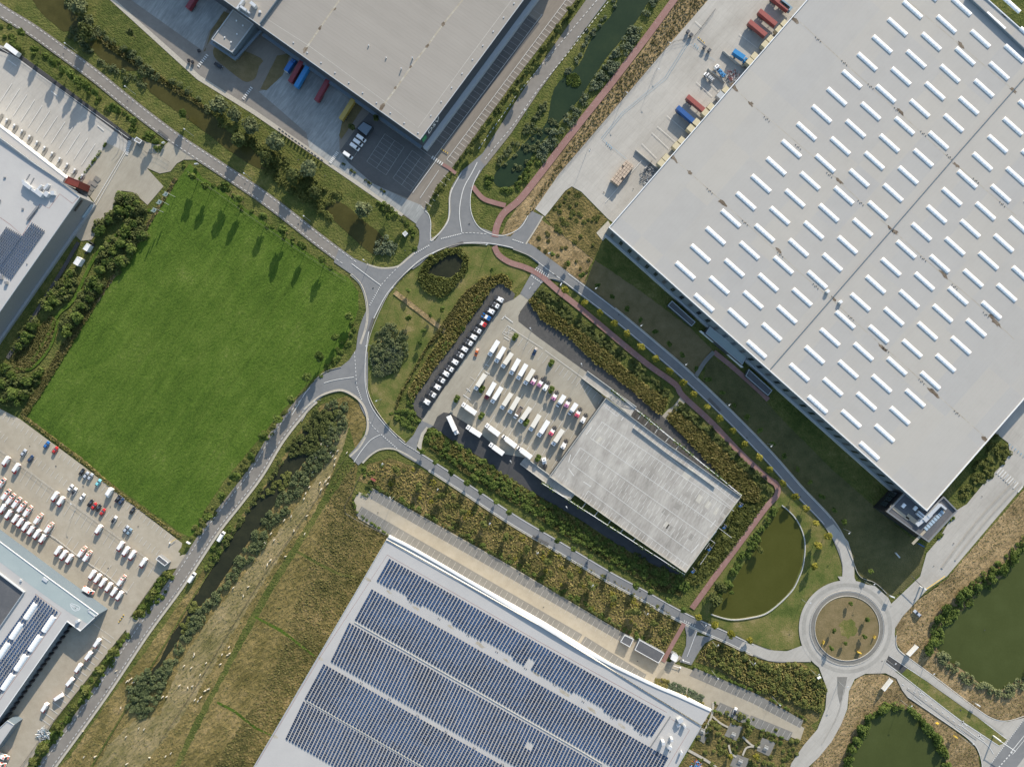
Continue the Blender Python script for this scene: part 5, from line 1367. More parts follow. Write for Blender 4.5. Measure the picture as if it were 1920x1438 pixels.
# ditch beside the long straight road
scrub('undergrowth', "108,-20 150,-20 172,30 205,68 250,100 300,140 350,165 392,200 405,228 392,245 350,205 312,172 276,150 258,130 212,95 190,84 150,60 150,40 125,10", M['f_reed'], (1.0, 2.4), (1.1, 2.1), 6, seed=70, holes=WATERS)
scrub('undergrowth', "118,62 150,50 175,82 165,90 145,80", M['f_reed'], (1.2, 2.4), (1.2, 2.2), 4, seed=71, holes=WATERS)
scrub('undergrowth', "160,82 185,100 228,130 270,155 285,172 265,168 225,145 180,115 150,90", M['f_reed'], (.8, 2.0), (.9, 1.8), 6, seed=72, holes=WATERS)
scrub('undergrowth', "400,200 440,240 480,262 520,280 560,312 600,345 640,365 610,395 650,392 640,378 620,392 600,380 560,350 520,340 480,312 450,280 420,252", M['f_olive'], (1.0, 2.4), (1.2, 2.2), 8, seed=73, holes=WATERS)
scrub('undergrowth', "520,330 560,345 600,372 628,395 630,415 600,400 560,372 525,345", M['f_olive'], (1.2, 2.6), (1.2, 2.2), 6, seed=74, holes=WATERS)
scrub('undergrowth', "702,455 725,445 742,462 735,478 715,480 700,475", M['f_grey'], (1.5, 3), (1.3, 2.2), 4, seed=75)
scrub('undergrowth', "720,380 760,400 785,432 790,460 778,475 770,455 762,440 745,420 715,395 700,378", M['f_mid'], (.6, 1.6), (.8, 1.6), 12, seed=76)
reeds('reeds', "150,40 200,72 300,140 395,205 400,215 300,155 200,88", M['f_tan'], 1.8, 3, seed=77)
# shrub belt along the left side of the road and the field
scrub('undergrowth', "0,30 40,62 110,112 190,175 250,225 305,262 312,275 290,285 262,255 200,205 120,142 60,105 30,92 0,80", M['f_mid'], (.5, 1.6), (.8, 1.6), 14, seed=78)
scrub('undergrowth', "338,300 352,300 385,330 440,366 500,408 570,462 630,505 622,508 560,468 495,420 430,378 380,342 350,322", M['f_mid'], (.3, .9), (.6, 1.2), 14, seed=79)
# belts left of the field
for k, s in enumerate(("225,364 240,362 262,375 278,392 270,404 240,402 225,412 200,430 186,440 176,432 182,415 210,392", "250,410 285,424 272,450 250,478 226,512 205,512 183,500 185,478 212,440", "115,525 138,502 146,530 132,560 88,578 83,568", "162,522 192,520 196,536 168,574 150,592 142,622 120,632 114,615 124,592 150,562", "0,680 20,680 32,700 62,702 92,688 82,705 62,735 34,758 -10,752", "28,652 46,618 66,598 72,612 58,640 38,656")):
    scrub('undergrowth', s, M['f_dark'], (1.5, 4.0), (1.4, 2.6), 6, seed=90 + k, leaf=.36, per=70)
    scrub('undergrowth', s, M['f_mid'], (1.5, 4.2), (1.2, 2.2), 22, seed=190 + k, leaf=.36, per=70)
reeds('reeds', "205,530 210,515 170,590 130,655 90,720 52,778 40,775 75,715 120,640 160,580", M['f_tan'], 1.2, 4, seed=97)
reeds('reeds', "95,590 108,598 96,650 60,690 32,700 20,672 60,630", M['f_tan'], 1.2, 4, seed=98)
scrub('undergrowth', "668,870 700,862 720,870 700,905 672,900", M['f_mid'], (.3, .9), (.6, 1.2), 16, seed=99)
# ditch in the meadow
WD = "604,768 640,768 612,812 566,872 520,938 485,990 455,1035 400,1112 345,1190 303,1245 268,1302 252,1316 250,1300 280,1250 318,1182 360,1120 385,1080 430,1015 475,945 528,872 566,812"
W7h = "543,862 566,852 566,866 549,880"
scrub('undergrowth', "600,765 622,750 645,752 655,772 645,815 612,868 575,910 535,968 498,1022 460,1060 430,1100 392,1150 350,1205 318,1262 298,1312 282,1338 262,1344 240,1328 236,1300 258,1265 272,1250 285,1258 262,1306 276,1290 303,1245 345,1185 362,1150 402,1112 412,1095 452,1035 485,990 520,938 566,872 612,812 640,768", M['f_reed'], (1.0, 2.4), (.9, 1.9), 4, seed=80)
scrub('undergrowth', "590,772 604,766 560,830 528,872 475,945 430,1015 385,1080 395,1050 440,985 490,915 530,855", M['f_dark'], (.8, 2.0), (.9, 1.8), 5, seed=81)
scrub('undergrowth', "600,770 645,765 630,810 590,850 570,848 548,858 540,850", M['f_dark'], (1.0, 2.0), (1.0, 1.9), 4, seed=82)
scrub('undergrowth', "520,895 545,885 550,900 528,925 500,925 480,948 475,950", M['f_olive'], (.6, 1.4), (.8, 1.5), 5, seed=83)
scrub('undergrowth', "350,1145 370,1120 395,1118 375,1150 352,1185 335,1195", M['f_olive'], (.6, 1.2), (.8, 1.5), 5, seed=84)
scrub('undergrowth', "410,1000 440,985 430,1015 400,1060 385,1075 395,1040", M['f_mid'], (.8, 2), (.9, 1.8), 6, seed=85)
# verge shrubs along the depot road
scrub('undergrowth', "318,1070 330,1075 300,1130 268,1160 250,1160 275,1115 305,1078", M['f_mid'], (.5, 1.5), (.7, 1.4), 7, seed=86)
scrub('undergrowth', "238,1180 243,1195 215,1240 170,1302 120,1368 70,1438 45,1440 95,1368 150,1295 200,1232", M['f_mid'], (.5, 1.4), (.7, 1.4), 9, seed=87)
scrub('undergrowth', "640,640 668,590 660,560 668,620 640,672 600,712 560,745 590,705", M['f_mid'], (.4, 1.2), (.7, 1.4), 12, seed=88)
scrub('undergrowth', "556,750 500,830 440,915 385,990 368,1010 345,1012 385,960 440,885 500,800", M['f_olive'], (.4, 1.1), (.7, 1.4), 10, seed=89)
# pond banks, right side
for k, (s, mt) in enumerate((("1945,975 1945,1005 1885,1075 1842,1108 1815,1138 1770,1175 1762,1222 1752,1215 1745,1180 1765,1145 1800,1112 1835,1078 1880,1045", M['f_mid']),
                             ("1756,1215 1766,1222 1805,1252 1862,1292 1900,1278 1945,1240 1945,1265 1900,1302 1868,1305 1850,1302 1800,1270 1762,1240", M['f_pale']),
                             ("1580,1440 1590,1400 1612,1362 1628,1340 1660,1318 1700,1318 1730,1345 1765,1382 1785,1440 1770,1440 1750,1388 1720,1352 1690,1330 1660,1332 1632,1352 1612,1392 1590,1440", M['f_mid']),
                             ("1448,950 1462,944 1440,978 1412,1030 1380,1083 1354,1116 1336,1134 1328,1130 1345,1105 1370,1070 1402,1020", M['f_mid']))):
    scrub('undergrowth', s, mt, (.8, 2.6), (.9, 2.0), 5, seed=100 + k)
# loose tufts: rough sward over the meadow, marsh and verges
reeds('rough_grass', "660,860 672,870 660,935 672,968 726,1004 600,1230 480,1432 110,1438 160,1380 240,1345 300,1340 360,1210 470,1060 560,960 620,880", M['f_tan'], 0.5, .15, lean=1.0, seed=110)
reeds('rough_grass', "622,905 640,870 668,868 660,935 670,965 726,1004 600,1230 478,1436 400,1436 470,1330 520,1240 560,1120 600,1000", M['f_tan'], .7, .35, lean=1.0, seed=111)
reeds('rough_grass', "1690,1150 1775,1085 1920,920 1920,980 1830,1070 1750,1140 1740,1200 1850,1300 1920,1300 1920,1340 1880,1350 1760,1270 1690,1200", M['f_tan'], .4, .4, lean=1.0, seed=112)
reeds('rough_grass', "1592,1330 1605,1275 1640,1262 1685,1280 1830,1405 1838,1436 1795,1436 1740,1350 1690,1312 1640,1325 1590,1390 1570,1436 1500,1436 1560,1390", M['f_tan'], .4, .4, lean=1.0, seed=113)

reeds('rough_grass', offs(pts('40,778 80,808 160,868 225,926 340,1008'), -4) + offs(pts('40,778 80,808 160,868 225,926 340,1008'), 2)[::-1], M['f_gold'], .9, 4, seed=120)
reeds('rough_grass', offs(pts('330,335 300,384 262,446 200,536 130,638 70,745'), -4) + offs(pts('330,335 300,384 262,446 200,536 130,638 70,745'), 3)[::-1], M['f_tan'], .9, 3, seed=121)
def hedge(label, s, w, h, mat, seed, name='hedge', group=None):
    p = pts(s); poly = offs(p, -w / 2) + offs(p, w / 2)[::-1]
    return scrub(name, poly, mat, (h * .9, h * 1.1), (.5, .8), .9, leaf=.22, per=22, seed=seed, label=label, cat='hedge', kind='thing', group=group)
hedge('clipped dark green hedge beside the north road and its striped parking bays', "1100,-20 1072,22 1045,58 1016,98 962,165 905,242 855,310", 3.6, 1.6, M['f_dark'], 300)
hedge('short clipped hedge below the red path end, between bays and verge', "846,325 818,362 800,388", 3.6, 1.6, M['f_dark'], 301)
hedge('low straight hedge along the upper side of the tan parking strip', "700,911 830,982 960,1057 1060,1118 1170,1180", 2.4, 1.2, M['f_dark'], 302)
hedge('low hedge closing the narrow end of the tan parking strip', "698,915 690,930 672,922 662,938 670,962 727,1001", 2.2, 1.1, M['f_mid'], 303)
hedge('short narrow hedge between two lorry bays of the left yard', "200,269 176,303 151,337", 2.6, 1.2, M['f_mid'], 304)
hedge('low hedge behind the bays near the scrub mound', "1301,1248 1350,1268 1420,1296 1512,1348", 2.4, 1.1, M['f_mid'], 305)
hedge('low hedge behind the white car, around the garden terraces', "1340,1316 1338,1330 1400,1358 1440,1372 1490,1392", 2.2, 1.1, M['f_mid'], 306)
hedge('small clipped hedge block on the upper corner of the tan strip', "690,905 698,911", 12, 1.1, M['f_dark'], 307)
hedge('hedge wrapped around the parking area edge beside the four white vans', "640,305 665,325 700,348 735,368", 1.8, .9, M['f_dark'], 308)

# trees ---------------------------------------------------------------
def tree_mesh(seed, rad, ht, n_cl, leaf, mat, crown_base=.35, per=46):
    rng = np.random.default_rng(seed)
    z0 = ht * crown_base
    cl = []
    while len(cl) < n_cl:
        d = rng.normal(size=3); d /= np.linalg.norm(d); k = rng.uniform(.15, .78)
        cl.append((d[0] * rad * k, d[1] * rad * k * rng.uniform(.8, 1), z0 + (ht - z0) * .5 + d[2] * (ht - z0) * .5 * k))
    cl = np.array(cl); rs = rng.uniform(.28, .5, n_cl) * rad
    cs = np.repeat(cl, per, axis=0); rr_ = np.repeat(rs, per); n = len(cs)
    d = rng.normal(size=(n, 3)); d /= np.linalg.norm(d, axis=1)[:, None]
    C = cs + d * (rr_ * rng.uniform(.6, 1.1, n))[:, None]
    N = d + rng.normal(size=(n, 3)) * .5 + np.array([.15, .45, 0]); N[:, 2] += .6; N /= np.linalg.norm(N, axis=1)[:, None]
    t = rng.normal(size=(n, 3)); U = np.cross(N, t); U /= np.linalg.norm(U, axis=1)[:, None]; V = np.cross(N, U)
    s = (leaf * rng.uniform(.6, 1.3, n))[:, None]
    crown = quads_mesh('crown', C, U * s, V * s, mat)
    mb = MB(); r0 = .05 + ht * .014
    mb.rod((0, 0, 0), (0, 0, z0), r0, 7, r0 * .75); mb.rod((0, 0, z0), (.1, .05, ht * .8), r0 * .75, 6, r0 * .25)
    for i in range(5):
        c = cl[i % n_cl]; mb.rod((0, 0, z0 * (.8 + .1 * i)), tuple(c), r0 * .45, 5, r0 * .15)
    return crown, mb.mesh_with(M['bark'])
MB.mesh_with = lambda s, m: (s.mats.append(m) if not s.mats else None, s.mesh('trunk'))[1]
TP = {}
def tree(kind, x, y, k, label, group, zc=.6, sc=1.0):
    """x,y: pixel of the crown centre; kind -> shared meshes"""
    if kind not in TP:
        spec = dict(street=(2.2, 7.5, 14, .30, 'f_mid'), street_dark=(2.3, 8.5, 16, .30, 'f_dark'), yellow=(2.2, 6.2, 14, .28, 'f_yel'), young=(1.7, 5.2, 9, .24, 'f_mid'), willow=(5.0, 9.0, 34, .42, 'f_pale'),
                    big=(4.6, 9.5, 30, .42, 'f_dark'), bush=(3.0, 4.2, 16, .36, 'f_mid'), sapling=(1.2, 3.6, 6, .2, 'f_mid'), olive=(2.6, 6.5, 16, .32, 'f_olive'), pyramid=(2.5, 10.5, 22, .32, 'f_mid'))[kind]
        TP[kind] = [tree_mesh(hash(kind) % 97 * 0 + len(kind) * 11 + v, spec[0], spec[1], spec[2], spec[3], M[spec[4]], .28 if kind in ('bush', 'willow', 'big') else .35) for v in range(3)], spec
    ms, spec = TP[kind]
    cr, tr = ms[k % 3]
    h = spec[1] * sc
    wx, wy, _ = P(x, y, h * zc)
    root = empty({'willow': 'willow_tree', 'bush': 'bush', 'pyramid': 'poplar_tree'}.get(kind, 'street_tree' if kind in ('street', 'street_dark', 'yellow', 'olive') else 'tree'), (wx, wy, 0), R(k * 77))
    root.scale = (sc, sc, sc * (1 + .05 * ((k * 7) % 3 - 1)))
    tag(root, label, 'bush' if kind == 'bush' else 'tree', group)
    link('trunk', tr, root); link('crown', cr, root)
    return root
ORD = ['first', 'second', 'third', 'fourth', 'fifth', 'sixth', 'seventh', 'eighth', 'ninth', 'tenth', 'eleventh', 'twelfth', 'thirteenth', 'fourteenth', 'fifteenth', 'sixteenth', 'seventeenth', 'eighteenth', 'nineteenth', 'twentieth', 'twenty-first', 'twenty-second', 'twenty-third', 'twenty-fourth', 'twenty-fifth', 'twenty-sixth', 'twenty-seventh', 'twenty-eighth', 'twenty-ninth', 'thirtieth', 'thirty-first', 'thirty-second', 'thirty-third', 'thirty-fourth', 'thirty-fifth', 'thirty-sixth', 'thirty-seventh']
def row(kind, s, text, group, sc=1.0, vary=.12):
    rr = random.Random(len(s))
    for k, (x, y) in enumerate(pts(s)):
        tree(kind, x, y, k, text % ORD[k], group, sc=sc * rr.uniform(1 - vary, 1 + vary))
row('pyramid', "362,332 387,350 424,352 448,374 494,407 531,433 569,462 605,487", 'dark slim tree at the field edge, %s from the top along the straight road', 'trees between straight road and green field')
row('street', "655,594 629,631 601,669 574,707 547,750 521,786 495,817 470,855 442,892 415,930 390,967", 'round green tree on the field bank, %s counting down the curving road', 'trees between the field and the road', 1.25)
row('olive', "314,1077 287,1112 260,1150 212,1221 186,1254 161,1292 137,1328 108,1361 83,1400 62,1428", 'bushy tree between depot fence and road, %s going down', 'trees along the depot fence', 1.05)
row('yellow', "1060,545 1096,567 1125,587 1151,606 1176,627 1201,651 1230,672 1254,696 1280,717 1301,740 1326,762 1349,785 1374,807 1396,834 1422,857 1444,880 1467,906 1490,930 1511,954 1530,980 1552,1005", 'yellowish tree between red cycle path and shaded road, %s from the junction', 'yellowing trees beside the red cycle path')
row('young', "1035,477 1065,496 1091,517 1120,535 1147,556 1175,579 1201,600 1229,622 1255,645 1279,666 1304,692 1327,712 1354,736 1376,759 1400,781 1425,807 1449,832 1470,855 1495,880 1517,904 1540,931 1564,956 1582,977 1632,1070", 'small tree on the warehouse-side verge of the shaded road, %s from the top', 'small trees on the shaded verge')
row('street', "792,847 817,865 847,885 875,905 902,922 930,940 955,960 1015,992 1045,1012 1075,1030 1107,1042 1145,1065 1192,1098 1220,1110 1252,1125 1282,1143", 'small green tree on the verge above the lower road, %s from its left end', 'trees along the lower ring road', .85)
row('olive', "742,880 786,912 826,930 868,960 906,982 948,1005 988,1030 1028,1052 1070,1078 1108,1098 1150,1122 1190,1146 1226,1168", 'yellow-green tree in the scrub above the tan parking strip, %s from the left', 'trees in the scrub strip', .95)
row('yellow', "1310,1158 1340,1170 1370,1188 1405,1200 1527,1062 1532,1022", 'light green tree on the lawn by the half-moon pond, %s of the pond group', 'trees on the lawn by the half-moon pond')
row('olive', "1070,20 1046,57 1017,96 991,132 965,172 935,207 905,245 882,282 827,355", 'tree standing in the hedge line of the north road, %s from the top', 'trees in the north road hedge', 1.0)
row('young', "765,545 807,592 766,597 794,620 787,642 829,580 922,507 735,776", 'thin young tree on the lawn inside the road curve, %s of that lawn', 'young trees on the ring lawn', 1.0)
row('street', "40,62 65,92 102,120 118,130 135,142 150,155 162,162 178,175 218,205 250,228 282,252 345,215", 'dark tree on the verge between lorry yard and straight road, %s from the top', 'trees beside the lorry yard', 1.15)
row('street_dark', "705,222 660,238 727,392 755,414 245,62", 'small tree near the shaded warehouse yard, %s of the scattered yard trees', 'scattered trees around the shaded yard', .9)
for k, (x, y, s_, lb) in enumerate(((410, 198, 1.0, 'round pale willow on the ditch bank above the wide pond stretch'), (470, 238, .95, 'pale willow on the ditch bank, second of three close together'), (517, 268, 1.0, 'pale willow on the ditch bank, level with the yard road bend'), (577, 316, 1.0, 'pale willow above the dense dark ditch shrubs'), (680, 392, .95, 'single round willow beside the brown pond near the road junction'), (147, 12, .9, 'pale willow by the ditch at the very top of the photo'), (440, 215, .8, 'small pale willow squeezed between two larger ones'))):
    tree('willow', x, y, k, lb, 'willows along the ditch', sc=s_)
for k, (x, y, s_, lb) in enumerate(((450, 262, 1.0, 'large dark tree on the ditch beneath the pale willows'), (160, 58, .9, 'dark dense tree where the upper ditch narrows'), (500, 300, 1.0, 'large dark tree in the middle of the ditch thicket'), (548, 332, 1.0, 'large dark tree in the lower ditch thicket'), (1350, 1100, .8, 'upper of two dark round trees at the corner of the half-moon pond'), (1340, 1122, .85, 'lower of two dark round trees at the corner of the half-moon pond'), (590, 360, .9, 'dark tree at the end of the ditch thicket near the pond'))):
    tree('big', x, y, k, lb, 'dark trees by the water', sc=s_)
rr = random.Random(8)
bl_ = [(240, 372), (222, 392), (205, 412), (188, 432), (258, 382), (250, 420), (236, 435), (262, 440), (228, 455), (245, 465), (212, 470), (225, 490), (200, 492), (190, 508), (132, 512), (128, 530), (115, 548), (100, 562), (90, 574), (178, 525), (185, 540), (168, 560), (155, 575), (145, 595), (130, 612), (122, 625), (60, 612), (48, 632), (38, 648), (8, 690), (22, 705), (5, 722), (25, 738), (50, 715), (70, 700), (45, 742)]
for k, (x, y) in enumerate(bl_):
    tree('bush', x, y, k, 'dark rounded bush between grey-walled warehouse and green field, %s from the top' % ORD[k], 'bushes between warehouse and field', sc=rr.uniform(.75, 1.15))
for k, (x, y) in enumerate(((1813, 1110), (1833, 1098), (1800, 1120), (1775, 1140), (1763, 1160), (1750, 1205), (1742, 1220), (1900, 1050), (1880, 1068), (1860, 1085))):
    tree('bush', x, y, k, 'green willow bush on the bank of the large right-hand pond, %s of ten' % ORD[k], 'bushes on the large pond bank', sc=.9)
for k, (x, y) in enumerate(((1615, 1365), (1605, 1385), (1598, 1405), (1590, 1425), (1632, 1345), (1655, 1330), (1735, 1362), (1755, 1385), (1768, 1405))):
    tree('bush', x, y, k, 'green willow bush around the bottom pond, %s of nine' % ORD[k], 'bushes on the bottom pond bank', sc=.85)
for k, (x, y) in enumerate(((1596, 1132), (1627, 1161), (1563, 1182), (1584, 1206), (1620, 1194), (1557, 1214))):
    tree('sapling', x, y, k, 'small sapling on the dry roundabout island, %s from the top' % ORD[k], 'saplings on the roundabout island', sc=1.25)
for k, (x, y, kd) in enumerate(((1343, 1362, 'olive'), (1404, 1370, 'olive'), (1381, 1400, 'sapling'), (1417, 1418, 'yellow'), (1370, 1418, 'yellow'), (1402, 1351, 'young'), (1463, 1392, 'young'), (1372, 1110, 'young'), (1425, 1030, 'olive'))):
    tree(kd, x, y, k, 'small garden tree, %s of those around the terraces and pond edge' % ORD[k], 'garden trees', sc=.85)
# ---------------- vehicles ----------------
def paint(name, col): return plain('paint_' + name, col, .3, spec=.6)
PW = paint('white', (.80, .80, .80)); PWB = paint('cream', (.72, .69, .62))
PC = dict(white=PW, red=paint('red', (.50, .03, .03)), black=paint('black', (.02, .022, .026)), navy=paint('navy', (.025, .05, .11)), blue=paint('blue', (.02, .14, .42)), silver=paint('silver', (.42, .46, .52)),
          cyan=paint('cyan', (.22, .62, .68)), orange=paint('orange', (.50, .12, .03)), steel=paint('steel', (.22, .32, .40)), pink=paint('pink', (.46, .20, .34)), rose=paint('rose', (.60, .10, .16)), crimson=paint('crimson', (.22, .03, .05)),
          rust=paint('rust', (.30, .085, .07)), dblue=paint('dark_blue', (.03, .10, .30)), ochre=paint('ochre', (.42, .30, .07)), sky=paint('sky', (.03, .22, .50)), hi=plain('paint_orange_red', (.80, .13, .05), .4), maroon=paint('maroon', (.22, .03, .04)))
def wheels(root, xs, y, r=.36, w=.25, dual=()):
    for i, x in enumerate(xs):
        for s in (-1, 1):
            mb = MB(); ww = w * (2 if i in dual else 1)
            mb.use(M['tyre']); mb.cyl((x, s * y - (ww if s > 0 else 0), r), r, ww, 12, 'y')
            mb.use(M['steel']); mb.cyl((x, (s * y + .005 if s > 0 else s * y - .035), r), r * .55, .03, 10, 'y')
            mb.build('wheel', None, root)
def lights(root, xf, xr, y, z):
    for s in (-1, 1):
        mb = MB(); mb.box(xf - .06, xf + .015, s * y - .16, s * y + .16, z - .08, z + .08); mb.build('headlight', plain('lamp_glass', (.75, .78, .8), .1), root)
        mb = MB(); mb.box(xr - .015, xr + .05, s * y - .13, s * y + .13, z - .05, z + .13); mb.build('tail_light', plain('tail_red', (.35, .01, .01), .3), root)
def car(col, roofcol=None, L=4.4):
    r = empty('parked_car'); h = L / 2
    mb = MB()
    mb.side([(-h, .35), (-h + .05, .78), (-h + .25, .92), (-h * .45, .96), (h * .35, .92), (h - .35, .80), (h - .03, .62), (h, .35), (h - .3, .22), (-h + .3, .22)], -.88, .88, [.06, .05, .1, .06, .08, .12, .1, .06, 0, 0])
    mb.build('body', PC[col], r)
    mb = MB(); mb.side([(-h * .93, .93), (-h * .62, 1.38), (h * .1, 1.40), (h * .44, .92)], -.80, .80, [.05, .17, .17, .05]); mb.build('window_band', M['glass'], r)
    mb = MB(); mb.side([(-h * .60, 1.385), (-h * .55, 1.46), (h * .06, 1.46), (h * .09, 1.405)], -.66, .66, [0, .06, .06, 0]); mb.build('car_roof', PC[roofcol or col], r)
    wheels(r, (-h * .6, h * .62), .90, .32, .22); lights(r, h - .02, -h, .62, .62)
    return r
def van(col='white', L=5.9, hood=None, patch=False, name='delivery_van', W=1.0, Hh=2.5):
    r = empty(name); h = L / 2
    mb = MB(); mb.side([(-h, .4), (-h + .02, Hh - .2), (-h + .18, Hh), (h * .42, Hh + .02), (h * .5, Hh - .06), (h * .5, .4)], -W, W, [0, .04, .16, .16, .12, 0]); mb.build('body', PC[col], r)
    mb = MB(); mb.side([(h * .503, .4), (h * .503, Hh - .10), (h * .76, 1.22), (h * .80, 1.12), (h - .05, .92), (h, .4)], -W + .02, W - .02, [0, .14, .06, .05, .12, .06]); mb.build('cab', PC[hood if (hood and not patch) else col], r)
    mb = MB(); mb.side([(h * .525, Hh - .15), (h * .535, Hh - .09), (h * .775, 1.27), (h * .765, 1.21)], -W + .2, W - .2); mb.build('windshield', M['glass'], r)
    mb = MB(); mb.side([(h * .81, 1.125), (h * .82, 1.16), (h - .06, .97), (h - .05, .93)], -W + .16, W - .16); mb.build('bonnet', PC[hood or col], r)
    if hood:
        for s in (-1, 1):
            mb = MB(); mb.box(h * .1, h * .48, s * (W + .012) - .01, s * (W + .012) + .01, 1.0, 2.1); mb.box(-h + .05, -h * .78, s * (W + .012) - .01, s * (W + .012) + .01, .6, 2.1); mb.build('side_stripe', PC[hood], r)
    if patch:
        mb = MB(); mb.box(h * .2, h * .42, -.55, .55, Hh + .022, Hh + .05); mb.build('roof_patch', PC['hi'], r)
    wheels(r, (-h * .62, h * .66), W + .01, .36, .24); lights(r, h - .02, -h, W - .3, .8)
    return r
def truckcab(r, x0, col, W=1.22, Hc=2.95, hatch=True):
    """cab whose back wall is at x0"""
    mb = MB(); mb.side([(x0, .55), (x0, Hc - .1), (x0 + .15, Hc), (x0 + 1.55, Hc - .05), (x0 + 1.85, Hc - .45), (x0 + 2.05, 1.7), (x0 + 2.1, .55)], -W, W, [0, .03, .12, .12, .08, .02, .02])
    mb.build('cab', PC[col], r)
    mb = MB(); mb.side([(x0 + 1.87, Hc - .5), (x0 + 1.90, Hc - .47), (x0 + 2.09, 1.72), (x0 + 2.06, 1.70)], -W + .14, W - .14); mb.build('windshield', M['glass'], r)
    if hatch:
        mb = MB(); mb.box(x0 + .75, x0 + 1.3, -.33, .33, Hc + .0, Hc + .05); mb.build('roof_hatch', M['glass'], r)
    for s in (-1, 1):
        mb = MB(); mb.rod((x0 + 1.75, s * W, 2.2), (x0 + 1.95, s * (W + .28), 2.2), .03, 5); mb.box(x0 + 1.85, x0 + 1.97, s * (W + .28) - .12, s * (W + .28) + .12, 1.7, 2.5); mb.build('mirror', M['darkmetal'], r)
    lights(r, x0 + 2.1, x0 - .0, W - .35, .85)
def tractor(col, deckcol=None):
    r = empty('tractor_unit')
    mb = MB(); mb.box(-3.0, 2.6, -.42, .42, .7, .98); mb.box(-3.05, -2.9, -1.15, 1.15, .55, .85)
    mb.build('chassis', M['darkmetal'], r)
    truckcab(r, .85, col)
    mb = MB(); mb.cyl((-1.9, 0, .99), .55, .16, 14); mb.build('fifth_wheel', M['darkmetal'], r)
    for s in (-1, 1):
        mb = MB(); mb.box(-.9, .6, s * .85 - .3, s * .85 + .3, .45, 1.05); mb.build('fuel_tank', M['duct'], r)
        mb = MB(); mb.box(-2.55, -1.2, s * .93 - .3, s * .93 + .3, 1.08, 1.14); mb.build('mudguard', PC['blue'] if deckcol == 'blue' else M['darkmetal'], r)
    mb = MB(); mb.box(-.55, .7, -.95, .95, 1.06, 1.25); mb.box(.45, .8, -1.05, 1.05, 1.26, 2.3); mb.build('deck_plate', PC['white'] if deckcol != 'dark' else M['darkmetal'], r)
    wheels(r, (-1.9, 1.85), 1.2, .5, .3, dual=(0,))
    return r
def boxtruck(col='white', box='white', L=9.0, nose=False, openbed=False, name='box_truck'):
    r = empty(name); h = L / 2
    cb = h - 2.1
    mb = MB(); mb.box(-h, h - .5, -.45, .45, .7, 1.0); mb.build('chassis', M['darkmetal'], r)
    if openbed:
        m_ = MB(); b0, b1 = -h, cb - .15
        m_.box(b0, b1, -1.1, 1.1, 1.02, 1.1); m_.box(b0, b1, -1.1, -1.04, 1.1, 1.6); m_.box(b0, b1, 1.04, 1.1, 1.1, 1.6); m_.box(b0, b0 + .06, -1.03, 1.03, 1.1, 1.6); m_.box(b1 - .06, b1, -1.03, 1.03, 1.1, 1.8)
        m_.build('load_bed', PC['white'], r)
        m_ = MB(); m_.box(b0 + .1, b1 - .1, -1.0, 1.0, 1.101, 1.25); m_.build('bed_floor', plain('worn_wood', (.16, .13, .11), .9), r)
    else:
        m_ = MB(); m_.box(-h, cb - .35, -1.25, 1.25, 1.0, 3.75); m_.build('cargo_box', PWB if box == 'cream' else PC[box], r)
        m_ = MB(); m_.box(-h + .02, cb - .37, -1.2, 1.2, 3.752, 3.80); m_.build('box_roof', PWB if box == 'cream' else PC[box], r)
        m_ = MB(); m_.box(-h - .05, -h - .01, -1.2, 1.2, 1.0, 3.6); m_.build('rear_door', M['trimgrey'], r)
    if nose:
        m_ = MB(); m_.side([(cb - .3, .5), (cb - .3, 2.4), (cb - .1, 2.55), (cb + .5, 2.5), (cb + 1.25, 1.35), (cb + 2.0, 1.0), (cb + 2.1, .5)], -1.0, 1.0, [0, .02, .14, .12, .06, .16, .1]); m_.build('cab', PC[col], r)
        m_ = MB(); m_.side([(cb + .56, 2.46), (cb + .62, 2.50), (cb + 1.29, 1.42), (cb + 1.23, 1.38)], -.82, .82); m_.build('windshield', M['glass'], r)
        lights(r, cb + 2.08, cb - .3, .7, .8)
    else: truckcab(r, cb, col, 1.2, 2.95)
    wheels(r, (-h * .55, h - 1.1), 1.18, .46, .28, dual=(0,))
    return r
def trailer(col, L=12.6):
    r = empty('container_trailer'); h = L / 2
    mb = MB(); mb.box(-h, h, -.5, .5, .85, 1.2); mb.box(-h + .3, -h + 4, -1.15, 1.15, .9, 1.1); mb.build('chassis', M['darkmetal'], r)
    mb = MB(); mb.box(-h, h, -1.22, 1.22, 1.21, 3.85); 
    for i in range(int(L / .6)):
        x = -h + .3 + i * .6
        for s in (-1, 1): mb.box(x, x + .28, s * 1.235 - .015, s * 1.235 + .015, 1.35, 3.7)
        mb.box(x, x + .28, -1.1, 1.1, 3.851, 3.875)
    mb.build('container', PC[col], r)
    mb = MB(); mb.box(h + .005, h + .06, -1.15, -.02, 1.3, 3.75); mb.box(h + .005, h + .06, .02, 1.15, 1.3, 3.75); mb.build('container_door', PC[col], r)
    wheels(r, (-h + 1.2, -h + 2.5, -h + 3.8), 1.2, .46, .3, dual=(0, 1, 2))
    mb = MB(); mb.box(h - 3.2, h - 3.0, -.9, -.7, .0, .85); mb.box(h - 3.2, h - 3.0, .7, .9, .0, .85); mb.build('landing_leg', M['steel'], r)
    return r
PR = {}
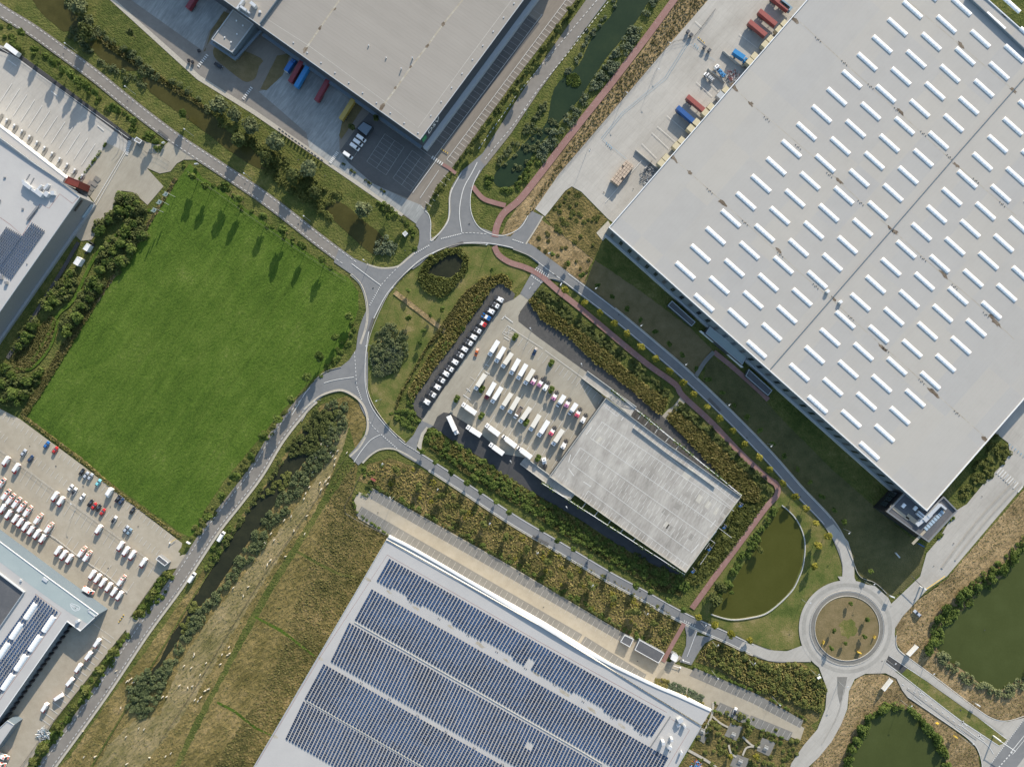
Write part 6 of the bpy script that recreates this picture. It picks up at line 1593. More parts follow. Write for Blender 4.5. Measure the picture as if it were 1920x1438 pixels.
def put(key, fn, rear, front, label, cat, group=None, zt=2.5):
    """rear / front: pixels of the roof ends as seen; zt roof height"""
    a = P(rear[0], rear[1], zt); b = P(front[0], front[1], zt)
    an = math.atan2(b[1] - a[1], b[0] - a[0])
    if key not in PR:
        r = fn(); PR[key] = r
    else: r = copy_tree(PR[key])
    r.location = ((a[0] + b[0]) / 2, (a[1] + b[1]) / 2, GZ); r.rotation_euler = (0, 0, an)
    for kk in ('label', 'category', 'group'):
        if kk in r: del r[kk]
    tag(r, label, cat, group)
    return r

# tractor units along the gold reeds
fr = [(944, 565), (936, 576), (927, 587), (920, 599), (912, 611), (902, 623), (894, 635), (886, 646), (877, 658), (869, 669), (859, 682), (850, 695), (842, 704), (834, 716), (826, 729), (817, 743), (806, 757)]
for k, (x, y) in enumerate(fr):
    c = {3: 'blue', 4: 'red'}.get(k, 'white')
    lb = {3: 'bright blue tractor unit with white deck in the row along the gold reeds', 4: 'red tractor unit parked directly below the blue one in the reed-side row'}.get(k, 'white tractor unit in the diagonal row along the gold reeds, %s from the top' % ORD[k])
    put(('tr', c, k % 2 if c == 'white' else 0), lambda c=c, k=k: tractor(c, 'blue' if c == 'blue' else ('dark' if k % 2 else None)), (x - 18.5, y - 11), (x + 1, y + .6), lb, 'truck', 'tractor units along the reeds', 2.9)
T = [((934, 640), (917, 667), 'white', 0), ((946, 651), (929, 680), 'white', 0), ((960, 662), (941, 690), 'cream', 0), ((973, 674), (957, 702), 'white', 0), ((987, 683), (970, 712), 'white', 0), ((1001, 692), (983, 722), 'cream', 0)]
for k, (a, b, bx, _) in enumerate(T):
    put(('bt', bx, 0), lambda bx=bx: boxtruck('white', bx, 9.6), a, b, '%s box truck in the upper row of the truck park, %s from its left end' % ('cream-topped' if bx == 'cream' else 'white', ORD[k]), 'truck', 'box trucks in the upper row', 3.4)
T = [((910, 701), (890, 732), 'cream', 'white'), ((927, 719), (911, 747), 'white', 'maroon'), ((940, 727), (922, 755), 'white', 'white'), ((959, 737), (939, 768), 'cream', 'white'), ((973, 744), (954, 776), 'cream', 'white'), ((994, 764), (974, 793), 'cream', 'white'), ((1012, 777), (993, 809), 'cream', 'white'), ((1028, 789), (1009, 819), 'white', 'white'), ((1055, 806), (1036, 835), 'cream', 'white')]
for k, (a, b, bx, cb) in enumerate(T):
    lb = 'box truck with dark red cab in the middle row of the truck park' if cb == 'maroon' else '%s box truck in the middle row of the truck park, %s from its left end' % ('cream-roofed' if bx == 'cream' else 'white', ORD[k])
    put(('bt', bx, cb), lambda bx=bx, cb=cb: boxtruck(cb, bx, 10.2), a, b, lb, 'truck', 'box trucks in the middle row', 3.4)
put('open', lambda: boxtruck('white', 'white', 7.4, nose=True, openbed=True, name='flatbed_truck'), (979, 762), (964, 785), 'small white truck with open brown load bed between two box trucks', 'truck', None, 2)
D_ = [((892, 775), (866, 757), 0, 'white truck slanting up-left beside two planters, near the entrance'), ((902, 817), (874, 799), 0, 'white truck with a dark roof seam standing half on the dark asphalt'), ((937, 816), (909, 795), 0, 'white slanting truck above the middle of the dark asphalt edge'), ((945, 852), (916, 831), 0, 'white truck standing fully on the dark asphalt near the reeds'), ((966, 836), (943, 818), 1, 'white long-nosed truck, upper of the two with rounded noses'), ((995, 857), (971, 839), 1, 'white long-nosed truck, lower of the two, by the ramp')]
for a, b, ns, lb in D_:
    put(('dt', ns), lambda ns=ns: boxtruck('white', 'white', 9.4, nose=bool(ns)), a, b, lb, 'truck', 'slanting trucks by the dark asphalt', 3.4)
put('bigt', lambda: boxtruck('white', 'white', 11.2), (841, 780), (857, 815), 'large white truck alone at the tip of the dark asphalt', 'truck', None, 3.4)
G_ = [((1008, 703), (996, 722), 'pink', 'pink tractor unit, left of the two standing together'), ((1021, 707), (1008, 727), 'pink', 'pink tractor unit, right of the two standing together'), ((1030, 714), (1019, 733), 'white', 'white tractor unit left of a planter in the upper row'), ((1047, 732), (1035, 752), 'pink', 'pink tractor unit right of a planter in the upper row'),
      ((1071, 745), (1059, 766), 'pink', 'pink tractor unit between two small white trucks'), ((1091, 763), (1079, 784), 'rose', 'red tractor unit with bare chassis near the deck corner'), ((1102, 774), (1089, 795), 'white', 'white tractor unit closest to the parking deck corner'), ((1044, 797), (1029, 819), 'rose', 'red-pink tractor unit between two box trucks in the middle row'), ((1065, 822), (1052, 844), 'white', 'white tractor unit at the right end of the middle row'), ((1023, 879), (1019, 857), 'white', 'white tractor unit standing askew beside the ramp and planter')]
for a, b, c, lb in G_:
    put(('tr2', c), lambda c=c: tractor(c), a, b, lb, 'truck', 'loose tractor units in the truck park', 2.9)
for a, b, lb in (((1058, 742), (1045, 762), 'small white box truck between two pink tractor units'), ((1082, 755), (1066, 779), 'white box truck between a pink and a red tractor unit')):
    put('smallt', lambda: boxtruck('white', 'white', 7.2, nose=True), a, b, lb, 'truck', None, 3.2)
put('orangecar', lambda: car('orange'), (896, 654), (891, 668), 'orange-red car driving in the truck park lane', 'car', None, 1.3)
put('navycar', lambda: car('navy', None, 4.7), (1006, 652), (999, 667), 'dark blue car parked alone in the bays above the box trucks', 'car', None, 1.3)
# docked container trailers, shaded yard
put('t_red', lambda: trailer('maroon'), (544, 155), (566, 116), 'dark red container trailer between two blue ones in the shade', 'trailer', 'trailers at the shaded docks', 3.6)
put('t_blue', lambda: trailer('sky'), (555, 164), (577, 126), 'bright blue container trailer beside the dark red one in the shade', 'trailer', 'trailers at the shaded docks', 3.6)
put('t_red', None, (593, 190), (615, 151), 'dark red container trailer standing alone mid-dock in the shade', 'trailer', 'trailers at the shaded docks', 3.6)
put('t_och', lambda: trailer('ochre'), (639, 225), (663, 187), 'ochre yellow container trailer by the shaded grass island', 'trailer', 'trailers at the shaded docks', 3.6)
put('bluet', lambda: boxtruck('blue', 'blue', 8.2), (536, 136), (553, 110), 'short blue truck at the left end of the shaded docks', 'truck', None, 3.2)
put('t_red', None, (352, 17), (376, -20), 'dark red container trailer cut off by the top edge of the photo', 'trailer', 'trailers at the shaded docks', 3.6)
# sunlit yard of the pale warehouse
put('t_rust', lambda: trailer('rust', 11.8), (1288, 181), (1320, 208), 'faded red container trailer next to the dark blue one at the docks', 'trailer', 'trailers at the sunlit docks', 3.7)
put('t_dbl', lambda: trailer('dblue', 12.2), (1269, 201), (1302, 230), 'dark blue container trailer backed to the pale warehouse', 'trailer', 'trailers at the sunlit docks', 3.7)
put('t_rust', None, (1403, 40), (1437, 68), 'faded red container trailer, lower of two near the top edge', 'trailer', 'trailers at the sunlit docks', 3.7)
put('t_rust', None, (1422, 20), (1456, 48), 'faded red container trailer, upper of two near the top edge', 'trailer', 'trailers at the sunlit docks', 3.7)
put('t_rust', None, (1445, -8), (1480, 20), 'faded red container trailer half cut off by the top edge', 'trailer', 'trailers at the sunlit docks', 3.7)
put('t_gr', lambda: trailer('steel', 7.5), (1462, 2), (1484, 20), 'short grey-blue container trailer beside the topmost docks', 'trailer', 'trailers at the sunlit docks', 3.7)
put('bluet2', lambda: boxtruck('sky', 'sky', 9.4), (1376, 97), (1401, 114), 'bright blue truck by the concrete retaining wall', 'truck', None, 3.4)
def loaded():
    r = boxtruck('white', 'white', 6.4, nose=True, openbed=True, name='flatbed_truck')
    mb = MB()
    for i in range(3): mb.box(-2.8 + i * 1.1, -1.9 + i * 1.1, -.8, .8, 1.26, 2.0 + .2 * (i % 2))
    mb.build('load', M['trimgrey'], r); return r
put('flat', loaded, (1337, 150), (1323, 137), 'small white truck carrying grey boxes, cab towards the open yard', 'truck', None, 2.5)
def drums():
    r = boxtruck('white', 'white', 8.0, openbed=True, name='flatbed_truck'); mb = MB(); rr = random.Random(2)
    for i in range(6):
        for j in (-.6, .1, .75): mb.cyl((-3.5 + i * .8 + rr.uniform(-.1, .1), j, 1.26), .38, .9 + rr.uniform(0, .4), 10)
    mb.build('drums', paint('drum_blue', (.08, .27, .52)), r); return r
put('drumt', drums, (1359, 144), (1341, 123), 'open truck loaded with blue drums inside the walled corner', 'truck', None, 2.5)
# four white vans + dark car in the shaded yard
for k, (x, y) in enumerate(((677, 259), (671, 267), (665, 275), (652, 291))):
    put('whitevan', lambda: van('white', 5.4), (x - 7.5, y - 5.2), (x + 7.5, y + 5.2), 'white van in the shade below the dark shed, %s from the top' % ORD[k], 'van', 'white vans in the shade', 2.3)
put('darkcar', lambda: car('black', None, 4.8), (403, 119), (415, 127), 'dark car driving between the zebra crossings in the shade', 'car', None, 1.3)
put('wtr', lambda: trailer('white', 8.0), (12, 86), (33, 102), 'white container trailer at the top of the left lorry yard', 'trailer', None, 3.6)
# parcel depot vans
def U(x, y): return (x + 7, y - 10.3), (x - 7, y + 10.3)
rows = (([(9, 866), (28, 879), (101, 932), (112, 941), (183, 994), (224, 1025), (234, 1035), (246, 1042), (267, 1056)], 'under the long fence'),
        ([(3, 955), (14, 966), (27, 974), (36, 981), (46, 989), (56, 996), (67, 1003), (78, 1011), (107, 1034), (117, 1042), (128, 1049), (171, 1079), (181, 1086), (191, 1094), (202, 1102), (212, 1111), (222, 1118)], 'below the guard rail'))
for lst, tx in rows:
    for k, (x, y) in enumerate(lst):
        a, b = U(x, y)
        put('vanU', lambda: van('white', 6.1, hood='red'), a, b, 'white parcel van with shaded red bonnet %s, %s from left' % (tx, ORD[k]), 'van', 'parcel vans facing the depot', 2.4)  # all parcel vans match; shade on these fronts is in the darker red
for k, (x, y) in enumerate([(1, 906), (10, 927), (19, 935), (30, 942), (40, 950), (51, 958), (71, 972), (91, 989), (153, 1034), (163, 1042), (227, 1088)]):
    a, b = U(x, y)
    put('vanO', lambda: van('white', 6.1, hood='hi', patch=True), b, a, 'white parcel van with sunlit orange bonnet and roof patch, %s from the left' % ORD[k], 'van', 'parcel vans facing the field', 2.4)  # same bonnet paint, brighter orange here: sunlight put into the colour
put('vanO', None, (152, 1100), (177, 1115), 'white parcel van with sunlit orange bonnet standing crossways in front of the depot', 'van', 'parcel vans facing the field', 2.4)
Q = [(180, 1207, 56), (164, 1231, 54), (145, 1254, 56), (129, 1280, 50), (107, 1308, 32), (82, 1328, 58)]
for k, (x, y, an) in enumerate(Q):
    d = (math.cos(R(an)) * 12.5, -math.sin(R(an)) * 12.5)
    put('vanU', None, (x + d[0], y + d[1]), (x - d[0], y - d[1]), 'white parcel van in the loose queue beside the empty bays, %s from the top' % ORD[k], 'van', 'parcel vans queueing', 2.4)
put('vanO', None, (-8, 1413), (17, 1424), 'parcel van with sunlit orange bonnet at the lower left edge, upper of two', 'van', 'parcel vans facing the field', 2.4)
put('vanO', None, (-14, 1428), (11, 1437), 'parcel van with sunlit orange bonnet at the lower left edge, lower of two', 'van', 'parcel vans facing the field', 2.4)
CARS = [(87, 834, 'blue', 'blue car alone by the field edge of the staff car park'), (103, 844, 'red', 'red car by the field edge, right of the blue car'), (44, 849, 'silver', 'silver car in the middle bays, left of the dark blue car'), (57, 860, 'navy', 'dark blue car in the middle bays right of the silver one'),
        (153, 885, 'black', 'black car at the field edge, left of two silver cars'), (161, 891, 'silver', 'silver car between a black and another silver car at the field edge'), (169, 894, 'silver', 'silver car, right one of the trio at the field edge'), (184, 905, 'cyan', 'pale turquoise car at the field edge'),
        (132, 915, 'white', 'plain white car, left one of the pair in the middle bays'), (139, 921, 'whiteb', 'white car with black roof in the middle-bay pair'), (154, 932, 'white', 'white car alone left of the black and red group'), (169, 943, 'black', 'black car at the left end of the black and red group'),
        (176, 949, 'red', 'red car between two black cars in the middle bays'), (184, 952, 'black', 'black car between two red cars in the middle bays'), (192, 960, 'red', 'red car at the right end of the black and red group'), (221, 935, 'black', 'black car at the field edge right of the white camper'),
        (227, 940, 'navy', 'dark blue car at the field edge beside a black one'), (214, 974, 'whiteb', 'white car with black roof standing alone in the middle bays'), (236, 992, 'silver', 'silver car next to a grey-blue one in the middle bays'), (242, 997, 'steel', 'grey-blue car beside the silver one in the middle bays'), (248, 957, 'black', 'black car alone at the field edge, farthest right')]
for x, y, c, lb in CARS:
    put('car_' + c, lambda c=c: car('white', 'black') if c == 'whiteb' else car(c), (x - 4.2, y + 6.2), (x + 4.2, y - 6.2), lb, 'car', 'staff cars by the field', 1.3)
put('camper', lambda: van('white', 5.6, name='camper_van', W=1.1, Hh=2.9), (209, 915), (197, 933), 'large white camper van at the field edge of the car park', 'van', None, 2.7)
put('roadvan', lambda: van('white', 5.6), (352, 1094), (366, 1072), 'white van driving up the road beside the water', 'van', None, 2.3)
put('roadvan', None, (408, 1016), (420, 996), 'white van driving further up the road, near the field corner', 'van', None, 2.3)
put('car_whiteb', None, (1375, 1342), (1381, 1325), 'white car with black roof alone in the garden-side bays', 'car', None, 1.3)
put('suv', lambda: car('silver', 'silver', 4.9), (1727, 1156), (1714, 1144), 'pale blue car parked on the dry grass by the pond', 'car', None, 1.3)

# ---------------- street furniture ----------------
def lamp(h=8.5):
    r = empty('street_lamp')
    mb = MB(); mb.rod((0, 0, 0), (0, 0, h), .11, 8, .06); mb.build('pole', M['steel'], r)
    mb = MB(); mb.rod((0, 0, h - .1), (1.1, 0, h + .15), .05, 6); mb.build('arm', M['steel'], r)
    mb = MB(); mb.box(.8, 1.7, -.28, .28, h + .16, h + .30, .06, .06, .06); mb.build('lamp_head', M['duct'], r)
    return r
LAMPS = [((121, 81), (234, 162), (345, 242), (457, 325), (569, 405), (681, 487)), 'street lamp on the upper side of the straight road, %s from the top', \
         ((1084, 70), (984, 207), (912, 459), (812, 475), (735, 540), (686, 649), (705, 752), (589, 753)), 'street lamp along the north road and ring curve, %s going down', \
         ((1029, 475), (1117, 541), (1202, 611), (1286, 684), (1367, 760), (1446, 837), (1592, 1000)), 'street lamp beside the shaded road under the big warehouse, %s going down', \
         ((717, 869), (821, 917), (919, 981), (1009, 1036), (1112, 1097), (1215, 1150), (1324, 1172), (1347, 1209), (1416, 1243)), 'street lamp in the scrub beside the lower road, %s from the left', \
         ((1520, 1130), (1590, 1287), (1536, 1264), (1680, 1244), (1752, 1263), (1710, 1323), (1826, 1394), (1640, 1095)), 'street lamp around the concrete roundabout and its arms, %s of that set', \
         ((994, 615), (1090, 682), (957, 864), (731, 932), (1062, 950)), 'lamp beside the truck park or tan parking strip, %s of that set', \
         ((1257, 81), (1176, 174), (1236, 130), (1106, 282), (118, 320), (133, 945), (1347, 1272), (1463, 1322)), 'yard lamp post, %s of those standing along yards and car parks']
lp = None
for i in range(0, len(LAMPS), 2):
    for k, (x, y) in enumerate(LAMPS[i]):
        if lp is None: r = lp = lamp()
        else: r = copy_tree(lp)
        an = [R(-35 + 180), R(210), R(215), R(60), R(40), R(120), R(-40)][i // 2]
        ca = (math.cos(an) * 1.35, math.sin(an) * 1.35)
        wx, wy, _ = P(x, y, 8.7)
        r.location = (wx - ca[0], wy - ca[1], 0); r.rotation_euler = (0, 0, an)
        tag(r, LAMPS[i + 1] % ORD[k], 'street lamp', 'street lamps')
def flag(h, col, w, l):
    r = empty('flagpole')
    mb = MB(); mb.rod((0, 0, 0), (0, 0, h), .09, 8, .05); mb.build('pole', M['trim'], r)
    mb = MB(); n = 8
    vs = []
    for i in range(n + 1):
        t = i / n; yy = .35 * math.sin(t * 5) * t
        for s in (0, 1):
            vs.append((.08 + t * l, yy + s * .03 - .015, h - .1 - s * 0)); vs.append((.08 + t * l, yy + s * .03 - .015, h - .1 - w))
    fs = []
    for i in range(n):
        a = i * 4; fs += [(a, a + 1, a + 5, a + 4), (a + 2, a + 6, a + 7, a + 3), (a, a + 4, a + 6, a + 2), (a + 1, a + 3, a + 7, a + 5)]
    mb.add(vs, fs); mb.build('flag', col, r)
    mb = MB()
    for s in (-1, 1): mb.box(.08 + l * .3, .08 + l * .62, s * .5 * .06 - .3, s * .5 * .06 + .3, h - w * .6, h - w * .45)
    mb.build('flag_emblem', PC['dblue'] if col is PC['white'] else PC['white'], r)
    return r
for nm, lst, col, w_, l_ in (('white flag with a dark blue mark, %s of three by the field corner', ((309, 359), (297, 374), (287, 389)), PC['white'], 1.2, 3.4), ('blue flag with white mark on a pole beside the deck, %s from the top', ((1394, 945), (1363, 986), (1335, 1027), (1304, 1069)), PC['dblue'], 1.2, 3.2)):
    for k, (x, y) in enumerate(lst):
        h = 11.0 if 'white flag' in nm else 7.5
        wx, wy, _ = P(x, y, h)
        r = flag(h, col, 3.6, 2.3); r.location = (wx, wy, 0); r.rotation_euler = (0, 0, R(242 if 'white flag' in nm else 237))
        tag(r, nm % ORD[k], 'flag', 'flags')
# planters with shrubs in the truck park
pl0 = None
for k, (x, y, an, lb) in enumerate(((965, 633, 55, 'by the hatched box near the entrance'), (1033, 682, 60, 'between the bays above the trucks'), (1033, 732, 60, 'between white and pink tractor units'), (856, 749, 60, 'at the entrance lane by the row of tractor units'), (903, 731, 60, 'beside the first box truck of the middle row'), (902, 781, 55, 'between two slanting white trucks'), (986, 793, 60, 'in the middle row between box trucks'), (1008, 860, 60, 'next to the ramp and the askew tractor unit'))):
    if pl0 is None:
        pl0 = empty('planter_island'); 
        mb = MB(); q = [(2.6 * math.cos(t * math.pi / 8) * (1 if abs(math.cos(t * math.pi / 8)) < .9 else 1), 1.5 * math.sin(t * math.pi / 8)) for t in range(16)]
        mb.prism(q, 0, .25); mb.build('kerb', M['kerb'], pl0)
        rng = np.random.default_rng(4); C = np.stack([rng.uniform(-1.7, 1.7, 16), rng.uniform(-.8, .8, 16), rng.uniform(.4, 1.1, 16)], 1)
        c, u, v = leafcloud(rng, C, rng.uniform(.5, .85, 16), rng.uniform(.5, .9, 16), 60, .2); c[:, 2] = np.maximum(c[:, 2], .3)
        link('shrub', quads_mesh('shrub', c, u, v, M['f_mid']), pl0); r = pl0
        cr, tr = tree_mesh(77, 1.3, 4.6, 8, .24, M['f_mid'], .5); link('crown', cr, pl0); link('trunk', tr, pl0)
    else: r = copy_tree(pl0)
    wx, wy, _ = P(x, y, 1); r.location = (wx, wy, GZ); r.rotation_euler = (0, 0, R(an)); tag(r, 'oval planter with green shrubs ' + lb, 'planter', 'planters in the truck park')

def fence(label, s, h, mat, post=6.0, rails=2, name='fence', cat='fence', thick=.04):
    p = resample(pts(s), post / S) + [pts(s)[-1]]
    w = [P(x, y)[:2] for x, y in p]
    root = empty(name, (w[0][0], w[0][1], 0)); tag(root, label, cat); of = (-w[0][0], -w[0][1], 0)
    mb = MB()
    for x, y in w: mb.rod((x, y, 0), (x, y, h + .05), .06, 5)
    o = mb.build('post', mat, root); o.location = of
    mb = MB()
    for i in range(len(w) - 1):
        for k in range(rails):
            z = h * (k + 1) / rails; mb.rod((w[i][0], w[i][1], z), (w[i + 1][0], w[i + 1][1], z), thick, 4)
        a, b = Vector(w[i]), Vector(w[i + 1]); d = (b - a); L = d.length; nn = int(L / .5)
        for k in range(1, nn):
            q = a + d * (k / nn); mb.rod((q.x, q.y, .1), (q.x, q.y, h), .02, 3)
    o = mb.build('fence_panel', mat, root); o.location = of
    return root
fence('dark mesh fence along the lorry yard and straight road', "-5,84 32,98 140,177 247,256", 2.2, M['darkmetal'])
fence('low steel fence between staff cars and parcel van bays', "-4,838 60,885 150,952 240,1018 309,1069", 1.6, M['wall_grey'])
fence('mesh fence between the parcel depot yard and the road', "309,1070 300,1079 246,1156", 2.0, M['darkmetal'])
fence('mesh fence from the depot side gate down to the bottom edge', "239,1180 160,1280 98,1356 38,1440", 2.0, M['darkmetal'])
fence('thin fence along the top of the green field', "352,322 430,378 480,414 560,470 650,528", 1.1, M['darkmetal'])
fence('fence between grazed meadow and rough marsh', "646,862 600,925 560,985 500,1070 420,1200 360,1300 300,1390", 1.1, M['bark'])
fence('fence around the empty tan parking strip and the rough marsh', "676,892 660,925 641,957 680,980 727,1003", 1.8, M['darkmetal'])
fence('curved mesh fence by the lorry yard gate', "245,262 262,275 275,288 300,292 318,305", 2.0, M['darkmetal'])
fence('white-topped fence across the sunlit loading yard', "1340,20 1300,72 1257,82 1121,242 1048,327", 1.8, M['darkmetal'])
for lb, s in (('steel guard rail behind the tight row of parcel vans', "50,975 105,1010 150,1045 200,1078 239,1111"),):
    mb = MB(); p = pts(s)
    for i in range(len(p) - 1): mb.rod(P(*p[i], .7), P(*p[i + 1], .7), .1, 6)
    root = empty('guard_rail', (0, 0, 0)); tag(root, lb, 'guard rail'); mb.build('rail', M['trimgrey'], root)
    mb = MB()
    for x, y in resample(p, 9): mb.rod(P(x, y, 0), P(x, y, .65), .09, 5)
    mb.build('post', M['steel'], root)
# barrier gates, billboards, bollards
def bar(label, a, b, z, mat, r=.12, name='barrier', cat='barrier', posts=True):
    w0, w1 = P(a[0], a[1], z), P(b[0], b[1], z)
    root = empty(name, (w0[0], w0[1], 0)); tag(root, label, cat); of = (-w0[0], -w0[1], 0)
    mb = MB(); mb.rod(w0, w1, r, 6); o = mb.build('boom', mat, root); o.location = of
    mb = MB(); mb.box(w0[0] - .3, w0[0] + .3, w0[1] - .3, w0[1] + .3, 0, z + .2); o = mb.build('housing', M['trim'], root); o.location = of
bar('white boom barrier on the right of the gate lodge', (1281, 1238), (1293, 1242), 1.1, M['trim'])
bar('white boom barrier on the lower side of the gate lodge', (1276, 1252), (1263, 1248), 1.1, M['trim'])
bar('striped boom barrier near the gatehouse exit', (318, 1018), (330, 1010), 1.1, M['yellow'])
bar('yellow height bar across the concrete arm of the roundabout', (1736, 1105), (1772, 1080), 2.4, M['yellow'], .2)
bar('dark gantry bar over the concrete arm of the roundabout', (1734, 1104), (1708, 1079), 4.5, M['darkmetal'], .16)
for lb, s in (('long pale billboard on the dry grass beside the upper arm of the roundabout', ((1706, 1231), (1723, 1213))), ('long pale billboard on the dry grass left of the lower arm', ((1659, 1296), (1675, 1276))), ('long white billboard fixed at the edge of the deck near the flags', ((1328, 1016), (1344, 996)))):
    a, b = (P(*q, 4.2) for q in s); root = empty('billboard', (a[0], a[1], 0)); tag(root, lb, 'billboard'); of = (-a[0], -a[1], 0)
    d = Vector((b[0] - a[0], b[1] - a[1])).normalized(); n_ = Vector((-d.y, d.x)) * .55
    mb = MB(); mb.prism([(a[0], a[1]), (b[0], b[1]), (b[0] + n_.x, b[1] + n_.y), (a[0] + n_.x, a[1] + n_.y)], 1.2, 4.2); o = mb.build('board', M['wall_white'], root); o.location = of
    mb = MB()
    for q in (a, b): mb.rod((q[0] + n_.x / 2, q[1] + n_.y / 2, 0), (q[0] + n_.x / 2, q[1] + n_.y / 2, 1.3), .12, 6)
    o = mb.build('post', M['steel'], root); o.location = of
def sign(label, x, y, h, w_, mat, an=0):
    wx, wy, _ = P(x, y, h); root = empty('sign', (wx, wy, 0), R(an)); tag(root, label, 'sign')
    mb = MB(); mb.box(-w_ / 2, w_ / 2, -.25, .25, h - 1.4, h); mb.build('sign_panel', mat, root)
    mb = MB(); mb.rod((-w_ * .35, 0, 0), (-w_ * .35, 0, h - 1.4), .07, 6); mb.rod((w_ * .35, 0, 0), (w_ * .35, 0, h - 1.4), .07, 6); mb.build('post', M['steel'], root)
for a in (('white sign at the tip of the grass triangle by the staff car park', 352, 1018, 3, 2.2, M['trim'], -30), ('white sign at the corner between roundabout and yard arm', 1674, 1119, 4, 2.4, M['trim'], -20), ('white sign on the scrub mound by the roundabout arm', 1537, 1271, 3.5, 2, M['trim'], 30), ('white sign on the verge of the dual road near the pond', 1835, 1322, 4, 2.2, M['trim'], -30),
          ('yellow sign right of the lower carriageway, upper one', 1759, 1357, 3, 1.3, M['yellow'], 20), ('yellow sign right of the lower carriageway, lower one', 1793, 1382, 3.5, 2, M['yellow'], -30), ('yellow arrow sign at the lower left rim of the roundabout island', 1545, 1205, 2, 1.8, M['yellow'], 70), ('yellow arrow sign at the bottom rim of the roundabout island', 1612, 1224, 2, 2.2, M['yellow'], -20),
          ('yellow arrow sign at the right rim of the roundabout island', 1641, 1195, 2, 1.6, M['yellow'], 60), ('blue-white sign panel at the foot of the office block', 1728, 1022, 3, 3.4, PC['dblue'], -30), ('small grey sign on the island near the lorry yard gate', 305, 267, 3, 1.4, M['duct'], 30), ('small grey sign on the grass below the lorry yard gate', 367, 307, 3, 1.8, M['duct'], 10), ('pale sign lying in the grass near the office block', 1684, 1041, 1.8, 3.4, M['duct'], -50), ('white sign on the median island near the crossing', 1052, 533, 3, 1.6, M['trim'], 60)):
    sign(*a)
# overhead sign boom at the highway
bar('long white signal boom reaching over the highway', (1876, 1389), (1904, 1408), 6, M['trim'], .16, 'signal_mast', 'signal mast')
# crates: two stacks side by side make one block in the yard
cr0 = None
rr = random.Random(6)
ang = R(52)
ox, oy = P(1165, 328)[:2]
cm = [plain('crate_a', (.42, .34, .27), .8, vary=.1), plain('crate_b', (.47, .38, .30), .8, vary=.1)]
protos = []
for m_ in cm:
    r = empty('crate'); mb = MB(); mb.box(-.78, .78, -.6, .6, .12, 1.0); mb.build('box', m_, r)
    mb = MB()
    for yy in (-.5, 0, .5): mb.box(-.78, .78, yy - .08, yy + .08, 0, .115)
    mb.build('pallet_base', M['bark'], r); protos.append([r, False])
for i in range(8):
    for j in range(4):
        for lv in range(3):
            if lv == 2 and (i, j) in ((2, 0), (5, 3)): continue
            if lv < 2 and 0 < i < 7 and 0 < j < 3: continue
            u, v = (i - 3.5) * 1.72, (j - 1.5) * 1.35
            q = protos[(i * 3 + j + lv) % 2]
            if q[1]: r = copy_tree(q[0])
            else: r = q[0]; q[1] = True
            r.location = (ox + u * math.cos(ang) - v * math.sin(ang), oy + u * math.sin(ang) + v * math.cos(ang), GZ + lv * 1.01); r.rotation_euler = (0, 0, ang + rr.uniform(-.05, .05))
            tag(r, 'brown crate in the big stacked block of crates on the sunlit yard', 'crate', 'stacked crates on the yard')
# scrap heaps
def heap(label, x, y, rad, cols, seed):
    rr = random.Random(seed); wx, wy, _ = P(x, y); root = empty('scrap_heap', (wx, wy, 0)); tag(root, label, 'scrap heap')
    for m_ in cols:
        mb = MB()
        for k in range(26):
            a, d = rr.uniform(0, 6.28), rad * math.sqrt(rr.random()); c = Vector((d * math.cos(a), d * math.sin(a), rr.uniform(.3, 1.2)))
            v = Vector((rr.gauss(0, 1), rr.gauss(0, 1), rr.gauss(0, .25))).normalized() * rr.uniform(.6, 2.0); mb.rod(c - v, c + v, rr.uniform(.05, .22), 4)
        mb.build('scrap', m_, root)
heap('heap of pale metal scrap at the foot of the pale warehouse by the bent wall', 1215, 330, 4.5, (M['duct'], M['steel'], M['wall_grey']), 1)
heap('heap of grey and red scrap between dock walls of the pale warehouse', 1374, 146, 3.6, (M['duct'], M['steel'], PC['rust']), 2)
heap('heap of metal frames and boxes at the depot fence', 83, 1374, 3.2, (M['duct'], M['steel'], PC['steel']), 3)
heap('loading skip with orange rubble at the bottom edge by the solar warehouse', 1306, 1434, 2.6, (PC['sky'], PC['orange']), 4)
# dumpsters and blocks on the sunlit yard
def block(label, x, y, sx, sy, h, mat, an=0, name='container_bin', cat='bin', group=None):
    wx, wy, _ = P(x, y, h); root = empty(name, (wx, wy, GZ), R(an)); tag(root, label, cat, group)
    mb = MB(); mb.box(-sx / 2, sx / 2, -sy / 2, sy / 2, .12, h * .85, .06, .06, .06); mb.build('body', mat, root)
    mb = MB(); mb.box(-sx / 2 - .05, sx / 2 + .05, -sy / 2 - .05, sy / 2 + .05, h * .85 + .01, h); mb.build('lid', mat, root)
    for s in (-1, 1):
        mb = MB(); mb.cyl((s * sx * .35, -.1, .07), .07, .2, 8, 'y'); mb.build('wheel', M['tyre'], root)
for k, (x, y) in enumerate(((1290, 60), (1296, 66), (1321, 89), (1330, 95))):
    block('dark grey block bin on the sunlit yard, %s from the top' % ORD[k], x, y, 1.6, 1.6, 1.5, M['wall_dark'], -42, group='bins across the sunlit yard')
for k in range(14):
    block('small dark trolley in the line along the yard path, %s from the top' % ORD[k], 524 + k * 6.1, 243 + k * 4.5, 1.0, .7, 1.1, M['wall_dark'], -35, 'trolley', 'trolley', 'trolleys along the yard path')
block('blue waste container in the shade by the warehouse wall', 538, 97, 2.4, 1.6, 1.6, PC['steel'], -35)
for k, (x, y) in enumerate(((354, 114), (361, 117), (373, 96))):
    block('dark round-cornered bin near the upper zebra crossing, %s of three' % ORD[k], x, y, 1.3, 1.3, 1.2, M['wall_black'], 10, group='bins by the zebra crossing')
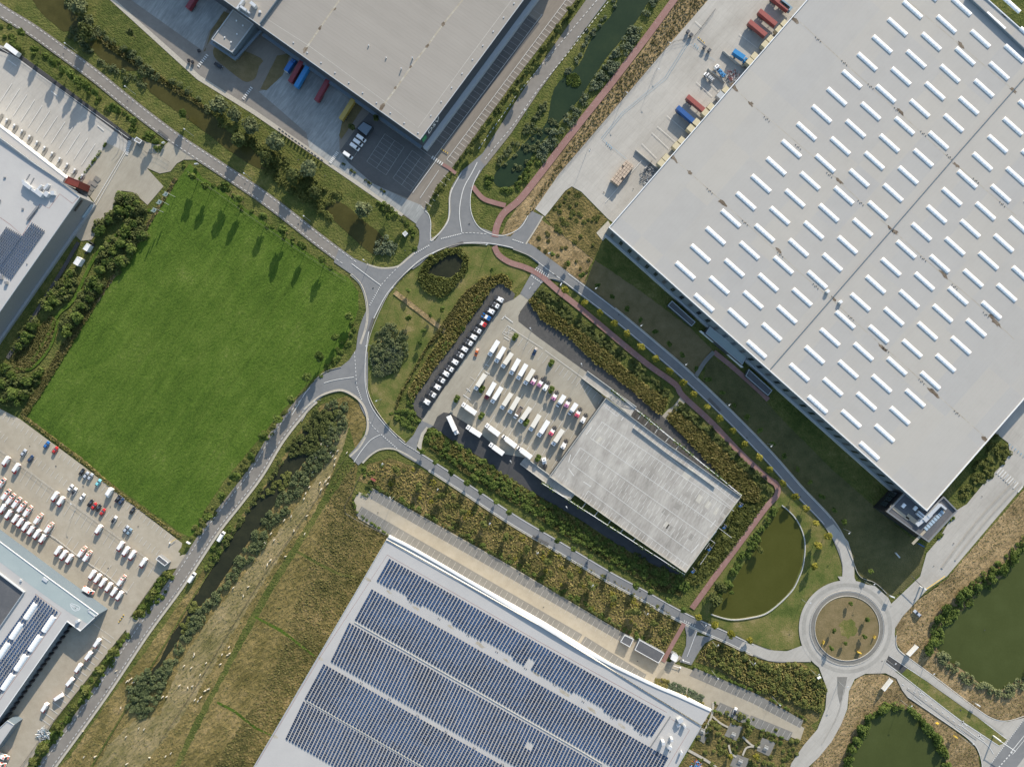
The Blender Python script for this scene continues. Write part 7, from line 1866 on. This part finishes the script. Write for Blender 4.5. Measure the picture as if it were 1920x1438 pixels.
block('wooden pallet stack beside the blue truck', 1394, 123, 1.6, 1.4, 1.4, M['paver_tan'], 20, 'pallet_stack', 'pallets')
bm = [('row of yellow speed bumps near the sunlit yard trailers', (1309, 72), (1320, 82)), ('row of yellow speed bumps on the north car park lane', (828, 281), (839, 288)), ('row of yellow posts in front of the depot wall', (38, 1048), (58, 1063)), ('yellow posts at the corner of the depot yard', (224, 1165), (233, 1152))]
for lb, a, b in bm:
    root = empty('speed_bump', P(*a)); root.location.z = GZ; tag(root, lb, 'speed bump')
    mb = MB(); n = 7
    for i in range(n):
        t = i / (n - 1); x = P(a[0] + (b[0] - a[0]) * t, a[1] + (b[1] - a[1]) * t); o0 = P(*a)
        mb.use(M['yellow'] if i % 2 == 0 else M['darkmetal']); mb.box(x[0] - o0[0] - .3, x[0] - o0[0] + .3, x[1] - o0[1] - .3, x[1] - o0[1] + .3, 0, .12, .08, .08, .08)
    mb.build('bump_segment', None, root)
# picnic benches on terraces
bn = None
for k, (x, y, lb) in enumerate(((1375, 1376, 'upper left terrace'), (1436, 1401, 'right-hand terrace'), (1388, 1426, 'lowest terrace'), (1317, 1369, 'terrace beside the solar warehouse'))):
    if bn is None:
        bn = empty('picnic_table'); mb = MB(); mb.box(-1.2, 1.2, -.45, .45, .70, .77); mb.build('tabletop', M['concwall'], bn)
        for s in (-1, 1):
            mb = MB(); mb.box(-1.2, 1.2, s * .95 - .17, s * .95 + .17, .42, .48); mb.build('bench_seat', M['concwall'], bn)
            mb = MB(); mb.box(s * .8 - .06, s * .8 + .06, -1.0, 1.0, 0, .41); mb.box(s * .8 - .06, s * .8 + .06, -.3, .3, .415, .695); mb.build('leg', M['concwall'], bn)
        r = bn
    else: r = copy_tree(bn)
    wx, wy, _ = P(x, y, .7); r.location = (wx, wy, GZ); r.rotation_euler = (0, 0, R(-25)); tag(r, 'grey picnic table on the ' + lb, 'picnic table', 'picnic tables on the garden terraces')
block('small red bench-like box on the grass above the tan strip', 700, 899, 2.6, .9, .8, PC['rust'], -30, 'tool_box', 'box')
# ---------------- sheep ----------------
def skin(name, nodes, edges, mat, sub=1, root=0):
    me = bpy.data.meshes.new(name); me.from_pydata([n[:3] for n in nodes], edges, [])
    o = bpy.data.objects.new(name, me); COL.objects.link(o)
    o.modifiers.new('s', 'SKIN')
    for v, nd in zip(me.skin_vertices[0].data, nodes): v.radius = (nd[3], nd[3] if len(nd) < 5 else nd[4])
    me.skin_vertices[0].data[root].use_root = True
    m2 = o.modifiers.new('d', 'SUBSURF'); m2.levels = sub; m2.render_levels = sub
    bpy.context.view_layer.update()
    ev = o.evaluated_get(bpy.context.evaluated_depsgraph_get()); out = bpy.data.meshes.new_from_object(ev)
    out.name = name; out.materials.clear(); out.materials.append(mat)
    bpy.data.objects.remove(o)
    return out
wool = plain('wool', (.62, .56, .44), .95, vary=.1)
nodes = [(-.35, 0, .68, .26), (0, 0, .70, .29), (.35, 0, .70, .24), (.55, 0, .80, .13), (.72, 0, .98, .10), (.92, 0, .90, .065), (-.6, 0, .68, .10), (-.68, 0, .50, .05),
         (.33, .15, .45, .07), (.34, .16, .22, .045), (.35, .16, .03, .045), (.33, -.15, .45, .07), (.34, -.16, .22, .045), (.35, -.16, .03, .045),
         (-.38, .15, .48, .09), (-.46, .16, .27, .05), (-.42, .16, .03, .045), (-.38, -.15, .48, .09), (-.46, -.16, .27, .05), (-.42, -.16, .03, .045), (.74, .14, 1.0, .03), (.74, -.14, 1.0, .03)]
edges = [(0, 1), (1, 2), (2, 3), (3, 4), (4, 5), (0, 6), (6, 7), (2, 8), (8, 9), (9, 10), (2, 11), (11, 12), (12, 13), (0, 14), (14, 15), (15, 16), (0, 17), (17, 18), (18, 19), (4, 20), (4, 21)]
ng = [list(n) for n in nodes]; ng[3][2] = .62; ng[4][0], ng[4][2] = .74, .40; ng[5][0], ng[5][2] = .84, .18; ng[20][2] = ng[21][2] = .44
sheep_m = [skin('sheep', nodes, edges, wool, root=1), skin('sheep', ng, edges, wool, root=1)]
flock = [("615,835 602,833 598,847 592,858 650,849 628,860 624,855 620,849 627,872 602,859", 'near the dark pond end of the meadow'),
         ("633,845 632,809 617,895 610,903 600,905 614,907 602,917 586,886 611,901", 'on the trodden slope below the ditch bend'),
         ("577,897 580,913 573,925 570,935 602,918 571,1001 551,995 546,968 533,975 575,967", 'on the middle slope beside the reeds'),
         ("508,1000 514,1012 497,1018 507,1050 535,1043 501,1059 437,1102 456,1117 465,1100", 'on the long slope under the middle reeds'),
         ("364,1226 363,1230 416,1227 426,1228 429,1213 386,1243 358,1252 375,1265 413,1245 430,1225", 'beside the lower end of the ditch'),
         ("242,1275 246,1272 250,1279 238,1277 243,1296 217,1258 226,1327 305,1306 312,1306 345,1248", 'round the closed tip of the ditch'),
         ("336,1285 352,1289 361,1286 384,1295 389,1292 392,1291 376,1307 365,1312 371,1314 360,1286", 'in the small herd near the grass track'),
         ("270,1367 260,1365 236,1381 155,1371 157,1419 178,1418 178,1419 237,1432 280,1420 290,1440 310,1418 320,1412", 'scattered over the lower left meadow')]
rr = random.Random(12)
hd = None
first_s = None
for s, tx in flock:
    for k, (x, y) in enumerate(pts(s)):
        o = link('sheep', sheep_m[rr.randrange(2)])
        wx, wy, _ = P(x, y, .7); o.location = (wx, wy, 0); o.rotation_euler = (0, 0, R(rr.gauss(50, 25) + (180 if rr.random() < .5 else 0))); sc_ = rr.uniform(.95, 1.15); o.scale = (sc_, sc_, sc_)
        tag(o, 'cream sheep grazing ' + tx, 'sheep', 'sheep ' + tx)
